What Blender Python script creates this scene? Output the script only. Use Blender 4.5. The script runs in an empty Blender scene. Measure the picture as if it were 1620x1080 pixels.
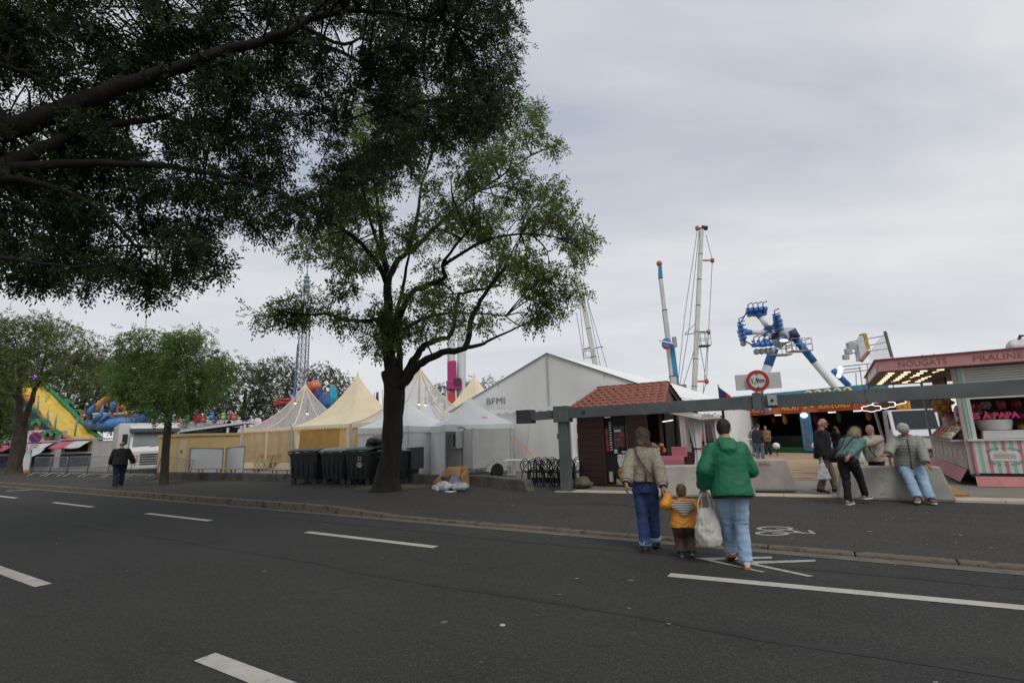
import bpy, bmesh, math, random
import numpy as np
from mathutils import Vector, Matrix, noise as mn
from math import sin, cos, pi, radians, sqrt

S = bpy.context.scene
COL = S.collection
random.seed(7)
RNG = np.random.default_rng(11)

# ------------------------------------------------------------------ camera
CAM_H, CAM_F, CAM_PITCH, CAM_ROLL = 1.65, 800.0, radians(10.4), radians(1.8)
_f = np.array([0, cos(CAM_PITCH), sin(CAM_PITCH)])
_r0 = np.array([1.0, 0, 0]); _u0 = np.array([0, -sin(CAM_PITCH), cos(CAM_PITCH)])
_r = cos(CAM_ROLL) * _r0 - sin(CAM_ROLL) * _u0
_u = cos(CAM_ROLL) * _u0 + sin(CAM_ROLL) * _r0
cam = bpy.data.cameras.new('camera')
cam.sensor_width = 36.0
cam.lens = CAM_F / 1620 * 36
cam.clip_start, cam.clip_end = 0.1, 3000
camo = bpy.data.objects.new('camera', cam)
COL.objects.link(camo)
camo.matrix_world = Matrix(((_r[0], _u[0], -_f[0], 0), (_r[1], _u[1], -_f[1], 0), (_r[2], _u[2], -_f[2], CAM_H), (0, 0, 0, 1)))
S.camera = camo

def gp(x, y, z=0.0):
    """ground point seen at a photograph position (survey helper)"""
    d = _f * CAM_F + (x - 810) * _r - (y - 540) * _u
    t = (z - CAM_H) / d[2]
    return Vector((d[0] * t, d[1] * t, z))

def at(x, y, Y):
    """point at distance Y seen at a photograph position (survey helper)"""
    d = _f * CAM_F + (x - 810) * _r - (y - 540) * _u
    return Vector((d[0] * Y / d[1], Y, CAM_H + d[2] * Y / d[1]))

# ------------------------------------------------------------------ sky, sun, exposure
SUN_EL, SUN_AZ = radians(52), radians(158)
W = bpy.data.worlds.new('World'); S.world = W; W.use_nodes = True
nt = W.node_tree; nt.nodes.clear()
def _n(t, **k):
    n = nt.nodes.new(t)
    for a, b in k.items(): setattr(n, a, b)
    return n
out = _n('ShaderNodeOutputWorld'); bg = _n('ShaderNodeBackground'); bg.inputs['Strength'].default_value = 0.1
sky = _n('ShaderNodeTexSky', sky_type='NISHITA', sun_disc=False, sun_elevation=SUN_EL, sun_rotation=SUN_AZ)
tc = _n('ShaderNodeTexCoord'); sep = _n('ShaderNodeSeparateXYZ')
nt.links.new(tc.outputs['Generated'], sep.inputs[0])
ab = _n('ShaderNodeMath', operation='ABSOLUTE'); nt.links.new(sep.outputs['Z'], ab.inputs[0])
ad = _n('ShaderNodeMath', operation='ADD'); nt.links.new(ab.outputs[0], ad.inputs[0]); ad.inputs[1].default_value = 0.22
cx = _n('ShaderNodeMath', operation='DIVIDE'); cy = _n('ShaderNodeMath', operation='DIVIDE')
nt.links.new(sep.outputs['X'], cx.inputs[0]); nt.links.new(ad.outputs[0], cx.inputs[1])
nt.links.new(sep.outputs['Y'], cy.inputs[0]); nt.links.new(ad.outputs[0], cy.inputs[1])
cb = _n('ShaderNodeCombineXYZ'); nt.links.new(cx.outputs[0], cb.inputs[0]); nt.links.new(cy.outputs[0], cb.inputs[1])
mp = _n('ShaderNodeMapping'); mp.inputs['Rotation'].default_value = (0, 0, radians(24)); mp.inputs['Scale'].default_value = (0.7, 1.5, 1)
mp.inputs['Location'].default_value = (3.1, 1.7, 0)
nt.links.new(cb.outputs[0], mp.inputs[0])
n1 = _n('ShaderNodeTexNoise'); n1.inputs['Scale'].default_value = 1.1; n1.inputs['Detail'].default_value = 6; n1.inputs['Roughness'].default_value = 0.5; n1.inputs['Distortion'].default_value = 0.4
nt.links.new(mp.outputs[0], n1.inputs['Vector'])
rp = _n('ShaderNodeValToRGB')
e = rp.color_ramp.elements
e[0].position = 0.30; e[0].color = (4.75, 5.15, 6.05, 1)
e[1].position = 0.68; e[1].color = (8.3, 8.3, 8.35, 1)
m1 = e.new(0.5); m1.color = (6.6, 6.8, 7.25, 1)
nt.links.new(n1.outputs['Fac'], rp.inputs[0])
# thin bright haze low above the horizon, all the way round
hz = _n('ShaderNodeMapRange'); hz.inputs[1].default_value = 0.0; hz.inputs[2].default_value = 0.42; hz.inputs[3].default_value = 0.85; hz.inputs[4].default_value = 0.0
nt.links.new(ab.outputs[0], hz.inputs[0])
hm = _n('ShaderNodeMix', data_type='RGBA'); nt.links.new(hz.outputs[0], hm.inputs[0]); nt.links.new(rp.outputs[0], hm.inputs['A']); hm.inputs['B'].default_value = (7.9, 8.0, 8.15, 1)
mx = _n('ShaderNodeMix', data_type='RGBA'); mx.inputs[0].default_value = 0.92
nt.links.new(sky.outputs[0], mx.inputs['A']); nt.links.new(hm.outputs['Result'], mx.inputs['B'])
nt.links.new(mx.outputs['Result'], bg.inputs['Color']); nt.links.new(bg.outputs[0], out.inputs[0])

sun = bpy.data.lights.new('sun', 'SUN'); sun.energy = 1.5; sun.angle = radians(30); sun.color = (1, 0.97, 0.93)
suno = bpy.data.objects.new('sun', sun); COL.objects.link(suno)
# sun_rotation turns clockwise from +Y seen from above
sd = Vector((sin(SUN_AZ) * cos(SUN_EL), cos(SUN_AZ) * cos(SUN_EL), sin(SUN_EL)))
suno.rotation_euler = sd.to_track_quat('Z', 'Y').to_euler()
S.view_settings.view_transform = 'Standard'; S.view_settings.look = 'None'
S.view_settings.exposure = 0.0; S.view_settings.gamma = 1.0
try: S.view_settings.use_curve_mapping = False
except Exception: pass
S.render.engine = 'CYCLES'
S.cycles.max_bounces = 6; S.cycles.transparent_max_bounces = 16
S.cycles.diffuse_bounces = 3; S.cycles.glossy_bounces = 3; S.cycles.transmission_bounces = 4
S.cycles.use_adaptive_sampling = True

# ------------------------------------------------------------------ materials
MATS = {}
def mat(name, col, rough=0.7, var=0.12, scale=6.0, bump=0.0, bscale=None, metal=0.0, emit=0.0, alpha=1.0, trans=0.0, col2=None, spec=0.4, detail=5, stretch=None, wear=None, holes=None):
    """procedural material: base colour broken up by noise, optional bump, translucency, alpha or emission.
    wear=(colour, threshold, scale): patches of a second colour"""
    if name in MATS: return MATS[name]
    m = bpy.data.materials.new(name); m.use_nodes = True
    t = m.node_tree; N = t.nodes; L = t.links
    p = N['Principled BSDF']; o = N['Material Output']
    tcn = N.new('ShaderNodeTexCoord'); vec = tcn.outputs['Object']
    if stretch:
        mpn = N.new('ShaderNodeMapping'); mpn.inputs['Scale'].default_value = stretch
        L.new(vec, mpn.inputs[0]); vec = mpn.outputs[0]
    ns = N.new('ShaderNodeTexNoise'); ns.inputs['Scale'].default_value = scale; ns.inputs['Detail'].default_value = detail
    L.new(vec, ns.inputs['Vector'])
    mxn = N.new('ShaderNodeMix'); mxn.data_type = 'RGBA'
    c2 = col2 or tuple(min(1, c * (1 + var)) for c in col)
    c1 = col if col2 else tuple(c * (1 - var) for c in col)
    mr = N.new('ShaderNodeMapRange'); mr.inputs[1].default_value = 0.32; mr.inputs[2].default_value = 0.68
    L.new(ns.outputs['Fac'], mr.inputs[0]); L.new(mr.outputs[0], mxn.inputs[0])
    mxn.inputs['A'].default_value = (*c1, 1); mxn.inputs['B'].default_value = (*c2, 1)
    cout = mxn.outputs['Result']
    if wear:
        wn = N.new('ShaderNodeTexNoise'); wn.inputs['Scale'].default_value = wear[2]; wn.inputs['Detail'].default_value = 8; wn.inputs['Roughness'].default_value = 0.7
        L.new(vec, wn.inputs['Vector'])
        wr = N.new('ShaderNodeMapRange'); wr.inputs[1].default_value = wear[1]; wr.inputs[2].default_value = wear[1] + 0.09
        L.new(wn.outputs['Fac'], wr.inputs[0])
        wm = N.new('ShaderNodeMix'); wm.data_type = 'RGBA'
        L.new(wr.outputs[0], wm.inputs[0]); L.new(cout, wm.inputs['A']); wm.inputs['B'].default_value = (*wear[0], 1)
        cout = wm.outputs['Result']
    L.new(cout, p.inputs['Base Color'])
    p.inputs['Roughness'].default_value = rough; p.inputs['Metallic'].default_value = metal
    p.inputs['Specular IOR Level'].default_value = spec
    if emit:
        L.new(cout, p.inputs['Emission Color']); p.inputs['Emission Strength'].default_value = emit
    if bump:
        bn = N.new('ShaderNodeTexNoise'); bn.inputs['Scale'].default_value = bscale or scale * 6; bn.inputs['Detail'].default_value = 4
        L.new(vec, bn.inputs['Vector'])
        b = N.new('ShaderNodeBump'); b.inputs['Strength'].default_value = bump; b.inputs['Distance'].default_value = 0.02
        L.new(bn.outputs['Fac'], b.inputs['Height']); L.new(b.outputs[0], p.inputs['Normal'])
    last = p.outputs[0]
    if trans:
        tr = N.new('ShaderNodeBsdfTranslucent'); L.new(cout, tr.inputs[0])
        ms = N.new('ShaderNodeMixShader'); ms.inputs[0].default_value = trans
        L.new(last, ms.inputs[1]); L.new(tr.outputs[0], ms.inputs[2]); last = ms.outputs[0]
    if holes:
        hn = N.new('ShaderNodeTexNoise'); hn.inputs['Scale'].default_value = holes[1]; hn.inputs['Detail'].default_value = 9; hn.inputs['Roughness'].default_value = .75; L.new(vec, hn.inputs['Vector'])
        hr_ = N.new('ShaderNodeMapRange'); hr_.inputs[1].default_value = holes[0]; hr_.inputs[2].default_value = holes[0] + .03; L.new(hn.outputs['Fac'], hr_.inputs[0])
        tp = N.new('ShaderNodeBsdfTransparent'); ms = N.new('ShaderNodeMixShader'); L.new(hr_.outputs[0], ms.inputs[0]); L.new(last, ms.inputs[1]); L.new(tp.outputs[0], ms.inputs[2]); last = ms.outputs[0]
    if alpha < 1:
        tp = N.new('ShaderNodeBsdfTransparent')
        ms = N.new('ShaderNodeMixShader'); ms.inputs[0].default_value = alpha
        L.new(tp.outputs[0], ms.inputs[1]); L.new(last, ms.inputs[2]); last = ms.outputs[0]
    L.new(last, o.inputs['Surface'])
    MATS[name] = m
    return m

def asphalt(name, base, light, dark, grain=130.0, patch=0.5):
    """rolled asphalt: stone grain, lengthwise wear, patches and hairline cracks"""
    m = bpy.data.materials.new(name); m.use_nodes = True
    t = m.node_tree; N = t.nodes; L = t.links; p = N['Principled BSDF']
    tcn = N.new('ShaderNodeTexCoord'); mpn = N.new('ShaderNodeMapping'); mpn.inputs['Rotation'].default_value = (0, 0, radians(32)); L.new(tcn.outputs['Object'], mpn.inputs[0])
    st = N.new('ShaderNodeMapping'); st.inputs['Scale'].default_value = (.06, .9, 1); L.new(mpn.outputs[0], st.inputs[0])
    def noise(scale, vec, det=5, rough=.6):
        n = N.new('ShaderNodeTexNoise'); n.inputs['Scale'].default_value = scale; n.inputs['Detail'].default_value = det; n.inputs['Roughness'].default_value = rough; L.new(vec, n.inputs['Vector']); return n.outputs['Fac']
    def rng_(v, a, b, c, d):
        r = N.new('ShaderNodeMapRange'); r.inputs[1].default_value = a; r.inputs[2].default_value = b; r.inputs[3].default_value = c; r.inputs[4].default_value = d; L.new(v, r.inputs[0]); return r.outputs[0]
    def mixc(f, a, b, mode='MIX'):
        x = N.new('ShaderNodeMix'); x.data_type = 'RGBA'; x.blend_type = mode
        if isinstance(f, float): x.inputs[0].default_value = f
        else: L.new(f, x.inputs[0])
        for s_, v in (('A', a), ('B', b)):
            if isinstance(v, tuple): x.inputs[s_].default_value = (*v, 1)
            else: L.new(v, x.inputs[s_])
        return x.outputs['Result']
    vec = mpn.outputs[0]
    vo = N.new('ShaderNodeTexVoronoi'); vo.inputs['Scale'].default_value = grain; L.new(vec, vo.inputs['Vector'])
    sp = N.new('ShaderNodeSeparateColor'); L.new(vo.outputs['Color'], sp.inputs[0])
    c = mixc(rng_(noise(patch, vec), .35, .65, 0, 1), tuple(x * .86 for x in base), tuple(x * 1.14 for x in base))
    c = mixc(rng_(noise(1.0, st.outputs[0], 4), .48, .68, 0, .6), c, tuple(x * 1.35 for x in base))
    c = mixc(rng_(sp.outputs[0], .72, 1.0, 0, .75), c, light)
    c = mixc(rng_(sp.outputs[1], .75, 1.0, 0, .8), c, dark)
    c = mixc(rng_(noise(14, vec, 8, .75), .60, .68, 0, .5), c, light)
    vc = N.new('ShaderNodeTexVoronoi'); vc.feature = 'DISTANCE_TO_EDGE'; vc.inputs['Scale'].default_value = .33
    wv = N.new('ShaderNodeMix'); wv.data_type = 'VECTOR'; wv.inputs[0].default_value = .35
    nn = N.new('ShaderNodeTexNoise'); nn.inputs['Scale'].default_value = 1.6; nn.inputs['Detail'].default_value = 6; L.new(vec, nn.inputs['Vector'])
    L.new(vec, wv.inputs['A']); L.new(nn.outputs['Color'], wv.inputs['B']); L.new(wv.outputs['Result'], vc.inputs['Vector'])
    c = mixc(rng_(vc.outputs['Distance'], 0, .005, .38, 0), c, dark)
    c = mixc(rng_(noise(.9, vec, 3), .66, .72, 0, .45), c, dark)
    L.new(c, p.inputs['Base Color']); p.inputs['Roughness'].default_value = .92; p.inputs['Specular IOR Level'].default_value = .25
    b = N.new('ShaderNodeBump'); b.inputs['Strength'].default_value = .5; b.inputs['Distance'].default_value = .01; L.new(vo.outputs['Distance'], b.inputs['Height']); L.new(b.outputs[0], p.inputs['Normal'])
    MATS[name] = m
    return m

def stripe_mat(name, cols, width, axis=0, rough=0.6):
    """even stripes of the given colours along a local axis"""
    if name in MATS: return MATS[name]
    m = bpy.data.materials.new(name); m.use_nodes = True
    t = m.node_tree; N = t.nodes; L = t.links; p = N['Principled BSDF']
    tcn = N.new('ShaderNodeTexCoord'); sp = N.new('ShaderNodeSeparateXYZ'); L.new(tcn.outputs['Object'], sp.inputs[0])
    dv = N.new('ShaderNodeMath'); dv.operation = 'DIVIDE'; dv.inputs[1].default_value = width * len(cols); L.new(sp.outputs[axis], dv.inputs[0])
    fr = N.new('ShaderNodeMath'); fr.operation = 'FRACT'; L.new(dv.outputs[0], fr.inputs[0])
    rp_ = N.new('ShaderNodeValToRGB'); rp_.color_ramp.interpolation = 'CONSTANT'
    el = rp_.color_ramp.elements
    el[0].position = 0; el[0].color = (*cols[0], 1); el[1].position = 1 / len(cols); el[1].color = (*cols[1], 1)
    for i in range(2, len(cols)):
        q = el.new(i / len(cols)); q.color = (*cols[i], 1)
    L.new(fr.outputs[0], rp_.inputs[0])
    ns = N.new('ShaderNodeTexNoise'); ns.inputs['Scale'].default_value = 9; L.new(tcn.outputs['Object'], ns.inputs['Vector'])
    mr = N.new('ShaderNodeMapRange'); mr.inputs[3].default_value = 0.8; mr.inputs[4].default_value = 1.1; L.new(ns.outputs['Fac'], mr.inputs[0])
    mm = N.new('ShaderNodeMix'); mm.data_type = 'RGBA'; mm.blend_type = 'MULTIPLY'; mm.inputs[0].default_value = 1
    L.new(rp_.outputs[0], mm.inputs['A']); L.new(mr.outputs[0], mm.inputs['B']); L.new(mm.outputs['Result'], p.inputs['Base Color'])
    p.inputs['Roughness'].default_value = rough
    MATS[name] = m
    return m

# ------------------------------------------------------------------ mesh helpers
class MB:
    def __init__(s): s.v = []; s.f = []
    def add(s, vs, fs):
        o = len(s.v); s.v += [tuple(v) for v in vs]; s.f += [tuple(i + o for i in f) for f in fs]; return s
    def box(s, c, d, rz=0.0, M=None):
        hx, hy, hz = d[0] / 2, d[1] / 2, d[2] / 2
        vs = [Vector((x * hx, y * hy, z * hz)) for z in (-1, 1) for y in (-1, 1) for x in (-1, 1)]
        if M is not None: vs = [M @ v for v in vs]
        elif rz: R_ = Matrix.Rotation(rz, 3, 'Z'); vs = [R_ @ v for v in vs]
        vs = [v + Vector(c) for v in vs]
        return s.add(vs, [(0, 2, 3, 1), (4, 5, 7, 6), (0, 1, 5, 4), (2, 6, 7, 3), (0, 4, 6, 2), (1, 3, 7, 5)])
    def slab(s, x0, x1, y0, y1, z0, z1): return s.box(((x0 + x1) / 2, (y0 + y1) / 2, (z0 + z1) / 2), (abs(x1 - x0), abs(y1 - y0), abs(z1 - z0)))
    def beam(s, p, q, w, h, up=(0, 0, 1)):
        p = Vector(p); q = Vector(q); d = (q - p); l = d.length; d.normalize()
        x = d.cross(Vector(up))
        if x.length < 1e-4: x = d.cross(Vector((1, 0, 0)))
        x.normalize(); y = x.cross(d)
        vs = [p + x * a * w / 2 + y * b * h / 2 + d * t for t in (0, l) for b in (-1, 1) for a in (-1, 1)]
        return s.add(vs, [(0, 2, 3, 1), (4, 5, 7, 6), (0, 1, 5, 4), (2, 6, 7, 3), (0, 4, 6, 2), (1, 3, 7, 5)])
    def bar(s, p, q, r, n=6, r2=None, caps=True):
        return s.path([p, q], [r, r if r2 is None else r2], n, caps)
    def path(s, pts, rad, n=6, caps=True):
        pts = [Vector(p) for p in pts]
        if not isinstance(rad, (list, tuple)): rad = [rad] * len(pts)
        o = len(s.v); ref = None
        for i, p in enumerate(pts):
            a = pts[max(0, i - 1)]; b = pts[min(len(pts) - 1, i + 1)]
            d = (b - a)
            if d.length < 1e-7: d = Vector((0, 0, 1))
            d.normalize()
            if ref is None:
                ref = d.cross(Vector((0, 0, 1)))
                if ref.length < 0.05: ref = d.cross(Vector((1, 0, 0)))
            ref = ref - d * ref.dot(d)
            if ref.length < 1e-6: ref = d.orthogonal()
            ref.normalize(); w = d.cross(ref)
            for k in range(n):
                t = 2 * pi * k / n
                s.v.append(tuple(p + (ref * cos(t) + w * sin(t)) * rad[i]))
        for i in range(len(pts) - 1):
            for k in range(n):
                a = o + i * n + k; b = o + i * n + (k + 1) % n
                s.f.append((a, b, b + n, a + n))
        if caps:
            s.f.append(tuple(o + k for k in reversed(range(n)))); e_ = o + (len(pts) - 1) * n
            s.f.append(tuple(e_ + k for k in range(n)))
        return s
    def lathe(s, prof, n=16, c=(0, 0, 0), M=None):
        o = len(s.v); c = Vector(c)
        for r, z in prof:
            for k in range(n):
                v = Vector((r * cos(2 * pi * k / n), r * sin(2 * pi * k / n), z))
                if M is not None: v = M @ v
                s.v.append(tuple(v + c))
        for i in range(len(prof) - 1):
            for k in range(n):
                a = o + i * n + k; b = o + i * n + (k + 1) % n
                s.f.append((a, b, b + n, a + n))
        s.f.append(tuple(o + k for k in reversed(range(n)))); e_ = o + (len(prof) - 1) * n
        s.f.append(tuple(e_ + k for k in range(n)))
        return s
    def ell(s, c, r, n=12, m=8, M=None):
        prof = [(sin(pi * i / m), -cos(pi * i / m)) for i in range(m + 1)]
        prof[0] = (0.02, -1); prof[-1] = (0.02, 1)
        o = len(s.v); s.lathe(prof, n)
        for i in range(o, len(s.v)):
            v = Vector(s.v[i]); v = Vector((v.x * r[0], v.y * r[1], v.z * r[2]))
            if M is not None: v = M @ v
            s.v[i] = tuple(v + Vector(c))
        return s
    def prism(s, poly, z0, z1, M=None, off=(0, 0, 0)):
        """extrude a 2D outline from z0 to z1; M maps local axes"""
        n = len(poly); off = Vector(off)
        vs = [Vector((x, y, z)) for z in (z0, z1) for x, y in poly]
        if M is not None: vs = [M @ v for v in vs]
        vs = [v + off for v in vs]
        return s.add(vs, [tuple(reversed(range(n))), tuple(range(n, 2 * n))] + [(i, (i + 1) % n, (i + 1) % n + n, i + n) for i in range(n)])
    def loft(s, rings, caps=True):
        n = len(rings[0]); o = len(s.v)
        for r_ in rings: s.v += [tuple(p) for p in r_]
        for i in range(len(rings) - 1):
            for k in range(n):
                a = o + i * n + k; b = o + i * n + (k + 1) % n
                s.f.append((a, b, b + n, a + n))
        if caps:
            s.f.append(tuple(o + k for k in reversed(range(n)))); e_ = o + (len(rings) - 1) * n
            s.f.append(tuple(e_ + k for k in range(n)))
        return s
    def grid(s, fn, nu, nv):
        o = len(s.v)
        for j in range(nv + 1):
            for i in range(nu + 1): s.v.append(tuple(fn(i / nu, j / nv)))
        for j in range(nv):
            for i in range(nu):
                a = o + j * (nu + 1) + i; s.f.append((a, a + 1, a + nu + 2, a + nu + 1))
        return s
    def mesh(s, name):
        me = bpy.data.meshes.new(name); me.from_pydata(s.v, [], s.f); me.update(); return me
    def build(s, name, m, parent=None, smooth=False, bevel=0.0, loc=None, rz=None, solid=0.0, kind=None):
        me = s.mesh(name); return obj(name, me, m, parent, smooth, bevel, loc, rz, solid, kind)

def obj(name, me, m, parent=None, smooth=False, bevel=0.0, loc=None, rz=None, solid=0.0, kind=None):
    if m is not None and not me.materials: me.materials.append(m)
    if smooth:
        me.polygons.foreach_set('use_smooth', [True] * len(me.polygons))
        if smooth is not True: me.set_sharp_from_angle(angle=radians(smooth))
    o = bpy.data.objects.new(name, me); COL.objects.link(o)
    if parent is not None: o.parent = parent
    if loc is not None: o.location = loc
    if rz is not None: o.rotation_euler = (0, 0, rz)
    if solid:
        md = o.modifiers.new('solid', 'SOLIDIFY'); md.thickness = solid; md.offset = 0
    if bevel:
        md = o.modifiers.new('bevel', 'BEVEL'); md.width = bevel; md.segments = 2; md.limit_method = 'ANGLE'; md.angle_limit = radians(40)
    if kind: o['kind'] = kind
    return o

def tag(o, label, cat, group=None):
    o['label'] = label; o['category'] = cat
    if group: o['group'] = group
    return o
def thing(name, label, cat, loc=(0, 0, 0), rz=0.0, group=None):
    o = bpy.data.objects.new(name, None); COL.objects.link(o)
    o.empty_display_size = 0.2; o.location = loc; o.rotation_euler = (0, 0, rz)
    return tag(o, label, cat, group)
def struct(name, mb, m, parent=None, **k):
    o = mb.build(name, m, parent, **k)
    if parent is None: o['kind'] = 'structure'
    return o
def dup(root, loc, rz, label=None):
    r = root.copy(); COL.objects.link(r); r.location = loc; r.rotation_euler = (0, 0, rz)
    if label: r['label'] = label
    def rec(src, dst):
        for ch in list(src.children):
            c = ch.copy(); COL.objects.link(c); c.parent = dst; rec(ch, c)
    rec(root, r)
    return r

def text(name, s, size, m, parent, loc, M=None, extrude=0.004, width=None, align='CENTER', bold=0.0):
    """lettering as a thin mesh; M is a 3x3 orientation (columns: reading direction, up, out)"""
    c = bpy.data.curves.new(name, 'FONT'); c.body = s; c.size = size; c.extrude = extrude; c.align_x = align; c.align_y = 'CENTER'
    c.resolution_u = 3; c.offset = bold
    t = bpy.data.objects.new('tmp', c); COL.objects.link(t)
    bpy.context.view_layer.update()
    me = bpy.data.meshes.new_from_object(t.evaluated_get(bpy.context.evaluated_depsgraph_get()))
    w = t.dimensions.x
    bpy.data.objects.remove(t); bpy.data.curves.remove(c)
    if width and w > 1e-4:
        for v in me.vertices: v.co.x *= width / w
    if M is not None: me.transform(M.to_4x4())
    me.materials.clear()
    return obj(name, me, m, parent, loc=loc)
FACE = Matrix(((1, 0, 0), (0, 0, -1), (0, 1, 0)))       # text upright, facing local -Y

# the road runs along U; N points across it to the far side
TH = radians(-32)
U = Vector((cos(TH), sin(TH), 0)); Nn = Vector((-sin(TH), cos(TH), 0))
def SC(s, c, z=0.0): return U * s + Nn * c + Vector((0, 0, z))
def tosc(p): return (p[0] * U.x + p[1] * U.y, p[0] * Nn.x + p[1] * Nn.y)
# ------------------------------------------------------------------ setting: ground, road, pavements
ASPH = asphalt('asphalt_road', (.036, .0355, .033), (.085, .082, .074), (.016, .016, .015), 95)
ASPH2 = asphalt('asphalt_pavement', (.046, .0435, .0385), (.10, .093, .08), (.02, .019, .017), 70, .4)
SEAM = mat('asphalt_seam', (0.029, 0.029, 0.028), 0.85, 0.2, 3, 0.2, 60, spec=0.3)
KERB = mat('kerb_stone', (0.135, 0.108, 0.082), 0.9, 0.3, 5, 0.4, 40, wear=((0.05, 0.043, 0.034), 0.50, 5))
GUT = mat('gutter_concrete', (0.12, 0.108, 0.092), 0.9, 0.2, 3, 0.2, 30, wear=((0.08, 0.075, 0.065), 0.55, 4))
PAINT = mat('road_paint', (0.42, 0.40, 0.36), 0.8, 0.1, 4, 0.15, 60, wear=((0.20, 0.19, 0.17), 0.58, 9), holes=(.615, 26))
SAND = mat('sand', (0.33, 0.235, 0.145), 0.95, 0.16, 0.5, 0.4, 20, wear=((0.22, 0.16, 0.10), 0.62, 1.5))
CONC = mat('concrete', (0.37, 0.345, 0.30), 0.9, 0.14, 2.2, 0.25, 60, wear=((0.22, 0.20, 0.165), 0.60, 5))
CONC_D = mat('dark_concrete', (0.10, 0.092, 0.08), 0.95, 0.3, 2.0, 0.35, 30, wear=((0.055, 0.055, 0.045), 0.52, 3))
STONE = mat('pale_paving_stone', (0.47, 0.40, 0.32), 0.9, 0.12, 3, 0.2, 40, wear=((0.30, 0.25, 0.2), 0.62, 7))
FORE = mat('forecourt_concrete', (0.20, 0.185, 0.16), 0.95, 0.18, 0.8, 0.3, 40, wear=((0.12, 0.11, 0.095), 0.6, 2.5))
DIRT = mat('earth', (0.09, 0.075, 0.05), 1.0, 0.3, 3, 0.5, 30)
GRASSM = mat('dry_grass', (0.10, 0.11, 0.035), 0.9, 0.3, 12, trans=0.2, col2=(0.19, 0.16, 0.075))

mb = MB(); R_ = 900
mb.add([(-R_, -R_, -0.06), (R_, -R_, -0.06), (R_, R_, -0.06), (-R_, R_, -0.06)], [(0, 1, 2, 3)])
struct('ground', mb, mat('ground_earth', (0.13, 0.11, 0.085), 1.0, 0.25, 0.15, 0.3, 5))

def strip_mesh(c0, c1, ss, zf, thick=0.0):
    m_ = MB()
    vs = []
    for s_ in ss: vs += [SC(s_, c0, zf(s_, c0)), SC(s_, c1, zf(s_, c1))]
    m_.add(vs, [(2 * i, 2 * i + 2, 2 * i + 3, 2 * i + 1) for i in range(len(ss) - 1)])
    return m_
SIDE_S = [-220, -120, -60, -30, -15, -10.6, -10, -9.4, -8.8, -8.2, -7.7, -7.2, -5, 0, 5, 15, 40, 120, 220]
def side_z(s_, c_=8.2):
    hi = 0.145; lo = 0.03
    t = min(1, max(0, (s_ + 10.6) / 3.2)); t = t * t * (3 - 2 * t)
    k = hi + (lo - hi) * t
    # the pavement levels off to the fairground level away from the kerb
    return k
road = struct('road', strip_mesh(-1.1, 8.06, [-220, -40, 0, 40, 220], lambda s, c: 0.0), ASPH)
pav = struct('pavement', strip_mesh(8.16, 13.75, SIDE_S, side_z), ASPH2)
nearpav = struct('near_pavement', strip_mesh(-30, -1.25, [-220, 0, 220], lambda s, c: 0.12), ASPH2)
struct('near_kerb', strip_mesh(-1.26, -1.1, [-220, 0, 220], lambda s, c: 0.13), KERB)
mbk = MB(); mbk.add([SC(-220, -1.1, 0.13), SC(220, -1.1, 0.13), SC(220, -1.1, -0.02), SC(-220, -1.1, -0.02)], [(0, 1, 2, 3)])
mbk.build('kerb_face', KERB, bpy.data.objects['near_kerb'])

# far kerb: single stones, dropped on the right where vehicles cross
kerb = thing('kerb', 'x', 'x'); del kerb['label']; del kerb['category']; kerb['kind'] = 'structure'
for i in range(-70, 24):
    s0, s1 = i * 1.0 + 0.006, (i + 1) * 1.0 - 0.006
    h0, h1 = side_z(s0) + 0.012, side_z(s1) + 0.012
    j = random.uniform(-.004, .004)
    m_ = MB()
    vs = [SC(s0, 7.98, -.05), SC(s1, 7.98, -.05), SC(s1, 8.17, -.05), SC(s0, 8.17, -.05), SC(s0, 7.995 + j, h0), SC(s1, 7.995 + j, h1), SC(s1, 8.17, h1), SC(s0, 8.17, h0)]
    m_.add(vs, [(0, 3, 2, 1), (4, 5, 6, 7), (0, 1, 5, 4), (1, 2, 6, 5), (2, 3, 7, 6), (3, 0, 4, 7)])
    m_.build('kerb_stone', KERB, kerb, bevel=0.02)
struct('gutter', strip_mesh(7.76, 7.985, [-200, 0, 200], lambda s, c: 0.005), GUT)

# asphalt joints that run along the road
for c0, s0, s1, w in ((4.75, -60, 6.0, .10), (7.15, -26, 3.0, .10)):
    m_ = MB(); vs = []
    ss = np.linspace(s0, s1, 60); nn = len(ss)
    for s_ in ss:
        wob = 0.03 * sin(s_ * 1.7) + 0.025 * sin(s_ * .6 + 1)
        ww = w * (0.5 + 0.35 * sin(s_ * 2.3) * sin(s_ * .9))
        vs += [SC(s_, c0 + wob - ww, 0.003), SC(s_, c0 + wob + ww, 0.003)]
    m_.add(vs, [(2 * i, 2 * i + 2, 2 * i + 3, 2 * i + 1) for i in range(nn - 1)])
    m_.build('asphalt_joint', SEAM, road)
# repair joint on the pavement in front of the stalls
m_ = MB(); pts = [gp(860, 797, .03), gp(960, 796, .03), gp(1060, 806, .03)]
for a, b in zip(pts, pts[1:]):
    d = (b - a).normalized(); q = Vector((-d.y, d.x, 0)) * .03
    m_.add([a - q + Vector((0, 0, .004)), b - q + Vector((0, 0, .004)), b + q + Vector((0, 0, .004)), a + q + Vector((0, 0, .004))], [(0, 1, 2, 3)])
m_.build('asphalt_joint', SEAM, pav)

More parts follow.
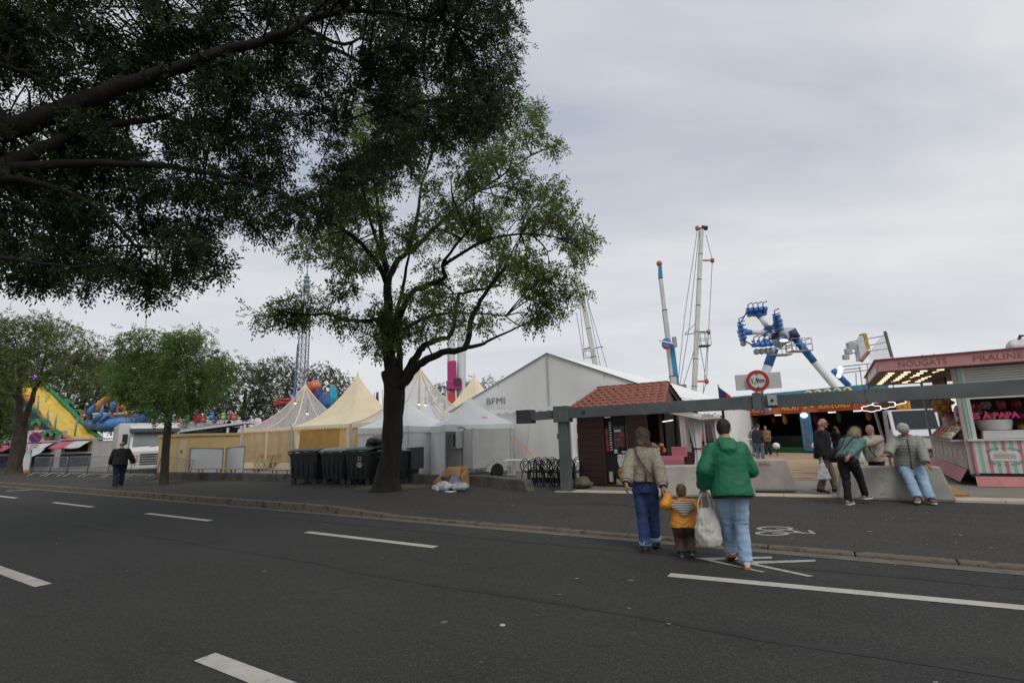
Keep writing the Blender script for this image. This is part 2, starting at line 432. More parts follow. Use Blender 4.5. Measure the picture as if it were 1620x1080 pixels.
# painted markings
def dash(s0, s1, c, w, name='lane_dash'):
    m_ = MB(); m_.add([SC(s0, c - w / 2, .005), SC(s1, c - w / 2, .005), SC(s1, c + w / 2, .005), SC(s0, c + w / 2, .005)], [(0, 1, 2, 3)])
    return m_.build(name, PAINT, road)
for s0, s1 in ((-33.6, -30.6), (-27.1, -24.5), (-21, -18), (-14.75, -11.8), (-8.47, -5.37)): dash(s0, s1, 6.22, .145)
m_ = MB(); m_.add([SC(-1.84, 6.12, .005), SC(1.2, 6.40, .005), SC(9, 7.1, .005), SC(9, 7.27, .005), SC(1.22, 6.56, .005), SC(-1.84, 6.28, .005)], [(0, 1, 4, 5), (1, 2, 3, 4)]); m_.build('lane_dash', PAINT, road)
for s0, s1 in ((-28.6, -25.6), (-21.5, -18.5), (2.5, 5.5)): dash(s0, s1, 2.57, .17)
dash(-12.6, -8.49, 2.52, .165); dash(-4.43, -1.4, 2.37, .165)
m_ = MB()   # curved stub at the far left
cp = [gp(10, 777), gp(22, 775.5), gp(35, 775), gp(49, 774.5)]
for a, b in zip(cp, cp[1:]):
    d = (b - a).normalized(); q = Vector((-d.y, d.x, 0)) * .07; z_ = Vector((0, 0, .005))
    m_.add([a - q + z_, b - q + z_, b + q + z_, a + q + z_], [(0, 1, 2, 3)])
m_.build('lane_dash', PAINT, road)
def gpoly(pts, name, m, parent, z=.006, base=0.0):
    m_ = MB(); m_.add([gp(x, y, base) + Vector((0, 0, z)) for x, y in pts], [tuple(range(len(pts)))])
    return m_.build(name, m, parent)
PAINT2 = mat('road_paint_worn', (0.34, 0.33, 0.30), 0.85, 0.1, 4, 0.15, 60, wear=((0.16, 0.155, 0.14), 0.56, 8), holes=(.58, 30))
# two chevrons of the cycle lane
gpoly([(1098, 882.5), (1221, 880.5), (1222, 883.5), (1128, 886)], 'chevron_arm', PAINT2, road)
gpoly([(1098, 882.5), (1128, 886), (1212, 905), (1205, 905.5)], 'chevron_arm', PAINT2, road, z=.0065)
gpoly([(1165, 888.5), (1290, 885.5), (1290, 888.5), (1196, 892)], 'chevron_arm', PAINT2, road)
gpoly([(1165, 888.5), (1196, 892), (1288, 911.5), (1278, 912.5)], 'chevron_arm', PAINT2, road, z=.0065)
# bicycle symbol on the pavement
m_ = MB()
bike_layer = [0.004]
def ground_line(pxs, w):
    pp = [gp(x, y, side_z(0)) for x, y in pxs]; vs = []; bike_layer[0] += .0008
    for i, p in enumerate(pp):
        d = (pp[min(i + 1, len(pp) - 1)] - pp[max(i - 1, 0)]).normalized(); q = Vector((-d.y, d.x, 0)) * w; z_ = Vector((0, 0, bike_layer[0]))
        vs += [p - q + z_, p + q + z_]
    m_.add(vs, [(2 * i, 2 * i + 2, 2 * i + 3, 2 * i + 1) for i in range(len(pp) - 1)])
for (ex, ey, rx, ry) in ((1222, 843.5, 24, 3.0), (1226, 836, 26, 2.8)):
    ground_line([(ex + rx * cos(t), ey + ry * sin(t)) for t in np.linspace(0, 2 * pi, 29)], .032)
ground_line([(1222, 843.5), (1258, 842.5), (1290, 843.5)], .026); ground_line([(1228, 836), (1258, 840), (1272, 844)], .026)
ground_line([(1246, 836), (1262, 843)], .02); ground_line([(1280, 839), (1288, 845)], .026)
m_.build('bicycle_symbol', PAINT2, pav)

# ground of the fair: grey forecourt, then sand
TB = radians(-25.5); UB = Vector((cos(TB), sin(TB), 0)); NB = Vector((-sin(TB), cos(TB), 0))
B0 = Vector((6.94, 12.15, 0))
def BC(s, c, z=0.0): return B0 + UB * s + NB * c + Vector((0, 0, z))
def quad(name, pts, m, parent=None):
    m_ = MB(); m_.add(pts, [tuple(range(len(pts)))]); return struct(name, m_, m, parent)
quad('forecourt', [SC(-200, 13.7, .0), SC(200, 13.7, .0), SC(200, 90, .0), SC(-200, 90, .0)], FORE)
quad('sand_yard', [Vector((5.2, 17.0, .008)), Vector((16.0, 14.2, .008)), Vector((60, 24, .008)), Vector((60, 90, .008)), Vector((5, 90, .008))], SAND)
# pale edging slabs along the entrance
edging = thing('edging_strip', 'x', 'x'); del edging['label']; del edging['category']; edging['kind'] = 'structure'
s_ = -6.4; k = 0
while s_ < 8.5:
    l = random.uniform(.75, 1.25)
    for c0, c1 in ((-.24, -.01), (.0, .24)):
        m_ = MB(); z1 = .046 + random.uniform(0, .006)
        vs = [BC(s_ + .006, c0, -.02), BC(s_ + l - .006, c0, -.02), BC(s_ + l - .006, c1 - .008, -.02), BC(s_ + .006, c1 - .008, -.02)]
        vs += [v + Vector((0, 0, .02 + z1)) for v in vs]
        m_.add(vs, [(0, 3, 2, 1), (4, 5, 6, 7), (0, 1, 5, 4), (1, 2, 6, 5), (2, 3, 7, 6), (3, 0, 4, 7)])
        m_.build('edging_slab', STONE, edging, bevel=.005)
    s_ += l; k += 1
# dark wet patches and joints on the forecourt
WET = mat('damp_concrete', (0.075, 0.066, 0.056), 0.7, 0.2, 5, 0.1, 30)
for x0, x1, y in ((1252, 1270, 743.5), (1268, 1298, 749), (1280, 1318, 774.5), (1254, 1290, 757)):
    a = gp(x0, y); b = gp(x1, y)
    m_ = MB(); n_ = 14; cc = (a + b) / 2; hh = (b - a).length / 2; dd = (b - a).normalized(); qq = Vector((-dd.y, dd.x, 0))
    m_.add([cc + dd * hh * cos(2 * pi * i / n_) * random.uniform(.85, 1.1) + qq * .11 * sin(2 * pi * i / n_) * random.uniform(.7, 1.2) + Vector((0, 0, .014)) for i in range(n_)], [tuple(range(n_))])
    m_.build('damp_patch', WET, bpy.data.objects['forecourt'])

# low concrete wall along the fair, broken end by the entrance
wall = MB()
wp = [gp(246, 757, .12), gp(450, 762, .12), gp(640, 764.5, .1), gp(765, 771.5, .06), gp(838, 778, .03)]
for a, b in zip(wp, wp[1:]):
    d = (b - a).normalized(); q = Vector((-d.y, d.x, 0)) * .3
    z0, z1 = Vector((0, 0, -a.z - .05)), None
    top_a, top_b = .42, .42
    if b is wp[-1]: top_b = .34
    vs = [a + z0, b + z0, b + q + z0, a + q + z0]
    tp = [Vector((a.x, a.y, top_a)), Vector((b.x, b.y, top_b)), Vector((b.x, b.y, top_b)) + q, Vector((a.x, a.y, top_a)) + q]
    if b is wp[-1]:
        tp[1] = tp[1] - d * .22; tp[2] = tp[2] - d * .18
    wall.add(vs + tp, [(0, 3, 2, 1), (4, 5, 6, 7), (0, 1, 5, 4), (1, 2, 6, 5), (2, 3, 7, 6), (3, 0, 4, 7)])
tag(wall.build('low_wall', CONC_D, bevel=.03), 'long low dark concrete wall with mossy broken end, running behind bins', 'wall')
# ------------------------------------------------------------------ tents
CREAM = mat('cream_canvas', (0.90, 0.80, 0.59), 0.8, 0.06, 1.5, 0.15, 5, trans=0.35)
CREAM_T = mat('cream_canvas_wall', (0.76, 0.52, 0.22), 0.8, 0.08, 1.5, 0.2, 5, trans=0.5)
CLEAR = mat('clear_pvc', (0.74, 0.75, 0.77), 0.25, 0.1, 2, 0.3, 3, alpha=0.46, spec=0.6, trans=0.4)
CLEAR_W = mat('tinted_pvc_wall', (0.66, 0.52, 0.36), 0.3, 0.12, 1.5, 0.35, 3, alpha=0.72, trans=0.45)
WHITE_T = mat('white_canvas', (0.82, 0.83, 0.83), 0.75, 0.05, 1.2, 0.35, 2.2, trans=0.2)
GREY_T = mat('grey_white_canvas', (0.72, 0.73, 0.74), 0.75, 0.06, 1.0, 0.4, 2.0, trans=0.12, wear=((.60, .60, .58), .62, 1.2))
MARQ = mat('marquee_pvc', (0.85, 0.85, 0.83), 0.6, 0.05, 0.6, 0.35, 1.1, trans=0.08, wear=((.68, .67, .64), .60, .9), stretch=(1.6, 1, .35))
MARQ_R = mat('marquee_roof_pvc', (0.84, 0.84, 0.83), 0.6, 0.04, 0.6, 0.1, 1.6, trans=0.06)
ALU = mat('aluminium', (0.52, 0.52, 0.51), 0.4, 0.1, 5, metal=0.5)
BLACKP = mat('black_plastic', (0.022, 0.023, 0.024), 0.45, 0.2, 8)
LIGHTM = mat('lit_lamp', (1.0, 0.85, 0.60), 0.5, 0.0, emit=2.2)
LIGHTW = mat('lit_white_lamp', (1.0, 0.98, 0.95), 0.5, 0.0, emit=1.8)

def scallop(mb_, p, q, drop, pitch, out):
    """scalloped valance between two eave points"""
    p = Vector(p); q = Vector(q); L_ = (q - p).length; n_ = max(2, int(L_ / pitch)); d = (q - p) / n_
    for i in range(n_):
        a = p + d * i; vs = [a, a + d]; k_ = 6
        lo_ = [a + d * (1 - j / k_) + Vector((0, 0, -drop * (.62 + .38 * sin(pi * j / k_)))) for j in range(k_ + 1)]
        mb_.add(vs + lo_, [tuple(range(len(vs) + len(lo_)))])

def pagoda(label, front_left, w, e, h, roof_mat, seams=False, walls=(), rz=TH, name='pagoda_tent', power=2.3):
    t = thing(name, label, 'tent', front_left, rz, 'pagoda tents of the fair restaurant')
    c = Vector((w / 2, w / 2, 0))
    cor = [Vector((0, 0, 0)), Vector((w, 0, 0)), Vector((w, w, 0)), Vector((0, w, 0))]
    def pr(tt): return e + (h - e) * (.30 * tt + .70 * tt ** power)
    rf = MB()
    for i in range(4):
        a, b = cor[i], cor[(i + 1) % 4]
        def fn(u_, v_, a=a, b=b):
            v2 = v_ * .985
            p = (a + (b - a) * u_) * (1 - v2) + c * v2
            sag = .10 * sin(pi * u_) * (1 - v2) * v2 * 3
            p = p + (c - p) * sag * .25
            return (p.x, p.y, pr(v2) - sag * .6)
        rf.grid(fn, 10, 14)
    roof = rf.build('roof', roof_mat, t, smooth=40)
    MB().lathe([(.07, 0), (.05, .12), (.015, .3)], 8, (c.x, c.y, h - .1)).build('finial', CREAM, t)
    if seams:
        for i in range(4):
            for fr in (0.0, .5):
                a = cor[i] + (cor[(i + 1) % 4] - cor[i]) * fr
                pts = [a * (1 - v) + c * v + Vector((0, 0, pr(v) + .012 - (.10 * (1 - v) * v * 1.8 if fr else 0))) for v in np.linspace(0, .99, 12)]
                MB().path(pts, .045 if fr == 0 else .035, 5).build('seam', CREAM, t, smooth=True)
    va = MB()
    for i in range(4):
        off = (cor[i] + cor[(i + 1) % 4]) / 2 - c; off = off.normalized() * .015
        scallop(va, cor[i] + off + Vector((0, 0, e + .01)), cor[(i + 1) % 4] + off + Vector((0, 0, e + .01)), .24, .23, off)
    va.build('valance', CREAM, t)
    for q in cor:
        MB().beam(q + Vector((0, 0, 0)), q + Vector((0, 0, e)), .11, .11, up=(0, 1, 0)).build('pole', ALU, t, bevel=.01)
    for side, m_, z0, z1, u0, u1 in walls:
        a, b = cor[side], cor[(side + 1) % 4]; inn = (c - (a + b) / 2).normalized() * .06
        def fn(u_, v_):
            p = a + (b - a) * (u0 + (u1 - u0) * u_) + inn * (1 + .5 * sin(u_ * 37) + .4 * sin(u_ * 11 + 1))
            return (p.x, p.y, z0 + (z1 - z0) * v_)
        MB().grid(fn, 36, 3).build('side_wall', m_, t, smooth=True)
    return t

P1 = Vector((-12.8, 29.5, 0)); TW = 5.0
Zt = Vector((0, 0, .05))
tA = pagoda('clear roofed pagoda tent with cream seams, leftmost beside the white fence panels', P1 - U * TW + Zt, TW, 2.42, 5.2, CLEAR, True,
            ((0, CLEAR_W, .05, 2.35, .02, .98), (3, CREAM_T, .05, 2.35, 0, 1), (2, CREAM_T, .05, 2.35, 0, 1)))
MB().beam((2.5, .02, 0.05), (2.5, .02, 2.4), .12, .03, up=(0, 1, 0)).build('wall_seam', CREAM, tA)
MB().slab(.1, 4.9, .0, .05, .05, .4).build('kick_strip', CREAM, tA)
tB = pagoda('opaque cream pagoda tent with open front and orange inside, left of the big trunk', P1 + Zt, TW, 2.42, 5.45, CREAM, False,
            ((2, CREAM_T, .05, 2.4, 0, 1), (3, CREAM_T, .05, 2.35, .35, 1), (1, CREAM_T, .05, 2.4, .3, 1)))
MB().slab(2.4, 2.52, 4.8, 4.9, 0, 2.4).build('inner_pole', ALU, tB)
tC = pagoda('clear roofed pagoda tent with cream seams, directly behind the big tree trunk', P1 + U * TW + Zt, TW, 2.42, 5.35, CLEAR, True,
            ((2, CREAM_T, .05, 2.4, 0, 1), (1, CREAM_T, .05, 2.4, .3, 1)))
tD = pagoda('cream pagoda tent peak farther back, just left of the white marquee gable', P1 + U * TW + Nn * TW + Zt, TW, 2.42, 5.35, CREAM, False, ((0, CREAM_T, .05, 2.4, 0, 1),))
# gathered curtains at the poles of the cream tents
def curtain(parent, x, y, z0, z1, w, m, seed=0, name='curtain', tie=.45):
    rr = random.Random(seed); ring = []
    for z, k_ in ((z1, 1.0), (z1 - .3 * (z1 - z0), .8), (z0 + tie * (z1 - z0), .45), (z0 + (tie - .12) * (z1 - z0), .5), (z0 + .1 * (z1 - z0), .75), (z0, .8)):
        pts = []
        for i in range(18):
            a = 2 * pi * i / 18; r_ = w * .5 * k_ * (1 + .28 * sin(a * 5 + seed) + .12 * rr.random())
            pts.append((x + r_ * cos(a), y + r_ * .6 * sin(a), z))
        ring.append(pts)
    return MB().loft(ring).build(name, m, parent, smooth=50)
curtain(tB, .3, .12, .1, 2.35, .42, CREAM, 1); curtain(tB, 4.72, .12, .1, 2.35, .42, CREAM, 2); curtain(tA, 4.72, .15, .1, 2.35, .34, CREAM, 3)
def spot(label, loc, m, r=.09):
    t = thing('spotlight', label, 'lamp', loc, 0, 'lit spotlights inside the clear tents')
    MB().ell((0, 0, 0), (r, r, r), 10, 6).build('bulb', m, t, smooth=True)
    MB().lathe([(r * 1.1, .02), (r * .8, r * 1.2), (r * .4, r * 1.5)], 10).build('housing', BLACKP, t)
    MB().bar((0, 0, r), (0, 0, .9), .012, 5).build('cord', BLACKP, t)
YELL = mat('lit_yellow_lamp', (1.0, 0.75, 0.18), .5, 0, emit=2)
spot('yellow lit spotlight in the leftmost clear tent roof', at(467, 637, 31.5), YELL, .08)
spot('white lit spotlight low in the leftmost clear tent roof', at(486, 654, 31.5), LIGHTW, .07)
spot('left one of two warm spotlights in the clear tent behind the trunk', at(663, 639, 27), LIGHTM, .075)
spot('right one of two warm spotlights in the clear tent behind the trunk', at(673, 640, 27), LIGHTM, .075)

# chairs and tables dimly seen behind the tinted wall
WOODB = mat('bench_wood', (0.42, 0.26, 0.13), .6, .15, 5, stretch=(.5, 8, 8))
DSTEEL = mat('dark_steel', (0.05, 0.05, 0.05), .5, .2, 9, metal=.4)
for i, (px_, py_) in enumerate(((408, 739), (424, 739), (440, 739), (450, 739))):
    g_ = gp(px_, py_, .1); p_ = Vector((g_.x, g_.y, .05)) * (30.3 / g_.y)
    t = thing('folding_chair', ('leftmost', 'second', 'third', 'rightmost')[i] + ' folding chair dimly seen through the tinted tent wall', 'chair', (p_.x, p_.y, .05), TH + .3 * i, 'folding chairs inside the clear tent')
    MB().slab(-.2, .2, -.2, .2, .43, .46).build('seat', WOODB, t)
    MB().slab(-.2, .2, .17, .2, .7, .88).build('backrest', WOODB, t)
    for x in (-.2, .2):
        MB().bar((x, .2, 0), (x, -.2, .45), .012, 5).build('leg', DSTEEL, t); MB().bar((x, -.2, 0), (x, .2, .88), .012, 5).build('leg', DSTEEL, t)

# white pop-up tents
def fabric_wall(p, q, z0, z1, m, parent, amp=.03, nu=30, nv=10, seed=1.0, name='side_wall'):
    p = Vector(p); q = Vector(q); d = (q - p).normalized(); nrm = Vector((d.y, -d.x, 0)); L_ = (q - p).length
    def fn(u_, v_):
        x_ = u_ * L_
        a = amp * (sin(x_ * 5 + seed + v_ * 1.5) + .6 * sin(x_ * 11 + seed * 2 - v_ * 2.5) + .5 * sin(x_ * 2.1 + v_ * 5 + seed * 3)) * (.25 + .75 * sin(pi * min(1, v_ * .8 + .2)) )
        pp = p + d * x_ + nrm * a
        return (pp.x, pp.y, z0 + (z1 - z0) * v_)
    return MB().grid(fn, nu, nv).build(name, m, parent, smooth=True)
def popup(label, front_left, w, e, h, rz, sides):
    t = thing('popup_tent', label, 'tent', front_left, rz, 'white pop-up tents')
    c = Vector((w / 2, w / 2, 0)); o_ = .06
    cor = [Vector((-o_, -o_, 0)), Vector((w + o_, -o_, 0)), Vector((w + o_, w + o_, 0)), Vector((-o_, w + o_, 0))]
    rf = MB()
    for i in range(4):
        a, b = cor[i], cor[(i + 1) % 4]
        def fn(u_, v_, a=a, b=b):
            v2 = v_ * .99; p = (a + (b - a) * u_) * (1 - v2) + c * v2
            z = e + (h - e) * (.62 * v2 + .38 * v2 ** 2.4) - .09 * sin(pi * u_) * (1 - v2) * (.4 + v2)
            return (p.x, p.y, z)
        rf.grid(fn, 8, 8)
    rf.build('roof', WHITE_T, t, smooth=40)
    for i in range(4):
        a, b = cor[i], cor[(i + 1) % 4]
        L_ = (b - a).length
        def fv(u_, v_, a=a, b=b):
            p = a + (b - a) * u_; off = ((a + b) / 2 - c).normalized() * (.012 + .012 * sin(u_ * 21) * (1 - v_))
            return (p.x + off.x, p.y + off.y, e - .09 * sin(pi * u_) * .4 - .26 * (1 - v_))
        MB().grid(fv, 20, 2).build('valance', WHITE_T, t, smooth=True)
    for q in cor:
        MB().beam(q * .99 + c * .01, q * .99 + c * .01 + Vector((0, 0, e)), .045, .045, up=(0, 1, 0)).build('leg', ALU, t)
    for i in sides:
        a, b = cor[i] * .985 + c * .015, cor[(i + 1) % 4] * .985 + c * .015
        fabric_wall(a, b, .03, e - .15, GREY_T, t, .028, 40, 8, 1.0 + i * 2)
    return t
pA = Vector((-7.05, 23.3, .05)); ta = popup('white pop-up tent with closed grey walls behind the big trunk', pA, 3.0, 2.1, 3.25, TH, (0, 1, 2, 3))
MB().slab(1.0, 1.9, -.09, -.05, 1.45, 1.75).build('cardboard_patch', mat('patch_tan', (.45, .30, .16), .8), ta)
R2 = radians(20); tb = popup('white pop-up tent over the fridge trailer with a pink sticker on its roof', (-2.70, 20.0, .03), 2.75, 2.08, 3.25, R2, (2, 3))
def fnp(u_, v_):
    v2 = .32 + .06 * v_; uu = .62 + .10 * u_ + .04 * (1 - v_); w = 2.75; c = Vector((w / 2, w / 2, 0)); a = Vector((-.06, -.06, 0)); b = Vector((w + .06, -.06, 0))
    p = (a + (b - a) * uu) * (1 - v2) + c * v2
    return (p.x, p.y, .012 + 2.08 + 1.17 * (.62 * v2 + .38 * v2 ** 2.4) - .09 * sin(pi * uu) * (1 - v2) * (.4 + v2))
MB().grid(fnp, 4, 2).build('pink_sticker', mat('pink_sticker', (.75, .18, .32), .6), tb)
fabric_wall((2.45, -.05, 0), (2.80, -.05, 0), .03, 1.9, GREY_T, tb, .03, 12, 8, 5, 'corner_flap')

# small fridge trailer under the second pop-up
RC = radians(35); t = thing('fridge_trailer', 'grey white box fridge trailer with cooling unit, under the pop-up tent', 'trailer', (-1.6, 19.6, .0), RC)
PANEL = mat('trailer_panel', (0.58, 0.58, 0.55), .55, .07, 2, .08, 4)
MB().slab(0, 1.75, 0, 2.3, .42, 1.92).build('body', PANEL, t, bevel=.02)
for x, y in ((0, 0), (1.75, 0), (0, 2.3), (1.75, 2.3)): MB().slab(x - .04, x + .04, y - .04, y + .04, .41, 1.935).build('corner_post', mat('trailer_trim', (.55, .55, .53), .5), t, bevel=.01)
cu = MB().slab(-.3, -.02, .75, 1.55, 1.18, 1.85).build('cooling_unit', mat('unit_grey', (.5, .5, .5), .5, .05), t, bevel=.03)
MB().slab(-.315, -.295, .85, 1.0, 1.25, 1.75).build('grille', DSTEEL, cu)
for i in range(6): MB().slab(-.312, -.295, 1.08, 1.5, 1.25 + i * .09, 1.29 + i * .09).build('louvre', mat('louvre_grey', (.3, .3, .3), .5), cu)
MB().path([(-.2, 1.2, 1.85), (-.2, 1.2, 1.97), (-.2, .6, 1.99), (-.03, .5, 1.9)], .02, 6).build('pipe', DSTEEL, t)
MB().bar((-.012, .8, .45), (-.012, .85, 1.2), .012, 5).build('cable', BLACKP, t)
fr_ = MB()
for z in (.18, .26, .34): fr_.bar((0.05, -.05, z), (1.7, -.05, z), .012, 5)
for x in np.linspace(.1, 1.65, 8): fr_.bar((x, -.05, .12), (x, -.05, .4), .01, 5)
fr_.build('chassis_rail', DSTEEL, t)
wh = MB().lathe([(.10, -.08), (.27, -.08), (.29, -.04), (.29, .04), (.27, .08), (.10, .08)], 20, (1.0, -.06, .29), Matrix.Rotation(pi / 2, 3, 'X')).build('wheel', BLACKP, t, smooth=40)
ar = MB()
for i in range(10):
    a0, a1 = pi * i / 10, pi * (i + 1) / 10
    ar.beam((1.0 + .36 * cos(a0), -.08, .27 + .36 * sin(a0)), (1.0 + .36 * cos(a1), -.08, .27 + .36 * sin(a1)), .26, .03, up=(0, 1, 0))
ar.build('mudguard', PANEL, t)

# big white marquee
MC = Vector((1.54, 22.0, 0)); t = thing('marquee', 'large white gabled marquee lettered BFMI, behind the pop-up tents', 'marquee', MC, TH)
HW, EV, RG, LG = 5.6, 2.75, 5.1, 22
def fgab(u_, v_):
    x = -HW + 2 * HW * u_; top = RG - (RG - EV) * abs(x) / HW
    z = EV - .02 + (top - EV + .02) * v_
    return (x, -.02 - .05 * sin(u_ * pi * 2) ** 2 * sin(pi * v_), z)
MB().grid(fgab, 40, 6).build('gable', MARQ, t, smooth=True)
MB().beam((0, -.06, EV - .1), (0, -.06, RG - .05), .05, .02, up=(0, 1, 0)).build('gable_seam', mat('seam_grey', (.42, .42, .41), .6), t)
rf = MB()
for sx in (-1, 1):
    def fr(u_, v_, sx=sx):
        x = sx * HW * u_ * 1.01
        return (x, -.10 + (LG + .1) * v_, RG - (RG - EV) * u_ + .03 - .06 * sin(pi * u_) * abs(sin(pi * v_ * 4.4)))
    rf.grid(fr, 8, 36)
rf.build('roof', MARQ_R, t, smooth=True, solid=.02)
va = MB(); scallop(va, (-HW, -.09, EV + .04), (HW, -.09, EV + .04), .22, .42, None); va.build('valance', MARQ_R, t)
def ffw(u_, v_):
    x = -HW + 2 * HW * u_
    return (x, .05 + .012 * sin(x * 6) + .02 * sin(x * 1.7 + v_ * 3), .02 + (EV - .05) * v_)
MB().grid(ffw, 60, 3).build('front_wall', MARQ, t, smooth=True)
for sx in (-1, 1): fabric_wall((sx * HW, 0, 0), (sx * HW, LG, 0), .02, EV - .02, MARQ, t, .03, 80, 4, 2 + sx)
MB().slab(-HW, HW, LG - .02, LG, 0.02, EV).build('back_wall', MARQ, t)
for x in (-3.0, .5, 2.9): MB().beam((x, .02, 0), (x, .02, EV), .07, .05, up=(0, 1, 0)).build('upright', ALU, t)
for x_ in (-4.2, -2.6, 2.6, 4.2):
    MB().beam((x_, -.045, EV), (x_, -.045, RG - (RG - EV) * abs(x_) / HW - .05), .025, .008, up=(0, 1, 0)).build('weld_seam', MATS['seam_grey'], t)
MB().path([(-.9, -.12, EV - .2), (-.85, -.5, 1.4), (-.8, -1.1, .05)], .012, 5).build('guy_rope', mat('rope', (.4, .38, .33), .9), t)
for i_ in range(26): MB().ell((-HW + .3 + i_ * .43, -.10, EV + .03), (.02, .012, .02), 6, 4).build('eyelet', ALU, t)
curtain(t, 1.05, -.1, .3, EV - .15, .5, MARQ_R, 9, 'gathered_curtain', .35)
text('lettering', 'BFMI', .42, mat('thin_dark_ink', (.22, .22, .22), .6), t, (-2.75, -.09, 3.17), FACE, .003, width=1.0)
tag(MB().beam(at(811, 687, 20.6), at(846, 724, 20.2), .07, .012).build('tension_strap', mat('orange_strap', (.80, .26, .07), .7)), 'orange tension strap slanting down in front of the marquee wall', 'strap')

# ------------------------------------------------------------------ height limit gantry
FLIP0 = Matrix.Rotation(pi / 2, 3, 'X')
STEEL = mat('galvanised_grey_paint', (0.105, 0.115, 0.112), .6, .2, 1.6, .12, 20, metal=.15, wear=((.19, .185, .17), .63, 7))
ga = gp(897, 776.5, .03); ga = Vector((ga.x, ga.y, .03))
gend = at(1620, 612, 10.0)
gd = Vector((gend.x - ga.x, gend.y - ga.y, 0)); gl = gd.length; gd.normalize(); grz = math.atan2(gd.y, gd.x)
t = thing('height_barrier', 'long grey steel height limit barrier with post, spanning the entrance', 'barrier', ga, grz)
MB().slab(-.135, .135, -.13, .13, 0, 2.1).build('post', STEEL, t, bevel=.012)
MB().slab(-.22, .22, -.22, .22, 0, .03).build('base_plate', STEEL, t)
for x in (-.18, .18):
    for y in (-.18, .18): MB().lathe([(.022, .03), (.022, .06)], 6, (x, y, 0)).build('bolt', STEEL, t)
MB().slab(-.24, .22, -.19, .19, 1.92, 2.38).build('pivot_head', STEEL, t, bevel=.01)
zr = gend.z - ga.z
MB().beam((.22, 0, 2.17), (gl, 0, zr), .22, .295).build('arm', STEEL, t, bevel=.008)
MB().beam((gl, 0, zr), (gl + 4.0, 0, zr + (zr - 2.17) / gl * 4), .22, .29).build('arm_extension', STEEL, t)
MB().beam((-1.0, 0, 2.13), (-.24, 0, 2.15), .2, .24).build('tail', STEEL, t)
MB().slab(-1.45, -1.0, -.22, .22, 1.93, 2.33).build('counterweight', mat('dark_counterweight', (.045, .05, .05), .6), t, bevel=.015)
for x_ in (2.4, 4.9, 7.4): 
    MB().slab(x_ - .13, x_ + .13, -.118, .118, 2.17 + (zr - 2.17) * x_ / gl - .153, 2.17 + (zr - 2.17) * x_ / gl + .153).build('splice_plate', STEEL, t)
    for dx_ in (-.09, .09):
        for dz_ in (-.11, .11): MB().lathe([(.016, 0), (.016, .016)], 6, (x_ + dx_, -.118, 2.17 + (zr - 2.17) * x_ / gl + dz_), FLIP0).build('bolt', STEEL, t)
MB().lathe([(.05, 0), (.05, .02)], 12, (.68, -.112, 2.18), Matrix.Rotation(pi / 2, 3, 'X')).build('eye_bolt', DSTEEL, t)
MB().slab(-.19, -.15, -.08, .02, 1.45, 1.6).build('lock', DSTEEL, t)
# sign on the arm
sx_ = gl * .525
zs = 2.17 + (zr - 2.17) * .525
sg = thing('height_limit_sign', 'round red rimmed height limit sign reading 1,9m above the grey beam', 'sign', ga + Vector((gd.x, gd.y, 0)) * sx_ + Vector((0, 0, zs)), grz)
FLIP = Matrix.Rotation(pi / 2, 3, 'X')
tilt_c = (0, -.16, .50)
MB().lathe([(.265, 0), (.265, .02)], 40, tilt_c, FLIP).build('rim', mat('sign_white_edge', (.62, .62, .62), .4), sg)
MB().lathe([(.252, 0), (.252, .008)], 40, (0, -.178, .50), FLIP).build('red_ring', mat('sign_red', (.42, .035, .03), .45, .1, 3), sg)
MB().lathe([(.172, 0), (.172, .008)], 40, (0, -.186, .50), FLIP).build('disc', mat('sign_white', (.66, .65, .62), .45, .06, 3), sg)
BLK = mat('sign_black', (.015, .015, .015), .5)
text('lettering', '1,9m', .17, BLK, sg, (0, -.197, .50), FACE, .002, width=.28, bold=.004)
for sgn in (1, -1):
    MB().prism([(-.03,   .50 + sgn * .168), (.03, .50 + sgn * .168), (0, .50 + sgn * .13)][::sgn], .194, .199, FLIP).build('pointer', BLK, sg)
MB().slab(-.5, .5, -.135, -.115, .30, .68).build('back_plate', mat('plate_white', (.58, .58, .56), .5, .05, 3), sg)
for x in (-.06, .06): MB().slab(x - .02, x + .02, -.115, -.09, .0, .6).build('stem', STEEL, sg)
MB().slab(-.16, .02, -.17, .17, -.20, .22).build('clamp', STEEL, sg)
bx_ = MB().slab(.16, .36, -.2, .0, -.10, .14).build('sensor_box', mat('box_grey', (.36, .36, .35), .5), sg, bevel=.01)
MB().lathe([(.035, 0), (.035, .012)], 14, (.26, -.20, .02), FLIP).build('lens', BLK, bx_)

# ------------------------------------------------------------------ concrete barriers
def jersey(label, left, right, m, hgt=.74, dp=.56, sl=.17, back=0):
    left = Vector(left); right = Vector(right); d = right - left; rz = math.atan2(d.y, d.x); L_ = d.length
    t = thing('concrete_barrier', label, 'barrier', (left.x, left.y, .03), rz, 'concrete barriers at the entrance')
    mb_ = MB(); mb_.loft([[(0.02, .02, 0), (L_ - .02, .02, 0), (L_ - .02, dp - .02, 0), (.02, dp - .02, 0)], [(0, 0, .06), (L_, 0, .06), (L_, dp, .06), (0, dp, .06)],
                          [(sl * .9, .09, hgt - .03), (L_ - sl * .9, .09, hgt - .03), (L_ - sl * .9, dp - .09, hgt - .03), (sl * .9, dp - .09, hgt - .03)],
                          [(sl, .12, hgt), (L_ - sl, .12, hgt), (L_ - sl, dp - .12, hgt), (sl, dp - .12, hgt)]])
    mb_.build('block', m, t, bevel=.02)
    return t
CONC2 = mat('concrete_grey', (0.30, 0.285, 0.25), .9, .16, 2.2, .3, 55, wear=((.19, .175, .14), .58, 4))
j1 = jersey('long pale concrete barrier behind the child and the green jacket', gp(1038, 787, .03), gp(1197, 785, .03), CONC)
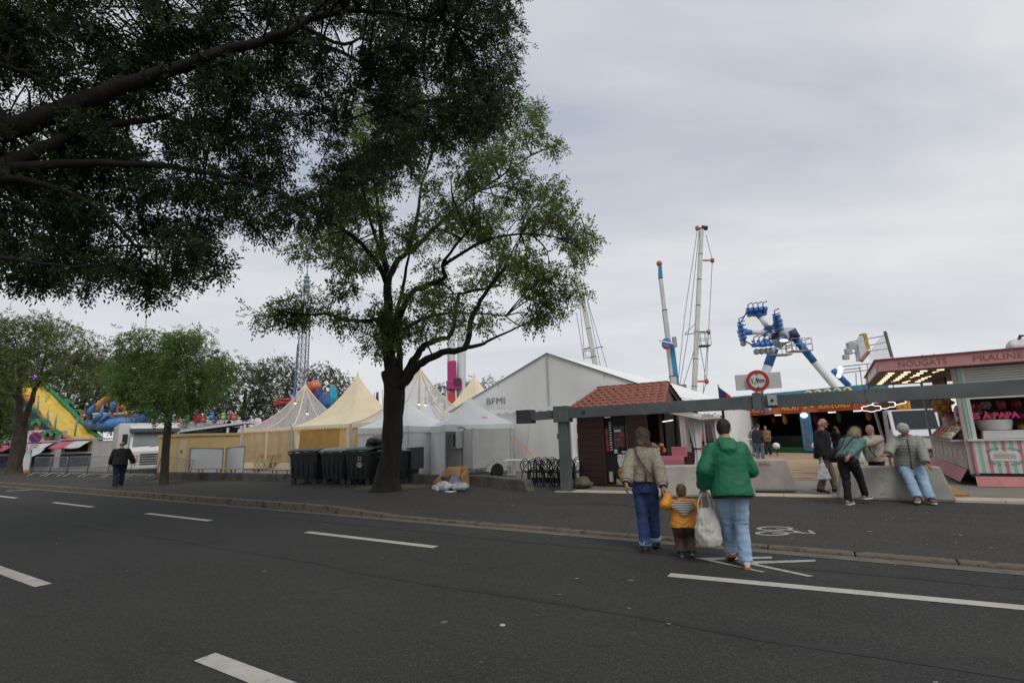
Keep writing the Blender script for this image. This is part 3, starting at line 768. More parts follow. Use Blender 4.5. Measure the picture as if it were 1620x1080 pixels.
j2 = jersey('concrete barrier with red lettering and slanted end beside the green jacket', gp(1140, 780, .03) + Vector((0, .45, 0)), gp(1262, 777, .03), CONC, .78)
j3 = jersey('grey concrete barrier that the man in the padded jacket sits on', gp(1327, 790, .03), gp(1514, 795, .03), CONC2, .70, .5, .16)
text('lettering', 'EMVL', .1, mat('red_marker', (.5, .05, .04), .7), j2, (1.30, .07, .66), FACE @ Matrix.Rotation(-.1, 3, 'X'), .002, width=.28)
# ------------------------------------------------------------------ wheeled bins
BIN = mat('bin_plastic', (0.020, 0.026, 0.025), .5, .2, 4, .08, 40)
BIN_L = mat('bin_lid', (0.035, 0.04, 0.042), .45, .2, 4)
BIN_G = mat('bin_lid_green', (0.03, 0.06, 0.045), .45, .2, 4)
INKW = mat('print_white', (.55, .55, .52), .6)
def bin_(label, loc, rz, w=1.2, lid=True, lidm=BIN_L, print_=False, lid_tilt=0.0, hang=False):
    t = thing('wheeled_bin', label, 'bin', loc, rz, 'large wheeled bins in a row by the trunk')
    d = .95; h = 1.08
    def ring(z, k, r_=.05):
        x, y = w / 2 * k, d / 2 * k
        return [(-x + r_, -y, z), (x - r_, -y, z), (x, -y + r_, z), (x, y - r_, z), (x - r_, y, z), (-x + r_, y, z), (-x, y - r_, z), (-x, -y + r_, z)]
    MB().loft([ring(.20, .84), ring(.24, .87), ring(.9, .96), ring(h, 1.0)]).build('body', BIN, t, smooth=35)
    rim = MB().loft([ring(h - .06, 1.05), ring(h + .02, 1.05)]).build('rim', BIN, t, bevel=.01)
    for i in range(5): MB().slab(-w * .36 + i * w * .18 - .012, -w * .36 + i * w * .18 + .012, -d / 2 * .96 - .01, -d / 2 * .9, .30, .95).build('rib', BIN, t)
    if lid:
        def fl(u_, v_):
            x = (u_ - .5) * w * 1.06; y = (v_ - .5) * d * 1.08
            return (x, y, h + .05 + .13 * (1 - (2 * v_ - 1) ** 2) * .8 + .02 * (1 - (2 * u_ - 1) ** 4) + lid_tilt * (1 - v_))
        l_ = MB().grid(fl, 12, 8).build('lid', lidm, t, smooth=True, solid=.03)
        for x in (-.35, 0, .35): MB().slab(x - .06, x + .06, -d * .54 - .05, -d * .54, h + .02 + lid_tilt, h + .06 + lid_tilt).build('lid_handle', lidm, l_)
    if hang:
        MB().slab(w / 2 + .04, w / 2 + .10, -.5, .45, .45, 1.2).build('lid', BIN_L, t, bevel=.03)
        MB().slab(w / 2 - .15, w / 2 + .07, -.4, .35, 1.13, 1.18).build('lid_hinge', BIN, t)
    for x in (-1, 1):
        for y in (-1, 1):
            wl = MB().lathe([(.03, -.03), (.095, -.03), (.1, -.015), (.1, .015), (.095, .03), (.03, .03)], 14, (x * w * .36, y * d * .36, .1), FLIP).build('wheel', BLACKP, t, smooth=40)
            MB().slab(x * w * .36 - .04, x * w * .36 + .04, y * d * .36 - .05, y * d * .36 + .05, .14, .22).build('castor', DSTEEL, t)
    for x in (-1, 1): MB().slab(x * (w / 2 + .03) - .03, x * (w / 2 + .03) + .03, -.12, .12, .85, .95).build('lug', BIN, t, bevel=.01)
    if print_:
        text('lettering', '22', .17, INKW, t, (.10, -d / 2 * .97 - .012, .88), FACE, .002)
        for k_, z in ((.20, .74), (.26, .68), (.2, .62)): MB().slab(.10 - k_ / 2, .10 + k_ / 2, -d / 2 * .955 - .012, -d / 2 * .95, z - .018, z + .018).build('print_line', INKW, t)
    return t
ZP = .125
def gpz(x, y, z=ZP): q = gp(x, y, z); return q
B = radians(-16)
bin_('black wheeled bin at the left end of the row', gpz(491, 764.5), B, 1.22)
bin_('second wheeled bin from the left with pale green lid', gpz(537, 765), B + .05, .98, lidm=mat('bin_lid_pale', (.22, .26, .22), .5))
bin_('wheeled bin with white printed number and a black bag on its lid', gpz(577, 765.5), B - .05, 1.02, lidm=BIN_G, print_=True)
bin_('larger grey wheeled bin behind the trunk, lid hanging open', gpz(629, 764) + Vector((.0, .3, 0)), B, 1.25, lid=False, hang=True)
def crumple(r, seed, amp=.25, n=16, m=10):
    rr = np.random.default_rng(seed); ph = rr.uniform(0, 6.28, 9); fr = rr.uniform(2, 6, 9)
    mb_ = MB().ell((0, 0, 0), (1, 1, 1), n, m); vs = []
    for v in mb_.v:
        k_ = 1 + amp * (sin(v[0] * fr[0] + ph[0]) + sin(v[1] * fr[1] + ph[1]) + sin(v[2] * fr[2] + ph[2]) + sin((v[0] + v[1]) * fr[3] + ph[3]) + sin((v[1] - v[2]) * fr[4] + ph[4])) * .4
        vs.append((v[0] * r[0] * k_, v[1] * r[1] * k_, v[2] * r[2] * k_))
    mb_.v = vs; return mb_
BAGB = mat('black_bag', (.015, .016, .017), .35, .3, 6, .4, 14)
q = gpz(590, 765)
tag(crumple((.33, .30, .20), 3, .3).build('rubbish_bag', BAGB, smooth=True, loc=(q.x, q.y + .1, 1.45)), 'black rubbish bag lying on top of the printed bin', 'bag')

# ------------------------------------------------------------------ cardboard and rubbish by the trunk
CARD = mat('cardboard', (.34, .20, .105), .85, .15, 4, .15, 20, wear=((.22, .12, .06), .62, 3))
q = gpz(706, 775.5, .07); t = thing('cardboard_box', 'torn open brown cardboard box slumped against the low wall', 'box', (q.x, q.y, .07), TH + .25)
def fc1(u_, v_):
    x = -.55 + 1.05 * u_; z = v_ * (.18 + .52 * min(1, u_ * 1.6)); y = .15 - .35 * sin(u_ * 2.2) * (1 - v_ * .4) + .03 * sin(u_ * 9 + v_ * 4)
    return (x, y, z)
MB().grid(fc1, 14, 6).build('curled_side', CARD, t, smooth=True, solid=.012)
def fc2(u_, v_): return (-.1 + .75 * u_, .25 - .12 * v_ + .02 * sin(u_ * 7), .02 + .62 * v_ * (1 - .12 * sin(u_ * 5)))
MB().grid(fc2, 10, 5).build('rear_side', CARD, t, smooth=True, solid=.012)
def fc3(u_, v_): return (.64 - .03 * v_, .22 - .5 * u_, .02 + .6 * v_ * (1 - .2 * u_))
MB().grid(fc3, 6, 4).build('end_side', CARD, t, smooth=True, solid=.012)
def fc4(u_, v_): return (-.85 + .8 * u_ + .1 * v_, -.45 + .4 * v_, .015 + .03 * sin(u_ * 3) * v_)
MB().grid(fc4, 6, 4).build('bottom_flap', CARD, t, smooth=True, solid=.012)
rub = [('grey clear plastic sheet', (.42, .43, .46), (.27, .2, .15), (.05, -.2)), ('dark maroon crumpled cloth', (.07, .02, .03), (.16, .14, .12), (.0, .02)), ('pale crumpled paper', (.5, .47, .44), (.14, .1, .10), (-.12, -.3)),
       ('grey wrinkled plastic bag', (.33, .34, .37), (.2, .17, .15), (.42, -.28)), ('purple grey crumpled packaging', (.2, .18, .25), (.22, .16, .2), (.22, -.05)), ('small orange red scrap', (.5, .13, .07), (.07, .06, .05), (.3, -.16)), ('white flat scrap', (.6, .6, .58), (.15, .05, .025), (.28, -.48)), ('white crumpled paper', (.6, .58, .55), (.1, .1, .08), (.12, .12))]
for i, (nm, c_, r_, (x, y)) in enumerate(rub):
    w_ = Vector((q.x, q.y, 0)) + Matrix.Rotation(TH + .25, 3, 'Z') @ Vector((x * 1.25 + .12, y - .22, 0))
    tag(crumple(r_, 20 + i, .34).build('rubbish', mat('rubbish_%d' % i, c_, .5, .35, 9, .4, 18), smooth=35, loc=(w_.x, w_.y, .09 + r_[2] * (.8 if i not in (7, 1) else 2.4))), nm + ' in the rubbish heap beside the cardboard box', 'rubbish', 'rubbish in the heap by the cardboard box')

# ------------------------------------------------------------------ black chairs and folding table
BISTRO = mat('black_wood', (.014, .013, .013), .4, .3, 8)
q = gp(815, 772, .05)
ct = Vector((.35, 17.2, 0))
tt = thing('folding_table', 'white folding table top behind the black chairs', 'table', (.55, 18.0, .03), TH * .4)
MB().slab(-.95, .95, -.4, .4, .72, .755).build('table_top', mat('table_white', (.62, .62, .6), .5, .05), tt, bevel=.01)
for x in (-.8, .8):
    for y in (-.32, .32): MB().bar((x, y, 0), (x * .9, y, .72), .015, 6).build('leg', ALU, tt)
def bistro(label, loc, rz):
    t = thing('bistro_chair', label, 'chair', loc, rz, 'black bistro chairs pushed together')
    MB().lathe([(.19, .43), (.205, .445), (.19, .46)], 14).build('seat', BISTRO, t, smooth=40)
    for x, y in ((-.15, -.15), (.15, -.15)): MB().bar((x * 1.2, y * 1.2, 0), (x, y, .44), .017, 6).build('leg', BISTRO, t)
    for x in (-.15, .15): MB().path([(x * 1.25, .22, 0), (x * 1.0, .17, .44)], .017, 6).build('leg', BISTRO, t)
    b1 = [(-.16, .17, .44)] + [(-.19 * cos(a), .2 + .03, .60 + .24 * sin(a)) for a in np.linspace(0, pi, 11)] + [(.16, .17, .44)]
    MB().path(b1, .015, 6).build('back_hoop', BISTRO, t, smooth=True)
    b2 = [(-.07, .18, .45)] + [(-.1 * cos(a), .21, .66 + .13 * sin(a)) for a in np.linspace(0, pi, 9)] + [(.07, .18, .45)]
    MB().path(b2, .013, 6).build('inner_hoop', BISTRO, t, smooth=True)
    for sx_ in (-1, 1): MB().path([(sx_ * .15, .18, .46), (0, .21, .62), (-sx_ * .14, .22, .78)], .011, 5).build('back_slat', BISTRO, t, smooth=True)
    MB().path([(.17 * cos(a), .17 * sin(a), .2) for a in np.linspace(0, 2 * pi, 13)], .009, 5).build('stretcher_ring', BISTRO, t)
    return t
c0 = bistro('leftmost black bistro chair of the front row by the barrier post', (.42, 16.55, .04), pi + TH)
fr_names = ['second', 'third', 'fourth', 'fifth', 'sixth', 'rightmost']
for i in range(6):
    p_ = Vector((.42, 16.55, .04)) + U * .255 * (i + 1); dup(c0, p_, pi + TH + random.uniform(-.3, .3), fr_names[i] + ' black bistro chair of the front row by the barrier post')
for i in range(6):
    p_ = Vector((.62, 16.95, .04)) + U * .28 * i; dup(c0, p_, TH + random.uniform(-.3, .3), ('leftmost', 'second', 'third', 'fourth', 'fifth', 'rightmost')[i] + ' black bistro chair of the rear row, nearest the folding table')
tag(MB().slab(-.9, .9, -.02, .02, .02, .2).build('blue_tarpaulin', mat('blue_tarp', (.05, .18, .42), .5, .2, 4), loc=(1.3, 16.9, .03), rz=TH), 'folded blue tarpaulin on the ground behind the black chairs', 'tarpaulin')
tag(crumple((.35, .28, .16), 44, .25).build('sandbag', mat('sack_brown', (.13, .12, .08), .9, .25, 5, .3, 30), smooth=True, loc=(1.95, 15.75, .14)), 'brown green sack lying at the foot of the barrier post', 'sack')

# ------------------------------------------------------------------ tiled wooden chalet
DWOOD = mat('dark_stained_wood', (.042, .019, .015), .6, .25, 3, .3, 12, stretch=(1, 1, 9))
TILE = mat('roof_tile', (.26, .092, .062), .8, .35, 2.5, .3, 30, wear=((.13, .055, .04), .55, 4))
CH = thing('wooden_chalet', 'dark wooden stall chalet with red tiled roof, behind the grey barrier', 'chalet', (3.7, 16.6, .04), TH)
hx, hy, ez = 1.35, 1.0, 2.33
def boards(x0, x1, y, z0, z1, parent, horizontal=True, n=12, face=-1, th=.03):
    hgt = (z1 - z0) / n
    for i in range(n):
        MB().slab(x0, x1, y - th / 2 + random.uniform(-.003, .003), y + th / 2, z0 + i * hgt + .004, z0 + (i + 1) * hgt - .004).build('plank', DWOOD, parent)
wl = MB().slab(-hx, hx, hy - .05, hy, 0, ez).slab(-hx, -hx + .05, -hy + .06, hy, 0, ez).slab(hx - .05, hx, .5, hy, 0, ez).build('wall', DWOOD, CH)
boards(-hx, -.52, -hy, .02, ez, wl, n=12); boards(.30, .86, -hy, .02, ez, wl, n=12)
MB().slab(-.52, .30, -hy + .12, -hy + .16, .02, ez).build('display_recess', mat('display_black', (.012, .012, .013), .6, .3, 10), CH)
MB().slab(-hx, hx, -hy - .02, -hy + .06, ez, ez + .12).build('lintel', DWOOD, CH)
for x in (-hx + .03, -.52, .30, .87, hx - .04): MB().slab(x - .04, x + .04, -hy - .03, -hy + .05, 0, ez).build('post', DWOOD, CH)
fl = MB().slab(-hx, hx, -hy, hy, -.03, .02).build('floor', DWOOD, CH)
# roof: hipped on the left, gable on the right, single tiles in courses
ov = .18; ridge_z = 3.0; rx0, rx1 = -.95, 1.32
ex0, ex1, ey = -hx - ov, hx + ov - .06, hy + ov
rfm = MB()
rfm.add([(ex0, -ey, ez + .02), (ex1, -ey, ez + .02), (rx1, 0, ridge_z - .05), (rx0, 0, ridge_z - .05), (ex0, ey, ez + .02), (ex1, ey, ez + .02)],
        [(0, 1, 2, 3), (5, 4, 3, 2), (4, 0, 3), (0, 4, 5, 1)])
roof = rfm.build('roof', DWOOD, CH)
tile_me = MB()
tw, tl = .26, .30
prof = [(-tw / 2, 0), (-tw / 4, .028), (0, .036), (tw / 4, .028), (tw / 2, 0)]
vs = [(x, y, z + (0 if y > 0 else .018)) for y in (-tl / 2, tl / 2) for x, z in prof] + [(x, y, z - .014 + (0 if y > 0 else .018)) for y in (-tl / 2, tl / 2) for x, z in prof]
fs = [(i, i + 1, i + 6, i + 5) for i in range(4)] + [(10 + i + 5, 10 + i + 6, 10 + i + 1, 10 + i) for i in range(4)] + [(i, 10 + i, 11 + i, i + 1) for i in range(4)]
tile_me.add(vs, fs); TM = tile_me.mesh('roof_tile'); TM.materials.append(TILE)
def tiles(side):
    slope = Vector((0, side * ey, ridge_z - ez)); L_ = sqrt(ey ** 2 + (ridge_z - ez) ** 2); rows = int(L_ / .2)
    ang = math.atan2(ridge_z - ez, ey)
    for r_ in range(rows + 1):
        k_ = (r_ + .5) / (rows + 1); y = -ey * (1 - k_); z = ez + .05 + (ridge_z - ez) * k_
        x0 = ex0 + (rx0 - ex0) * k_ + .1; x1 = ex1 + (rx1 - ex1) * k_ - .05; n_ = int((x1 - x0) / .235)
        for i in range(n_ + 1):
            o = bpy.data.objects.new('roof_tile', TM); COL.objects.link(o); o.parent = roof
            yy = y if side < 0 else -y
            o.location = (x0 + (x1 - x0) * i / n_, yy, z + .012)
            o.rotation_euler = (ang + random.uniform(-.03, .03), random.uniform(-.03, .03), random.uniform(-.03, .03)) if side < 0 else (ang, 0, pi + random.uniform(-.02, .02))
tiles(-1); tiles(1)
n_ = 9
for i in range(n_):
    MB().path([(rx0 + (rx1 - rx0) * i / n_, 0, ridge_z + .02), (rx0 + (rx1 - rx0) * (i + 1.1) / n_, 0, ridge_z + .03)], [.10, .085], 8).build('ridge_tile', TILE, roof, smooth=True)
for sy in (-1, 1): MB().beam((ex1 + .02, sy * ey, ez - .02), (rx1 + .03, 0, ridge_z - .06), .04, .16).build('bargeboard', DWOOD, CH)
MB().prism([(-ey + .15, ez + .05), (ey - .15, ez + .05), (0, ridge_z - .12)], hx - .03, hx, Matrix(((0, 0, 1), (1, 0, 0), (0, 1, 0)))).build('gable_board', mat('gable_wood', (.16, .085, .05), .7, .2, 5), CH)
# things hung in the display recess
def panel(name, x, z, w, h, c_, parent=CH, y=-hy + .10, th=.012, rough=.6): return MB().slab(x - w / 2, x + w / 2, y - th, y, z - h / 2, z + h / 2).build(name, mat('pn_%s_%.2f_%.2f_%.2f' % (name, *c_), c_, rough, .25, 12), parent)
HAR = mat('harness_white', (.55, .55, .55), .5)
MB().slab(-.42, -.24, -hy - .02, -hy + .06, 2.02, 2.2).build('lamp_box', mat('lamp_white', (.6, .6, .6), .5), CH)
panel('orange_sign', .12, 2.17, .36, .16, (.35, .10, .04), y=-hy + .02)
for i in range(12): panel('bead_tab', -.30, 1.05 + i * .075, .07, .035, (.5, .5, .5))
panel('dark_shirt', -.02, 1.45, .36, .62, (.07, .06, .065)); panel('white_print', -.05, 1.62, .2, .07, (.5, .5, .5), y=-hy + .08); panel('grey_print', -.15, 1.0, .1, .12, (.42, .42, .42), y=-hy + .08); panel('white_print', .02, .86, .26, .04, (.5, .48, .45), y=-hy + .08); panel('striped_scarf', -.42, 1.35, .08, .7, (.25, .05, .06)); panel('red_patch', .07, 1.5, .09, .12, (.42, .03, .05), y=-hy + .08); panel('red_patch', -.04, 1.34, .14, .06, (.42, .04, .05), y=-hy + .08)
panel('red_patch', -.12, 1.14, .1, .1, (.2, .02, .03), y=-hy + .08); panel('red_patch', .10, 1.16, .1, .1, (.2, .02, .03), y=-hy + .08); panel('grey_print', .12, .98, .16, .07, (.45, .45, .45), y=-hy + .08)
panel('yellow_strip', .23, 1.27, .055, .72, (.62, .38, .05)); panel('red_strip_top', .23, 1.72, .06, .16, (.5, .12, .04))
sh = MB().prism([(-.1, .36), (-.16, .62), (-.13, .8), (-.05, .82), (0, .79), (.05, .82), (.13, .8), (.16, .62), (.1, .36), (.05, .42), (0, .37), (-.05, .42)], 0, .012, FLIP, (.04, -hy + .09, .1)).build('white_shirt_print', HAR, CH)
MB().lathe([(.2, 0), (.2, .014)], 28, (.07, -hy + .03, .36), FLIP).build('badge_ring', mat('badge_red', (.28, .03, .03), .5), CH)
MB().lathe([(.165, 0), (.165, .016)], 28, (.07, -hy + .028, .36), FLIP).build('badge_disc', mat('badge_yellow', (.55, .40, .05), .5, .2, 5), CH)
MB().slab(-.1, .24, -hy - .0, -hy + .012, .33, .43).build('badge_band', mat('badge_dark', (.09, .03, .02), .5), CH)
text('lettering', 'DAKAR', .11, mat('badge_yellow', (.55, .4, .05)), CH, (.07, -hy - .004, .38), FACE, .002, width=.29)
panel('pale_panel', -.34, .25, .12, .3, (.35, .35, .33), y=-hy + .04); panel('yellow_panel', .02, .1, .4, .16, (.40, .34, .12), y=-hy + .05)
# hanging goods on the left side of the chalet
for i, (z, c_, h_) in enumerate(((1.72, (.6, .04, .05), .3), (1.0, (.62, .05, .22), .36), (.35, (.04, .12, .4), .25), (1.3, (.03, .03, .03), .25))):
    MB().slab(-hx - .16, -hx - .02, -hy + .25, -hy + .3, z - h_ / 2, z + h_ / 2).build('hanging_shirt', mat('shirt_%d' % i, c_, .8, .2, 5), CH)
MB().slab(-hx - .03, -hx + .0, -hy - .5, -hy - .03, .0, .012).build('ramp_plate', ALU, CH)
# inside the serving side
MB().slab(.9, hx - .06, hy - .09, hy - .06, .05, 2.3).build('inner_back_wall', mat('inner_grey', (.46, .46, .44), .8, .1, 2), CH)
tl_ = MB().bar((.93, .55, 1.86), (1.28, .5, 1.90), .013, 8).build('tube_light', LIGHTW, CH)
for i in range(8): MB().ell((.92 + i * .17, -hy - .08 + .02 * (i % 2), 2.18 - .012 * i), (.017, .017, .022), 8, 6).build('bulb', LIGHTM, CH)
MB().path([(.85 + i * .17, -hy - .08, 2.215 - .012 * i) for i in range(9)], .006, 4).build('bulb_cord', BLACKP, CH)
# counter and awning to the right of the chalet
PINKC = mat('pink_cloth', (.50, .16, .20), .85, .10, 3, .3, 8)
q = at(1064, 735, 14.3)
t = thing('stall_table', 'table under a pink cloth in the open serving side of the chalet', 'table', (q.x, q.y, .03), TH + .1)
def ftc(u_, v_): return (-.36 + .72 * u_, -.32 - .02 * sin(u_ * 14) * (1 - v_), .18 + .70 * v_)
MB().grid(ftc, 20, 6).build('cloth_front', PINKC, t, smooth=True, solid=.006)
MB().slab(-.37, .37, -.32, .34, .875, .895).build('cloth_top', PINKC, t, bevel=.006)
for x in (-.33, .33):
    for y in (-.27, .3): MB().slab(x - .02, x + .02, y - .02, y + .02, 0, .88).build('leg', DWOOD, t)
q2 = at(1074, 706, 14.4); tag(MB().slab(-.18, .18, -.12, .12, 0, .24).build('pink_box', PINKC, loc=(q2.x, q2.y, .928), rz=TH), 'small pink box standing on the pink cloth table', 'box')
for i, (px_, py_, c_, r_) in enumerate(((1040, 712, (.35, .16, .05), .09), (1050, 712, (.5, .1, .05), .07), (1034, 708, (.12, .09, .07), .12), (1046, 704, (.45, .25, .1), .06))):
    p_ = at(px_, py_, 14.8)
    tag(crumple((r_, r_, r_ * 1.1), 60 + i, .3).build('sweets_bag', mat('sweets_%d' % i, c_, .4, .4, 15), smooth=True, loc=p_), ('orange brown', 'red orange', 'dark brown', 'tan')[i] + ' bag of sweets behind the pink cloth table', 'bag', 'sweet bags in the chalet')
q3 = at(1095, 730, 15.2); tag(MB().slab(-.55, .55, -.3, .3, 0, .95).build('brown_counter', mat('counter_brown', (.10, .045, .03), .6, .2, 4), loc=(q3.x, q3.y, .03), rz=TH), 'dark brown counter block between chalet and white curtain', 'counter')
aw = thing('awning', 'striped brown and white folding awning slanting down beside the chalet', 'awning', (0, 0, 0), 0)
a0, a1, a2, a3 = at(1033, 648, 15.0), at(1082, 650, 16.3), at(1140, 661, 15.6), at(1108, 663, 14.2)
MB().add([a0, a3, a2, a1], [(0, 1, 2, 3)]).build('cloth', stripe_mat('awning_stripe', ((.36, .32, .28), (.12, .07, .05)), .12, 1), aw, solid=.03)
MB().bar(a0, a3, .03, 6).build('arm', ALU, aw); MB().bar(a3, a2, .035, 6).build('front_rail', mat('rail_beige', (.4, .33, .27), .6), aw)
MB().bar(at(1068, 650, 15.5), Vector((at(1068, 650, 15.5).x, 15.5, 0)), .035, 6).build('post', DSTEEL, aw)
MB().bar(at(1112, 660, 14.6), Vector((at(1112, 660, 14.6).x, 14.6, 0)), .025, 6).build('post', ALU, aw)
for i, (px_, Y_, w_) in enumerate(((1099, 14.8, .34), (1131, 15.6, .26))):
    b_ = at(px_, 655, Y_); t = thing('white_curtain', ('gathered white plastic curtain left of the red shirts', 'gathered white plastic curtain right of the red shirts')[i], 'curtain', (b_.x, b_.y, .04), 0, 'white curtains by the chalet')
    curtain(t, 0, 0, .25, b_.z - .04, w_, WHITE_T, 5 + i, 'drape', .4)
    MB().bar((0, 0, 0), (0, 0, b_.z), .03, 6).build('pole', ALU, t)
    MB().path([(w_ * .3 * cos(a), w_ * .2 * sin(a), 1.05) for a in np.linspace(0, 2 * pi, 13)], .02, 5).build('tie', BLACKP, t)
for i, (px_, c_) in enumerate(((1110, (.5, .02, .03)), (1117, (.55, .03, .04)), (1123, (.06, .05, .06)))):
    b_ = at(px_, 677, 17); t = thing('hanging_shirt', ('left red shirt', 'right red shirt', 'dark shirt')[i] + ' hanging between the two white curtains', 'shirt', b_, .2 * i, 'shirts hanging beside the chalet')
    MB().prism([(-.2, -.42), (-.2, .2), (-.34, .0), (-.4, .1), (-.2, .4), (-.08, .42), (0, .38), (.08, .42), (.2, .4), (.4, .1), (.34, .0), (.2, .2), (.2, -.42)], -.03, .03, FLIP).build('cloth', mat('hang_shirt_%d' % i, c_, .8, .2, 6), t)
    MB().path([(-.18, 0, .38), (0, 0, .47), (.18, 0, .38)], .01, 5).build('hanger', DSTEEL, t)
ss = thing('clothes_stall', 'dark open clothes stall behind the hanging red shirts', 'stall', (at(1108, 700, 18.6).x, 18.6, .03), TH)
MB().slab(-1.5, .75, .9, .96, 0, 2.35).slab(-1.5, -1.44, 0, .9, 0, 2.35).build('back_panel', mat('stall_dark_brown', (.05, .032, .028), .8, .4, 2), ss)
MB().slab(-1.6, .8, -.1, 1.0, 2.35, 2.42).build('roof', mat('stall_roof_beige', (.34, .28, .22), .7), ss)
for i_, (x_, z_, c_) in enumerate(((-1.0, 1.5, (.3, .05, .05)), (-.6, 1.45, (.06, .08, .2)), (-.2, 1.55, (.35, .3, .26)), (.25, 1.5, (.4, .03, .04)), (.55, 1.5, (.45, .04, .05)), (-.8, .7, (.28, .2, .18)), (.0, .7, (.35, .12, .14)), (.5, .7, (.2, .2, .22)))):
    MB().slab(x_ - .18, x_ + .18, .78, .84, z_ - .36, z_ + .36).build('folded_garment', mat('garment_%d' % i_, c_, .85, .4, 7), ss, bevel=.03)
tag(MB().slab(-.5, .5, -.2, .2, 0, .8).build('shirt_table', mat('table_pinkgrey', (.3, .2, .2), .7, .4, 10), loc=(at(1118, 715, 17).x, 17, .03), rz=TH), 'cluttered reddish stall table below the hanging shirts', 'table')
tag(MB().add([at(1105, 655, 17.5), at(1142, 657, 17.2), at(1140, 640, 20), at(1100, 641, 20)], [(0, 1, 2, 3)]).build('canopy', WHITE_T, solid=.02), 'small white canopy over the hanging shirts', 'canopy')
# ------------------------------------------------------------------ casino game stand
ORNG = mat('casino_red', (.42, .055, .025), .5, .35, 3, col2=(.55, .16, .03), detail=2)
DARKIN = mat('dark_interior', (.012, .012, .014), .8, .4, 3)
GOLD = mat('gold_letters', (.70, .45, .06), .45, .15, 6)
BLUEP = mat('blue_panel', (.03, .16, .34), .5, .35, 3, col2=(.06, .30, .45))
CP = Vector((14.3, 37.4, 0)); CQ = Vector((20.3, 26.5, 0)); cd_ = (CQ - CP); CL = cd_.length; crz = math.atan2(cd_.y, cd_.x)
t = thing('casino_stand', 'long dark game stand with red orange fascia naming gambling cities', 'stand', CP, crz)
MB().slab(0, CL, -.1, 4.2, .0, .12).build('platform', mat('platform_dark', (.03, .03, .03), .7), t)
MB().slab(-.1, CL + .1, -.16, -.1, .02, .34).build('green_strip', mat('green_turf', (.02, .10, .03), .9, .3, 9, .3, 60), t)
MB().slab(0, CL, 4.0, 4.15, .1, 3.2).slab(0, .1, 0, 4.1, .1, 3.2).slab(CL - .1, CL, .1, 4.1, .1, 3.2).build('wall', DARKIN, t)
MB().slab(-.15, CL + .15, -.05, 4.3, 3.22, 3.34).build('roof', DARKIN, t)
MB().slab(.1, CL - .1, 1.4, 1.6, .12, 1.0).build('game_counter', mat('counter_black', (.02, .02, .022), .5), t)
fa = MB().slab(-.2, CL + .2, -.25, -.12, 2.40, 3.05).build('fascia', ORNG, t)
def casino_txt(s_, x, w_): 
    MB().slab(x - w_ / 2 - .12, x + w_ / 2 + .12, -.29, -.25, 2.48, 2.95).build('name_panel', mat('panel_red', (.40, .03, .025), .5, .15, 4), t)
    text('lettering', s_, .42, GOLD, t, (x, -.30, 2.71), FACE, .01, width=w_, bold=.006)
casino_txt('LAS VEGAS', 1.35, 1.5); casino_txt('DUBAI', 4.0, .95); casino_txt('MACAO', 6.35, 1.1); casino_txt('MONTE CARLO', 9.0, 1.75); casino_txt('ATLANTIC', 11.6, 1.3)
for i in range(26):
    x = 2.7 + random.random() * 9.2
    if any(abs(x - a) < b for a, b in ((4, .7), (6.35, .8), (9, 1.1), (11.6, .9))): continue
    c_ = random.choice(((.65, .6, .55), (.5, .42, .1), (.1, .2, .42), (.5, .05, .05), (.08, .08, .08)))
    MB().lathe([(random.uniform(.08, .2), 0), (.1, .02)], random.choice((5, 6, 9)), (x, -.26, random.uniform(2.5, 2.95)), FLIP).build('painted_motif', mat('motif_%d' % int(c_[0] * 100), c_, .5, .3, 8), t)
up = MB().slab(1.2, CL - .6, -.2, -.1, 3.06, 3.75).build('upper_sign', BLUEP, t)
for i in range(5): MB().path([(7.6 + i * .56 + .2 * cos(a), -.24, 3.38 + .27 * sin(a)) for a in np.linspace(0, 2 * pi, 15)], .065, 6).build('round_letter', mat('cream_letters', (.7, .62, .3), .5), t)
for i in range(3): MB().path([(3.2 + i * .6 + .2 * cos(a), -.24, 3.38 + .27 * sin(a)) for a in np.linspace(pi, 2 * pi, 8)], .065, 6).build('round_letter', MATS['cream_letters'], t)
for i, (x, c_, s_) in enumerate(((3.0, (.11, .13, .08), .36), (5.2, (.32, .23, .03), .30), (10.2, (.22, .10, .02), .28), (8.6, (.04, .07, .02), .3), (11.2, (.06, .07, .1), .4), (7.2, (.12, .03, .04), .3), (4.4, (.3, .02, .02), .2))):
    mb_ = MB().ell((x, .8, 2.05), (s_ * .55, s_ * .45, s_), 10, 8); mb_.ell((x, .75, 2.02 + s_ * .8), (s_ * .4, s_ * .35, s_ * .4), 10, 6)
    mb_.build('plush_prize', mat('plush_%d' % i, c_, .95, .3, 9), t, smooth=True)
for i, x in enumerate((1.5, 5.0, 8.4, 9.8)): MB().slab(x, x + .35, .1, .25, 2.32, 2.37).build('strip_lamp', LIGHTW, t)
vs_ = thing('vertical_sign', 'tall blue vertical sign with red letters in the middle of the game stand', 'sign', CP + cd_.normalized() * 7.15 + Vector((-.15, -.1, .12)), crz)
MB().slab(-.32, .32, -.05, .05, 0, 2.3).build('board', BLUEP, vs_, bevel=.02)
RL = mat('red_letters', (.42, .06, .09), .5)
for i in range(5):
    z_ = 1.72 - i * .35
    MB().slab(-.13, -.07, -.07, -.05, z_ - .12, z_ + .12).slab(-.07, .13, -.07, -.05, z_ + (.06 if i % 2 else -.03), z_ + (.12 if i % 2 else .03)).slab(.07, .13, -.07, -.05, z_ - .12, z_ + (-.0 if i % 2 else -.03)).build('painted_glyph', RL, vs_)
MB().ell((0, -.1, 2.12), (.24, .08, .16), 12, 8).build('lit_top', mat('lit_blue_white', (.75, .80, 1.0), .5, .1, emit=1.2), vs_, smooth=True)
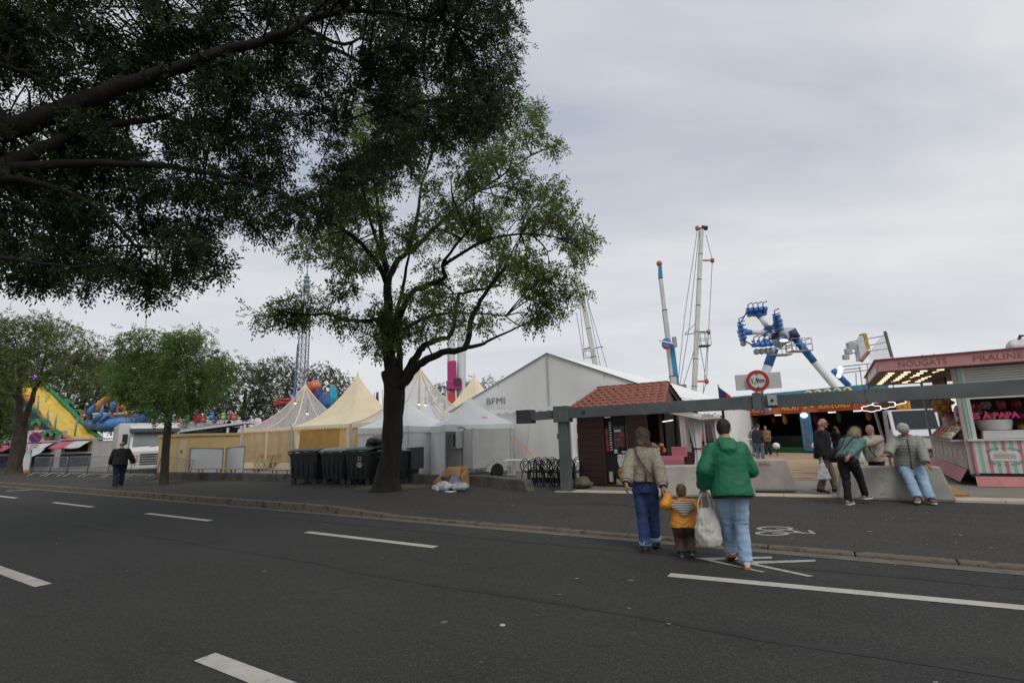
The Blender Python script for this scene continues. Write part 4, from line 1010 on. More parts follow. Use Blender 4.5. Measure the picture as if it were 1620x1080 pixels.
vr = thing('vertical_sign', 'orange yellow vertical sign at the right end of the game stand', 'sign', CQ + Vector((-.25, -.15, .1)), crz)
MB().slab(-.3, .3, -.05, .05, 0, 2.6).build('board', mat('fire_panel', (.45, .08, .02), .5, .3, 1.2, col2=(.7, .42, .04)), vr)
for i in range(6): MB().path([(.13 * cos(a), -.07, 2.3 - i * .38 + .12 * sin(a)) for a in np.linspace(.5, (5.6 if i % 2 else 6.8), 12)], .025, 5).build('painted_glyph', GOLD, vr)
vq = thing('slanted_sign', 'thin dark red slanted sign leaning behind the blue vertical sign', 'sign', CP + cd_.normalized() * 7.9 + Vector((0, 0, .12)), crz)
MB().beam((0, .3, 0), (-.5, .4, 2.0), .22, .05).build('board', mat('dark_red_board', (.22, .02, .02), .6), vq)
for i, (px_, py_) in enumerate(((1228, 705), (1291, 705))):
    p_ = at(px_, py_, 29.5 - i * 4)
    o = thing('ball_lamp', ('white ball lamp near the two men before the game stand', 'white ball lamp at the bald man\'s shoulder')[i], 'lamp', (p_.x, p_.y, 0), 0, 'white ball lamps on short posts')
    MB().ell((0, 0, p_.z), (.2, .2, .18), 14, 10).build('globe', mat('globe_white', (.72, .72, .7), .4), o, smooth=True)
    MB().bar((0, 0, 0), (0, 0, p_.z), .03, 8).build('post', DSTEEL, o)
p_ = at(1183, 694, 27.5); o = thing('standing_table', 'slim white standing table left of the two men', 'table', (p_.x, p_.y, .01), 0)
MB().slab(-.42, .42, -.3, .3, p_.z - .04, p_.z).build('table_top', mat('table_white', (.62, .62, .6)), o); MB().bar((.1, 0, 0), (.1, 0, p_.z), .05, 8).build('column', ALU, o); MB().lathe([(.28, 0), (.26, .03)], 14).build('foot', ALU, o)

# ------------------------------------------------------------------ nougat stall
PINK = mat('stall_pink', (.50, .235, .24), .55, .08, 2.5, .05, 20, wear=((.42, .2, .19), .64, 4))
PINK2 = mat('stall_pink_skirt', (.50, .21, .20), .6, .12, 2, .1, 15, wear=((.36, .18, .16), .6, 3))
MINT = mat('stall_mint', (.30, .52, .45), .5, .08, 3)
SWHITE = mat('stall_white', (.60, .58, .55), .55, .08, 2.5)
SBASE = mat('stall_base_panel', (.48, .44, .39), .7, .1, 1.5, .1, 6)
K_ = Vector((11.62, 13.4, 0)); NS = thing('nougat_stall', 'pink and white nougat stall with striped front panels at the right edge', 'stall', K_, TH)
FRL = 6.0; BKL = 5.6
MB().slab(-1.55, FRL, -.32, BKL + .4, 3.02, 3.10).build('roof', mat('stall_ceiling', (.20, .13, .09), .6, .1, 2), NS)
fsc = MB().slab(-1.60, FRL, -.38, -.32, 3.03, 3.34).slab(-1.60, -1.54, -.32, BKL + .4, 3.03, 3.34).build('fascia', PINK, NS, bevel=.01)
MB().slab(-1.63, -1.60, -.3, BKL, 3.02, 3.18).build('side_trim', SWHITE, NS)
MB().slab(-1.65, FRL, -.42, -.31, 3.34, 3.375).slab(-1.65, -1.53, -.31, BKL + .4, 3.34, 3.375).build('coping', mat('coping_red', (.25, .06, .06), .5), NS)
TXT = mat('brown_letters', (.24, .11, .07), .6)
text('lettering', 'NOUGATS', .21, TXT, NS, (-.62, -.385, 3.18), FACE, .003, width=1.02); text('lettering', 'PRALINES', .21, TXT, NS, (.93, -.385, 3.18), FACE, .003, width=1.05)
# ceiling lights under the left overhang
for i in range(4):
    for j in range(7):
        MB().slab(-1.35 + i * .36, -1.2 + i * .36, .1 + j * .75, .14 + j * .75, 2.985, 3.015).build('ceiling_lamp', mat('lit_warm_strip', (1.0, .80, .5), .5, 0, emit=1.6), NS)
# corner posts and front
MB().slab(.0, .10, -.02, .10, .28, 3.0).build('corner_post', mat('post_grey_pink', (.45, .37, .36), .5, .1, 4), NS, bevel=.008)
MB().slab(.10, .17, -.035, .08, .28, 3.0).build('corner_trim', MINT, NS)
MB().slab(.17, .25, -.05, .06, 1.13, 3.0).build('window_frame', SWHITE, NS)
MB().slab(.25, FRL, -.05, .06, 2.18, 2.27).build('window_head', SWHITE, NS)
for i in range(11): MB().slab(.25, FRL, -.03 - .012 * (i % 1), .03, 2.275 + i * .066, 2.335 + i * .066).build('shutter_slat', mat('shutter_white', (.56, .56, .54), .5, .05, 5), NS, bevel=.012)
STR = stripe_mat('stall_stripes', ((.62, .58, .52), (.52, .20, .22), (.62, .58, .52), (.24, .50, .42)), .075, 0)
for x0, x1 in ((.10, 1.30), (1.33, 2.55), (2.58, 3.8)): MB().slab(x0, x1, -.07, -.03, .32, 1.12).build('striped_panel', STR, NS, bevel=.004)
MB().slab(.05, FRL, -.12, .3, 1.12, 1.16).build('front_ledge', SWHITE, NS)
pl = MB().prism([(.42, .66), (.46, .62), (.94, .62), (.98, .66), (.98, .82), (.94, .86), (.46, .86), (.42, .82)], .072, .085, FLIP).build('name_plate', mat('plate_offwhite', (.62, .6, .56), .5), NS)
for z in (.70, .74, .78): MB().slab(.5, .9, -.088, -.085, z - .008, z + .008).build('plate_line', mat('plate_ink', (.3, .25, .22), .6), NS)
for i in range(9):
    a = pi * i / 8
    for sg_ in (-1, 1): MB().path([(.70 + .30 * cos(a) + .03 * cos(b), -.075, .74 + sg_ * (.12 + .08 * sin(a)) + .02 * sin(b)) for b in np.linspace(0, 2 * pi, 8)], .007, 4).build('ornament', mat('ornament_teal', (.2, .38, .33), .5), NS)
MB().slab(.02, FRL, -.02, 5.5, .22, .31).build('chassis', DSTEEL, NS)
def fsk(u_, v_): return (.06 + (FRL - .06) * u_, -.14 - .06 * (1 - v_), .01 + .24 * v_)
MB().grid(fsk, 30, 2).build('front_skirt', PINK2, NS, solid=.012)
# serving side (left)
MB().slab(-.02, .03, .1, BKL, .42, 1.10).build('side_base', SBASE, NS)
for i in range(7): MB().slab(-.035, -.015, .35 + i * .74, .85 + i * .74, .62, .88).build('side_panel', mat('side_panel_pale', (.54, .5, .46), .6, .08, 3), NS, bevel=.008)
MB().slab(-.28, .3, .05, BKL, 1.10, 1.15).build('side_counter', mat('counter_grey', (.34, .33, .31), .5, .1, 4), NS, bevel=.01)
def fs2(u_, v_): return (-.06 - .18 * (1 - v_), .0 + BKL * u_, .10 + .31 * v_ + .02 * u_)
MB().grid(fs2, 20, 2).build('side_skirt', PINK2, NS, solid=.012)
MB().slab(.42, FRL, 2.3, 2.36, .3, 3.0).slab(.3, .35, 3.2, BKL, 1.15, 3.0).build('inner_wall', mat('inner_brown', (.075, .04, .03), .7, .25, 2), NS)
MB().slab(.05, FRL, .1, BKL, .31, .36).build('floor', mat('stall_floor', (.2, .2, .19), .6), NS)
MB().beam((-.02, 5.4, 1.1), (-.02, 5.4, 3.0), .07, .07, up=(0, 1, 0)).build('rear_post', ALU, NS); MB().bar((-1.7, 3.6, 3.0), (-1.35, 3.8, 0.05), .045, 8).build('prop_pole', mat('pole_greypink', (.40, .36, .35), .5), NS)
MB().beam((.05, .1, 2.98), (-1.2, 3.5, 2.9), .03, .06).build('roof_strut', DSTEEL, NS)
MB().slab(1.55, 1.9, .4, .46, 1.16, 2.2).build('inner_door', mat('door_pale', (.42, .45, .42), .5), NS)
text('lettering', 'ES À PAPA', .22, mat('pink_sign', (.65, .06, .18), .5, 0, emit=.25), NS, (.84, .9, 1.74), FACE, .02, width=.98, bold=.008)
# the stall's goods
def goods(label, cat, name, loc, mb_, m, grp, smooth=True):
    w_ = K_ + Matrix.Rotation(TH, 3, 'Z') @ Vector(loc); return tag(mb_.build(name, m, smooth=smooth, loc=w_, rz=TH), label, cat, grp)
DRUM = mat('drum_white', (.55, .54, .52), .35, .06, 4)
goods('white round candy floss machine bowl behind the striped front', 'machine', 'candy_floss_bowl', (.75, .6, 1.36), MB().lathe([(.2, 0), (.32, .02), (.36, .2), (.36, .28), (.33, .28), (.3, .1)], 24), DRUM, None, 40)
tq = thing('serving_tray', 'sloping white tray in the striped front window below the machine bowl', 'tray', K_ + Matrix.Rotation(TH, 3, 'Z') @ Vector((.82, .25, 1.165)), TH)
MB().prism([(-.42, 0), (.42, 0), (.52, .08), (.40, .2), (-.40, .2)], -.12, .12, FLIP).build('tray', DRUM, tq, bevel=.01)
for i in range(14):
    x_, z_ = .95 + (i % 5) * .32, 2.05 - (i // 5) * .33
    goods('packaged sweets on the back shelf, row %s, place %s from the left' % (('top', 'middle', 'bottom')[i // 5], ('one', 'two', 'three', 'four', 'five')[i % 5]), 'sweets', 'sweets_pack', (x_, 2.1, z_), crumple((.11, .07, .12), 120 + i, .2, 10, 7), mat('pack_%d' % i, random.choice(((.5, .12, .16), (.5, .36, .1), (.12, .28, .3), (.5, .45, .4), (.35, .06, .06), (.2, .12, .3))), .4, .4, 12), 'packs on the stall back shelf')
for i in range(5): goods(('pink', 'red striped', 'brown', 'teal', 'pale')[i] + ' candy bag hanging inside the striped front window', 'bag', 'candy_bag', (.38 + (i % 2) * .2, .9 + .1 * i, 2.0 - (i // 2) * .16), crumple((.1, .06, .09), 80 + i, .2, 10, 7), mat('candybag_%d' % i, ((.5, .15, .2), (.4, .06, .06), (.25, .12, .07), (.1, .25, .25), (.45, .36, .3))[i], .4, .3, 15), 'candy bags in the front window')
def bunch(r_, seed):
    rr = np.random.default_rng(seed); mb_ = MB()
    for _ in range(34):
        g_ = rr.normal(size=3); g_ = g_ / np.linalg.norm(g_) * rr.uniform(.3, 1) ; k_ = rr.uniform(.16, .32) * r_
        mb_.ell((g_[0] * r_ * .7, g_[1] * r_ * .8, g_[2] * r_ * 1.2), (k_, k_ * .8, k_ * rr.uniform(.8, 1.7)), 7, 5, Matrix.Rotation(rr.uniform(0, 3), 3, 'X') @ Matrix.Rotation(rr.uniform(0, 3), 3, 'Y'))
    return mb_
trc = ((.50, .16, .06), (.55, .48, .30), (.62, .55, .42), (.5, .10, .10), (.28, .16, .1))
trn = ('orange nougat tray nearest the far end', 'cream nougat tray in the middle of the side counter', 'white and red striped nougat tray nearest the corner post', 'red sweets tray beyond the orange tray', 'dark brown sweets tray farthest along the side counter')
for i, (y, ci) in enumerate(((1.55, 0), (.95, 1), (.35, 2), (2.2, 3), (2.9, 4))):
    tr = thing('nougat_tray', trn[i], 'tray', K_ + Matrix.Rotation(TH, 3, 'Z') @ Vector((-.12, y, 1.15)), TH, 'trays of sweets on the stall side counter')
    Mt = Matrix.Rotation(radians(-48), 3, 'Y')
    MB().box((0, .0, .18), (.42, .52, .03), M=Mt).build('tray', mat('tray_white', (.55, .5, .45), .5), tr, bevel=.006)
    cset = (trc[ci], tuple(min(1, c * 1.5 + .05) for c in trc[ci]), tuple(c * .55 for c in trc[ci]))
    for a in range(5):
        for b in range(4):
            p_ = Mt @ Vector((-.155 + b * .10, -.2 + a * .1, .03)) + Vector((0, 0, .18))
            MB().box(p_, (.08, .08, .045), M=Mt).build('nougat_piece', mat('nougat_%d_%d' % (ci, (a + b) % 3 if ci != 2 else b % 3), cset[(a + b) % 3 if ci != 2 else b % 3], .5, .15, 20), tr)
for i, (x, y, z, r_, c_) in enumerate(((-.1, 1.3, 2.1, .26, (.40, .20, .05)), (-.12, 1.75, 2.05, .26, (.45, .24, .07)), (-.05, 2.15, 2.15, .22, (.36, .18, .05)), (.12, .35, 1.75, .18, (.34, .05, .05)), (.15, .55, 1.6, .17, (.3, .05, .05)), (.10, .42, 1.45, .18, (.38, .07, .05)), (.05, 1.0, 1.38, .2, (.42, .22, .12)), (.05, 1.45, 1.35, .18, (.35, .14, .08)), (.06, .75, 1.38, .15, (.45, .3, .2)))):
    goods(('left golden bunch of bagged sweets under the roof', 'largest golden bunch of bagged sweets under the roof', 'rear golden bunch of bagged sweets under the roof', 'upper red bundle of liquorice by the corner post', 'middle red bundle of liquorice by the corner post', 'lowest red bundle of liquorice by the corner post', 'heap of brown sweets behind the cream tray', 'heap of reddish sweets behind the orange tray', 'heap of pale sweets behind the striped tray')[i], 'sweets', 'sweets_bunch', (x, y, z), bunch(r_, 90 + i), mat('sweets_b_%d' % i, c_, .45, .5, 14, .6, 30), 'bunches of sweets at the nougat stall')
for i, (x, y, r_, h_, c_) in enumerate(((.2, .9, .17, .75, (.42, .40, .38)), (.15, 2.3, .2, .6, (.46, .26, .27)))):
    j = thing('sweet_dispenser', ('tall grey cylinder dispenser on the nougat stall counter', 'pink and white drum with a pink bow on the nougat stall counter')[i], 'dispenser', K_ + Matrix.Rotation(TH, 3, 'Z') @ Vector((x, y, 1.15)), TH)
    MB().lathe([(r_, 0), (r_, h_), (r_ * .9, h_ + .03)], 18).build('drum', mat('disp_%d' % i, c_, .4, .2, 5), j, smooth=40)
    MB().lathe([(r_ * 1.05, h_ + .03), (r_ * .7, h_ + .14), (.05, h_ + .18)], 18).build('cap', mat('disp_cap_%d' % i, ((.35, .34, .33), (.6, .14, .3))[i], .5), j, smooth=40)
# garland
pts = [K_ + Matrix.Rotation(TH, 3, 'Z') @ Vector((-.1, 4.6 - .42 * i, 2.55 - .09 * i + .05 * sin(i))) for i in range(9)]
gm = MB()
for a, b in zip(pts, pts[1:]):
    for k_ in range(14):
        p_ = a + (b - a) * (k_ / 14); d_ = Vector((random.uniform(-1, 1), random.uniform(-1, 1), random.uniform(-1, 1))).normalized() * .09; e_ = d_.orthogonal().normalized() * .02
        gm.add([p_ - e_, p_ + e_, p_ + d_], [(0, 1, 2)])
tag(gm.build('garland', mat('garland_green', (.02, .05, .03), .7, .3, 9)), 'dark green tinsel garland across the nougat stall opening', 'garland')
# neon outline sign under the overhang
nq = at(1392, 642, 15.2); ns = thing('neon_sign', 'brown cloud shaped signs outlined with white neon, hanging at the stall corner', 'sign', nq, TH)
def cloud(cx_, cz_, rx_, rz_, y_):
    o_ = [(cx_ + rx_ * cos(a) * (1 + .16 * abs(sin(3 * a))), cz_ + rz_ * sin(a) * (1 + .34 * abs(sin(3 * a)))) for a in np.linspace(0, 2 * pi, 48, endpoint=False)]
    b_ = MB().prism(o_, y_, y_ + .03, FLIP).build('board', mat('neon_board', (.16, .06, .05), .6), ns)
    MB().path([(x, -y_ - .05, z) for x, z in o_ + o_[:1]], .009, 6).build('neon_tube', mat('neon_white', (1, .97, .93), .5, 0, emit=1.6), b_, smooth=True)
cloud(-.22, -.06, .22, .075, 0); cloud(.10, .03, .26, .085, -.06); cloud(.42, .10, .2, .06, -.1)
for x in (-.2, .4): MB().bar((x, 0, .1), (x, 0, .9), .012, 5).build('hanger', DSTEEL, ns)
# decoration on the stall roof
for i, (px_, py_) in enumerate(((1468, 562), (1560, 552), (1612, 540))):
    p_ = at(px_, py_, 14.6 - i * .5); d = thing('roof_ornament', ('dark twiggy ornament left', 'small twiggy ornament in the middle', 'white bird ornament at the right edge')[i] + ' on the nougat stall roof', 'ornament', (p_.x, p_.y, 3.36), TH, 'ornaments on the stall roof')
    if i < 2:
        mb_ = MB()
        for k_ in range(9): mb_.bar((0, 0, .0), (random.uniform(-.22, .22), random.uniform(-.1, .1), random.uniform(.08, .2)), .012, 4)
        mb_.build('twigs', DSTEEL, d)
    else:
        crumple((.3, .2, .22), 5, .2).build('body', mat('bird_white', (.6, .58, .58), .6), d, smooth=True, loc=(0, 0, .2)); MB().path([(0, 0, .35), (.05, 0, .5), (.18, 0, .48)], [.05, .04, .02], 6).build('neck', mat('bird_dark', (.1, .03, .03), .6), d)
# wooden pallet beside the stall
pq = gp(1528, 783, .03); pt = thing('wooden_ramp', 'yellowish plank ramp on the ground beside the nougat stall', 'ramp', (pq.x - .2, pq.y + .8, .03), TH)
for i in range(6): MB().slab(-.6, .6, -.9 + i * .32, -.62 + i * .32, 0, .05).build('plank', mat('yellow_wood', (.36, .22, .08), .7, .25, 3, stretch=(1, 8, 8)), pt)
# white van behind the stall
vq = at(1440, 662, 25.5); vn = thing('white_van', 'white van with dark windows seen through the nougat stall', 'van', (vq.x, vq.y, .02), radians(-122))
MB().prism([(-2.3, .4), (2.4, .4), (2.45, 1.0), (1.9, 1.25), (1.2, 2.2), (-2.2, 2.3), (-2.3, 2.1)], -.95, .95, FLIP).build('body', mat('van_white', (.6, .6, .6), .3, .03), vn, bevel=.06)
for sgn in (-1, 1):
    MB().prism([(.75, 1.3), (1.65, 1.3), (1.15, 2.05), (.75, 2.05)][::-sgn], sgn * .955, sgn * .965, FLIP).build('side_window', mat('dark_glass', (.02, .025, .03), .1, .1), vn)
    for x in (-1.5, 1.6): MB().lathe([(.12, -.1), (.33, -.1), (.33, .1), (.12, .1)], 18, (x, sgn * .9, .33), FLIP).build('wheel', BLACKP, vn, smooth=40)
MB().add([(1.88, -.8, 1.28), (1.88, .8, 1.28), (1.24, .8, 2.16), (1.24, -.8, 2.16)], [(0, 1, 2, 3)]).build('windscreen', MATS['dark_glass'], vn, solid=.02)

# ------------------------------------------------------------------ rides and masts on the right
RWHITE = mat('ride_white', (.60, .61, .62), .45, .06, 1); RBLUE = mat('ride_blue', (.03, .15, .45), .45, .2, 2); RDARK = mat('ride_navy', (.02, .03, .09), .5, .3, 2)
YR = 45.0
t = thing('swinging_ride', 'tall blue and white swinging ride with star of seats', 'ride', (at(1235, 680, YR).x, YR, 0), 0)
base = Vector(t.location)
def L(px_, py_, dy=0.0): return at(px_, py_, YR + dy) - base
top1, top2 = L(1240, 532, 1.0), L(1253, 532, 1.0)
def two_tone(p, q, r0, r1, name, f=.32, flip=False):
    m_ = p + (q - p) * f
    MB().path([p, m_], [r0, r0 + (r1 - r0) * f], 10).build(name + '_upper', RBLUE, t, smooth=True); MB().path([m_, q], [r0 + (r1 - r0) * f, r1], 10).build(name, RWHITE, t, smooth=True)
gl1 = L(1168, 660, 2.0); gl1.z = .2
two_tone(L(1224, 552, 1.0), gl1, .42, .34, 'leg', .18)
gl2 = L(1375, 640, 1.0); gl2.z = .6
two_tone(L(1256, 533, 1.0), gl2, .34, .22, 'leg', .26)
MB().path([L(1318, 585, 1.0), L(1343, 610, 1.0)], .26, 10).build('leg_sleeve', RBLUE, t, smooth=True)
MB().path([L(1228, 545, 1.2), L(1242, 528, 1.2), L(1256, 528, 1.2)], [.55, .7, .6], 12).build('head', mat('ride_grey', (.42, .43, .45), .5, .15, 2), t, smooth=True)
MB().path([L(1250, 523, .8), L(1258, 536, .8)], .5, 10).build('motor', RDARK, t, smooth=True)
hub = L(1220, 526, -1.5)
MB().ell(hub, (.75, .6, .65), 14, 10).build('hub', RDARK, t, smooth=True)
MB().box(hub + Vector((-.1, -.62, 0)), (.3, .06, .3)).build('hub_plate', RWHITE, t)
MB().path([hub, L(1238, 533, .5)], .38, 10).build('pendulum', RBLUE, t, smooth=True)
seatsets = (((1181, 494), (1212, 491), -1.2), ((1170, 513), (1177, 538), -2.5), ((1190, 546), (1222, 544), -3.5), ((1226, 500), (1230, 526), -2.2))
for k_, (pa, pb, dy) in enumerate(seatsets):
    a, b = L(*pa, dy), L(*pb, dy); mid = (a + b) / 2
    d_ = (mid - hub)
    MB().path([hub, hub + d_ * .25], .26, 8).build('arm_root', RBLUE, t, smooth=True); MB().path([hub + d_ * .25, hub + d_ * .72], .22, 8).build('arm', RWHITE, t, smooth=True); MB().path([hub + d_ * .72, mid], .26, 8).build('arm_tip', RBLUE, t, smooth=True)
    row = MB().beam(a, b, .3, .3).build('seat_row', RBLUE, t)
    for i in range(4):
        c_ = a + (b - a) * ((i + .5) / 4)
        w_ = (b - a).length / 4 * .84
        o_ = d_.normalized()
        sb = MB(); sb.box(c_ + o_ * .1 + Vector((0, -.25, 0)), (w_, .7, w_ * .95)); sb.box(c_ + Vector((0, .2, .35)), (w_ * .8, .25, w_ * .6)); sb.build('seat', RBLUE, row, bevel=.12)
        MB().ell(c_ + o_ * .3 + Vector((.3, .25, -.42)), (.26, .3, .26), 8, 6).build('seat_shell', mat('seat_pale', (.30, .34, .38), .5), row, smooth=True)
        MB().path([c_ + Vector((-.2, -.4, .1)), c_ + Vector((-.3, -.6, .55)), c_ + Vector((.1, -.6, .7))], .05, 5).build('restraint', RDARK, row)
for i in range(4):
    pa, pb, dy = seatsets[i]; pc, pd, dy2 = seatsets[[1, 2, 3, 0][i]]
    if i in (0, 1): MB().bar(L(*(pa if i == 0 else pb), dy), L(*(pc if i == 0 else pc), dy2), .06, 5).build('tie_rod', RDARK, t)
for (px_, py_) in ((1264, 545), (1232, 551)):
    cg = L(px_, py_, .8); mb_ = MB()
    for dz in (-.6, .0, .5):
        for dxa, dxb in ((( -.9, -.5), (.9, -.5)), ((-.9, .5), (.9, .5)), ((-.9, -.5), (-.9, .5)), ((.9, -.5), (.9, .5))): mb_.bar(cg + Vector((*dxa, dz)), cg + Vector((*dxb, dz)), .035, 4)
    for dx in (-.9, 0, .9):
        for dyy in (-.5, .5): mb_.bar(cg + Vector((dx, dyy, -.6)), cg + Vector((dx, dyy, .5)), .035, 4)
    mb_.slab(cg.x - .9, cg.x + .9, cg.y - .5, cg.y + .5, cg.z - .68, cg.z - .6)
    mb_.build('work_cage', mat('cage_grey', (.3, .3, .3), .5), t)
MB().ell(L(1240, 538.5, -.2), (.38, .2, .11), 10, 6).build('lit_lamp', LIGHTW, t, smooth=True)

def mast(label, name, p0, p1, Y, r0, r1, mats, seg=5, group='tall ride masts'):
    b = at(*p0, Y); e_ = at(*p1, Y); foot = b + (b - e_) * (b.z / max(.1, e_.z - b.z)) if e_.z > b.z else b
    t = thing(name, label, 'ride mast', (foot.x, foot.y, 0), 0, group)
    lo = Vector(foot); pts = [lo + (e_ - lo) * i / seg - lo for i in range(seg + 1)]
    for i in range(seg):
        ra, rb = r0 + (r1 - r0) * i / seg, r0 + (r1 - r0) * (i + 1) / seg
        MB().beam(pts[i], pts[i + 1], ra * 2, ra * 2, up=(0, 1, 0)).build('mast_section', mats[i % len(mats)], t)
        MB().beam(pts[i + 1] - (pts[1] - pts[0]) * .02, pts[i + 1], ra * 2.25, ra * 2.25, up=(0, 1, 0)).build('joint_collar', DSTEEL, t)
    return t, lo, e_ - lo
OFFW = mat('mast_white', (.58, .57, .52), .5, .1, 1)
REDO = mat('mast_red', (.42, .12, .07), .5)
CABLE = mat('cable_grey', (.30, .31, .33), .5)
tm, lo, top = mast('tallest white mast with red cross arms and cables, right of the blue crane', 'ride_mast', (1098, 622), (1110, 362), 62, .26, .21, (OFFW,), 8)
def wpt(px_, py_, Y=62): return at(px_, py_, Y) - lo
for (y0, x0, x1) in ((412, 1112, 1127), (525, 1107, 1121), (603, 1103, 1118), (361, 1103, 1110)):
    MB().bar(wpt(x0, y0), wpt(x1, y0), .12, 5).build('cross_arm', REDO, tm); MB().ell(wpt(x1 if y0 != 361 else x0, y0), (.28, .28, .35), 8, 6).build('arm_end', REDO, tm)
MB().bar(wpt(1083, 529), wpt(1100, 527), .07, 5).build('cross_arm', CABLE, tm)
MB().bar(wpt(1110, 360), wpt(1119, 361), .3, 6).build('top_head', DSTEEL, tm)
for pl_ in ([(1103, 365), (1083, 500), (1072, 612)], [(1106, 365), (1090, 520), (1075, 612)], [(1117, 372), (1127, 412), (1121, 525), (1112, 625)], [(1121, 525), (1118, 603), (1110, 630)], [(1100, 512), (1083, 529)], [(1098, 555), (1080, 612)], [(1107, 545), (1117, 600)]):
    MB().path([wpt(*q_) for q_ in pl_], .045, 4).build('cable', CABLE, tm)
cg = wpt(1112, 537); MB().slab(cg.x - .7, cg.x + .7, cg.y - .6, cg.y + .6, cg.z - .9, cg.z - .8).build('cage_floor', DSTEEL, tm)
mb_ = MB()
for dx in (-.7, .7):
    for z in (-.8, 0, .9): mb_.bar(cg + Vector((-.7, dx, z)), cg + Vector((.7, dx, z)), .04, 4)
    for x in (-.7, 0, .7): mb_.bar(cg + Vector((x, dx, -.8)), cg + Vector((x, dx, .9)), .04, 4)
mb_.build('cage_bars', CABLE, tm)
tm, lo, top = mast('leaning white mast with cables beside the tree crown', 'ride_mast', (942, 578), (914, 432), 62, .28, .26, (OFFW,), 6)
for (pa, pb) in (((922, 553), (934, 549)), ((938, 551), (954, 548))): MB().bar(wpt(*pa), wpt(*pb), .08, 5).build('cross_arm', REDO if pa[0] < 930 else CABLE, tm)
for pl_ in ([(914, 440), (924, 553)], [(922, 440), (950, 580)], [(928, 470), (960, 580)], [(912, 495), (924, 570)]): MB().path([wpt(*q_) for q_ in pl_], .04, 4).build('cable', CABLE, tm)
cg = wpt(931, 560); mb_ = MB()
for dx in (-.7, .7):
    for z in (-.4, .5): mb_.bar(cg + Vector((-.5, dx, z)), cg + Vector((.5, dx, z)), .04, 4)
    for x in (-.5, .5): mb_.bar(cg + Vector((x, dx, -.4)), cg + Vector((x, dx, .5)), .04, 4)
mb_.build('cage_bars', CABLE, tm)
CR_W = mat('crane_grey_white', (.50, .50, .50), .5, .15, 1)
CR_B = mat('crane_blue', (.03, .22, .42), .5, .15, 1)
t, lo, top = mast('blue and white telescopic crane mast with round logo disc', 'ride_mast', (1066, 612), (1045, 440), 55, .34, .15, (CR_W,), 5)
MB().beam(wpt(1070, 612, 55), wpt(1062, 545, 55), .5, .6, up=(0, 1, 0)).build('blue_rail', CR_B, t)
MB().path([wpt(1045, 440, 55), wpt(1044, 417, 55)], [.26, .2], 8).build('tip', CR_B, t); MB().ell(wpt(1043, 417, 55), (.34, .3, .34), 10, 6).build('tip_head', mat('tip_red', (.36, .10, .07), .5, .3, 3), t, smooth=True)
dc = wpt(1054, 542, 54); MB().lathe([(.5, 0), (.5, .1)], 20, dc, FLIP).build('logo_disc', mat('logo_blue', (.06, .16, .45), .5), t)
MB().ell(dc + Vector((0, .05, -.2)), (.5, .08, .55), 14, 8).build('logo_rim', mat('logo_red', (.5, .06, .06), .5), t)
MB().box(dc + Vector((-.05, -.14, .05)), (1.6, .06, .16), M=Matrix.Rotation(.22, 3, 'Y')).build('logo_band', RWHITE, t); MB().slab(dc.x + .75, dc.x + 1.1, dc.y - .2, dc.y + .3, dc.z - .5, dc.z + .6).build('side_box', CABLE, t)
MB().bar(wpt(1070, 612, 55), wpt(1067, 572, 55), .06, 5).build('aerial', DSTEEL, t); MB().box(wpt(1076, 612, 55), (1.2, .6, .5)).build('base_box', mat('steel_mid', (.2, .2, .2), .5), t)
# twin white columns with pink carriage
YP = 50; b = at(716, 650, YP); t = thing('column_ride', 'twin white column ride with magenta carriage behind the clear tent', 'ride', (b.x, YP, 0), 0); lo = Vector(t.location)
for (x0, r_, ytop) in ((714, .36, 515), (728.5, .46, 518)):
    p0 = at(x0 - .5, 690, YP) - lo; p1 = at(x0 + (1 if x0 < 720 else 2.5), ytop, YP) - lo
    MB().path([p0, p1], [r_, r_ * .96], 14).build('column', RWHITE, t, smooth=40); MB().ell(p1 + Vector((0, 0, .1)), (r_ * .9, r_ * .9, .3), 8, 6).build('column_top', DSTEEL, t)
MB().bar(at(709, 640, YP) - lo, at(709, 520, YP) - lo, .08, 5).build('guide_rail', CABLE, t)
MAG = mat('magenta', (.36, .035, .16), .5, .1, 2)
pc = at(715, 594, YP - .6) - lo; MB().box(pc, (.85, .6, 2.9)).build('carriage_upper', MAG, t, bevel=.08)
pc = at(719, 609, YP - .6) - lo; MB().box(pc, (1.5, .8, .9)).build('carriage_lower', MAG, t, bevel=.08); pc = at(724, 604, YP - .7) - lo; MB().box(pc, (.7, .8, .7)).build('carriage_side', mat('magenta_dark', (.10, .02, .06), .5), t)
pc = at(715.5, 632, YP - .5) - lo; MB().box(pc, (.75, .6, 1.3)).build('red_base', mat('bright_red', (.5, .05, .04), .5), t)
for x in (707, 722): MB().bar(at(x, 645, YP - .8) - lo, at(x - 1, 615, YP - .8) - lo, .09, 5).build('brace', RWHITE, t)
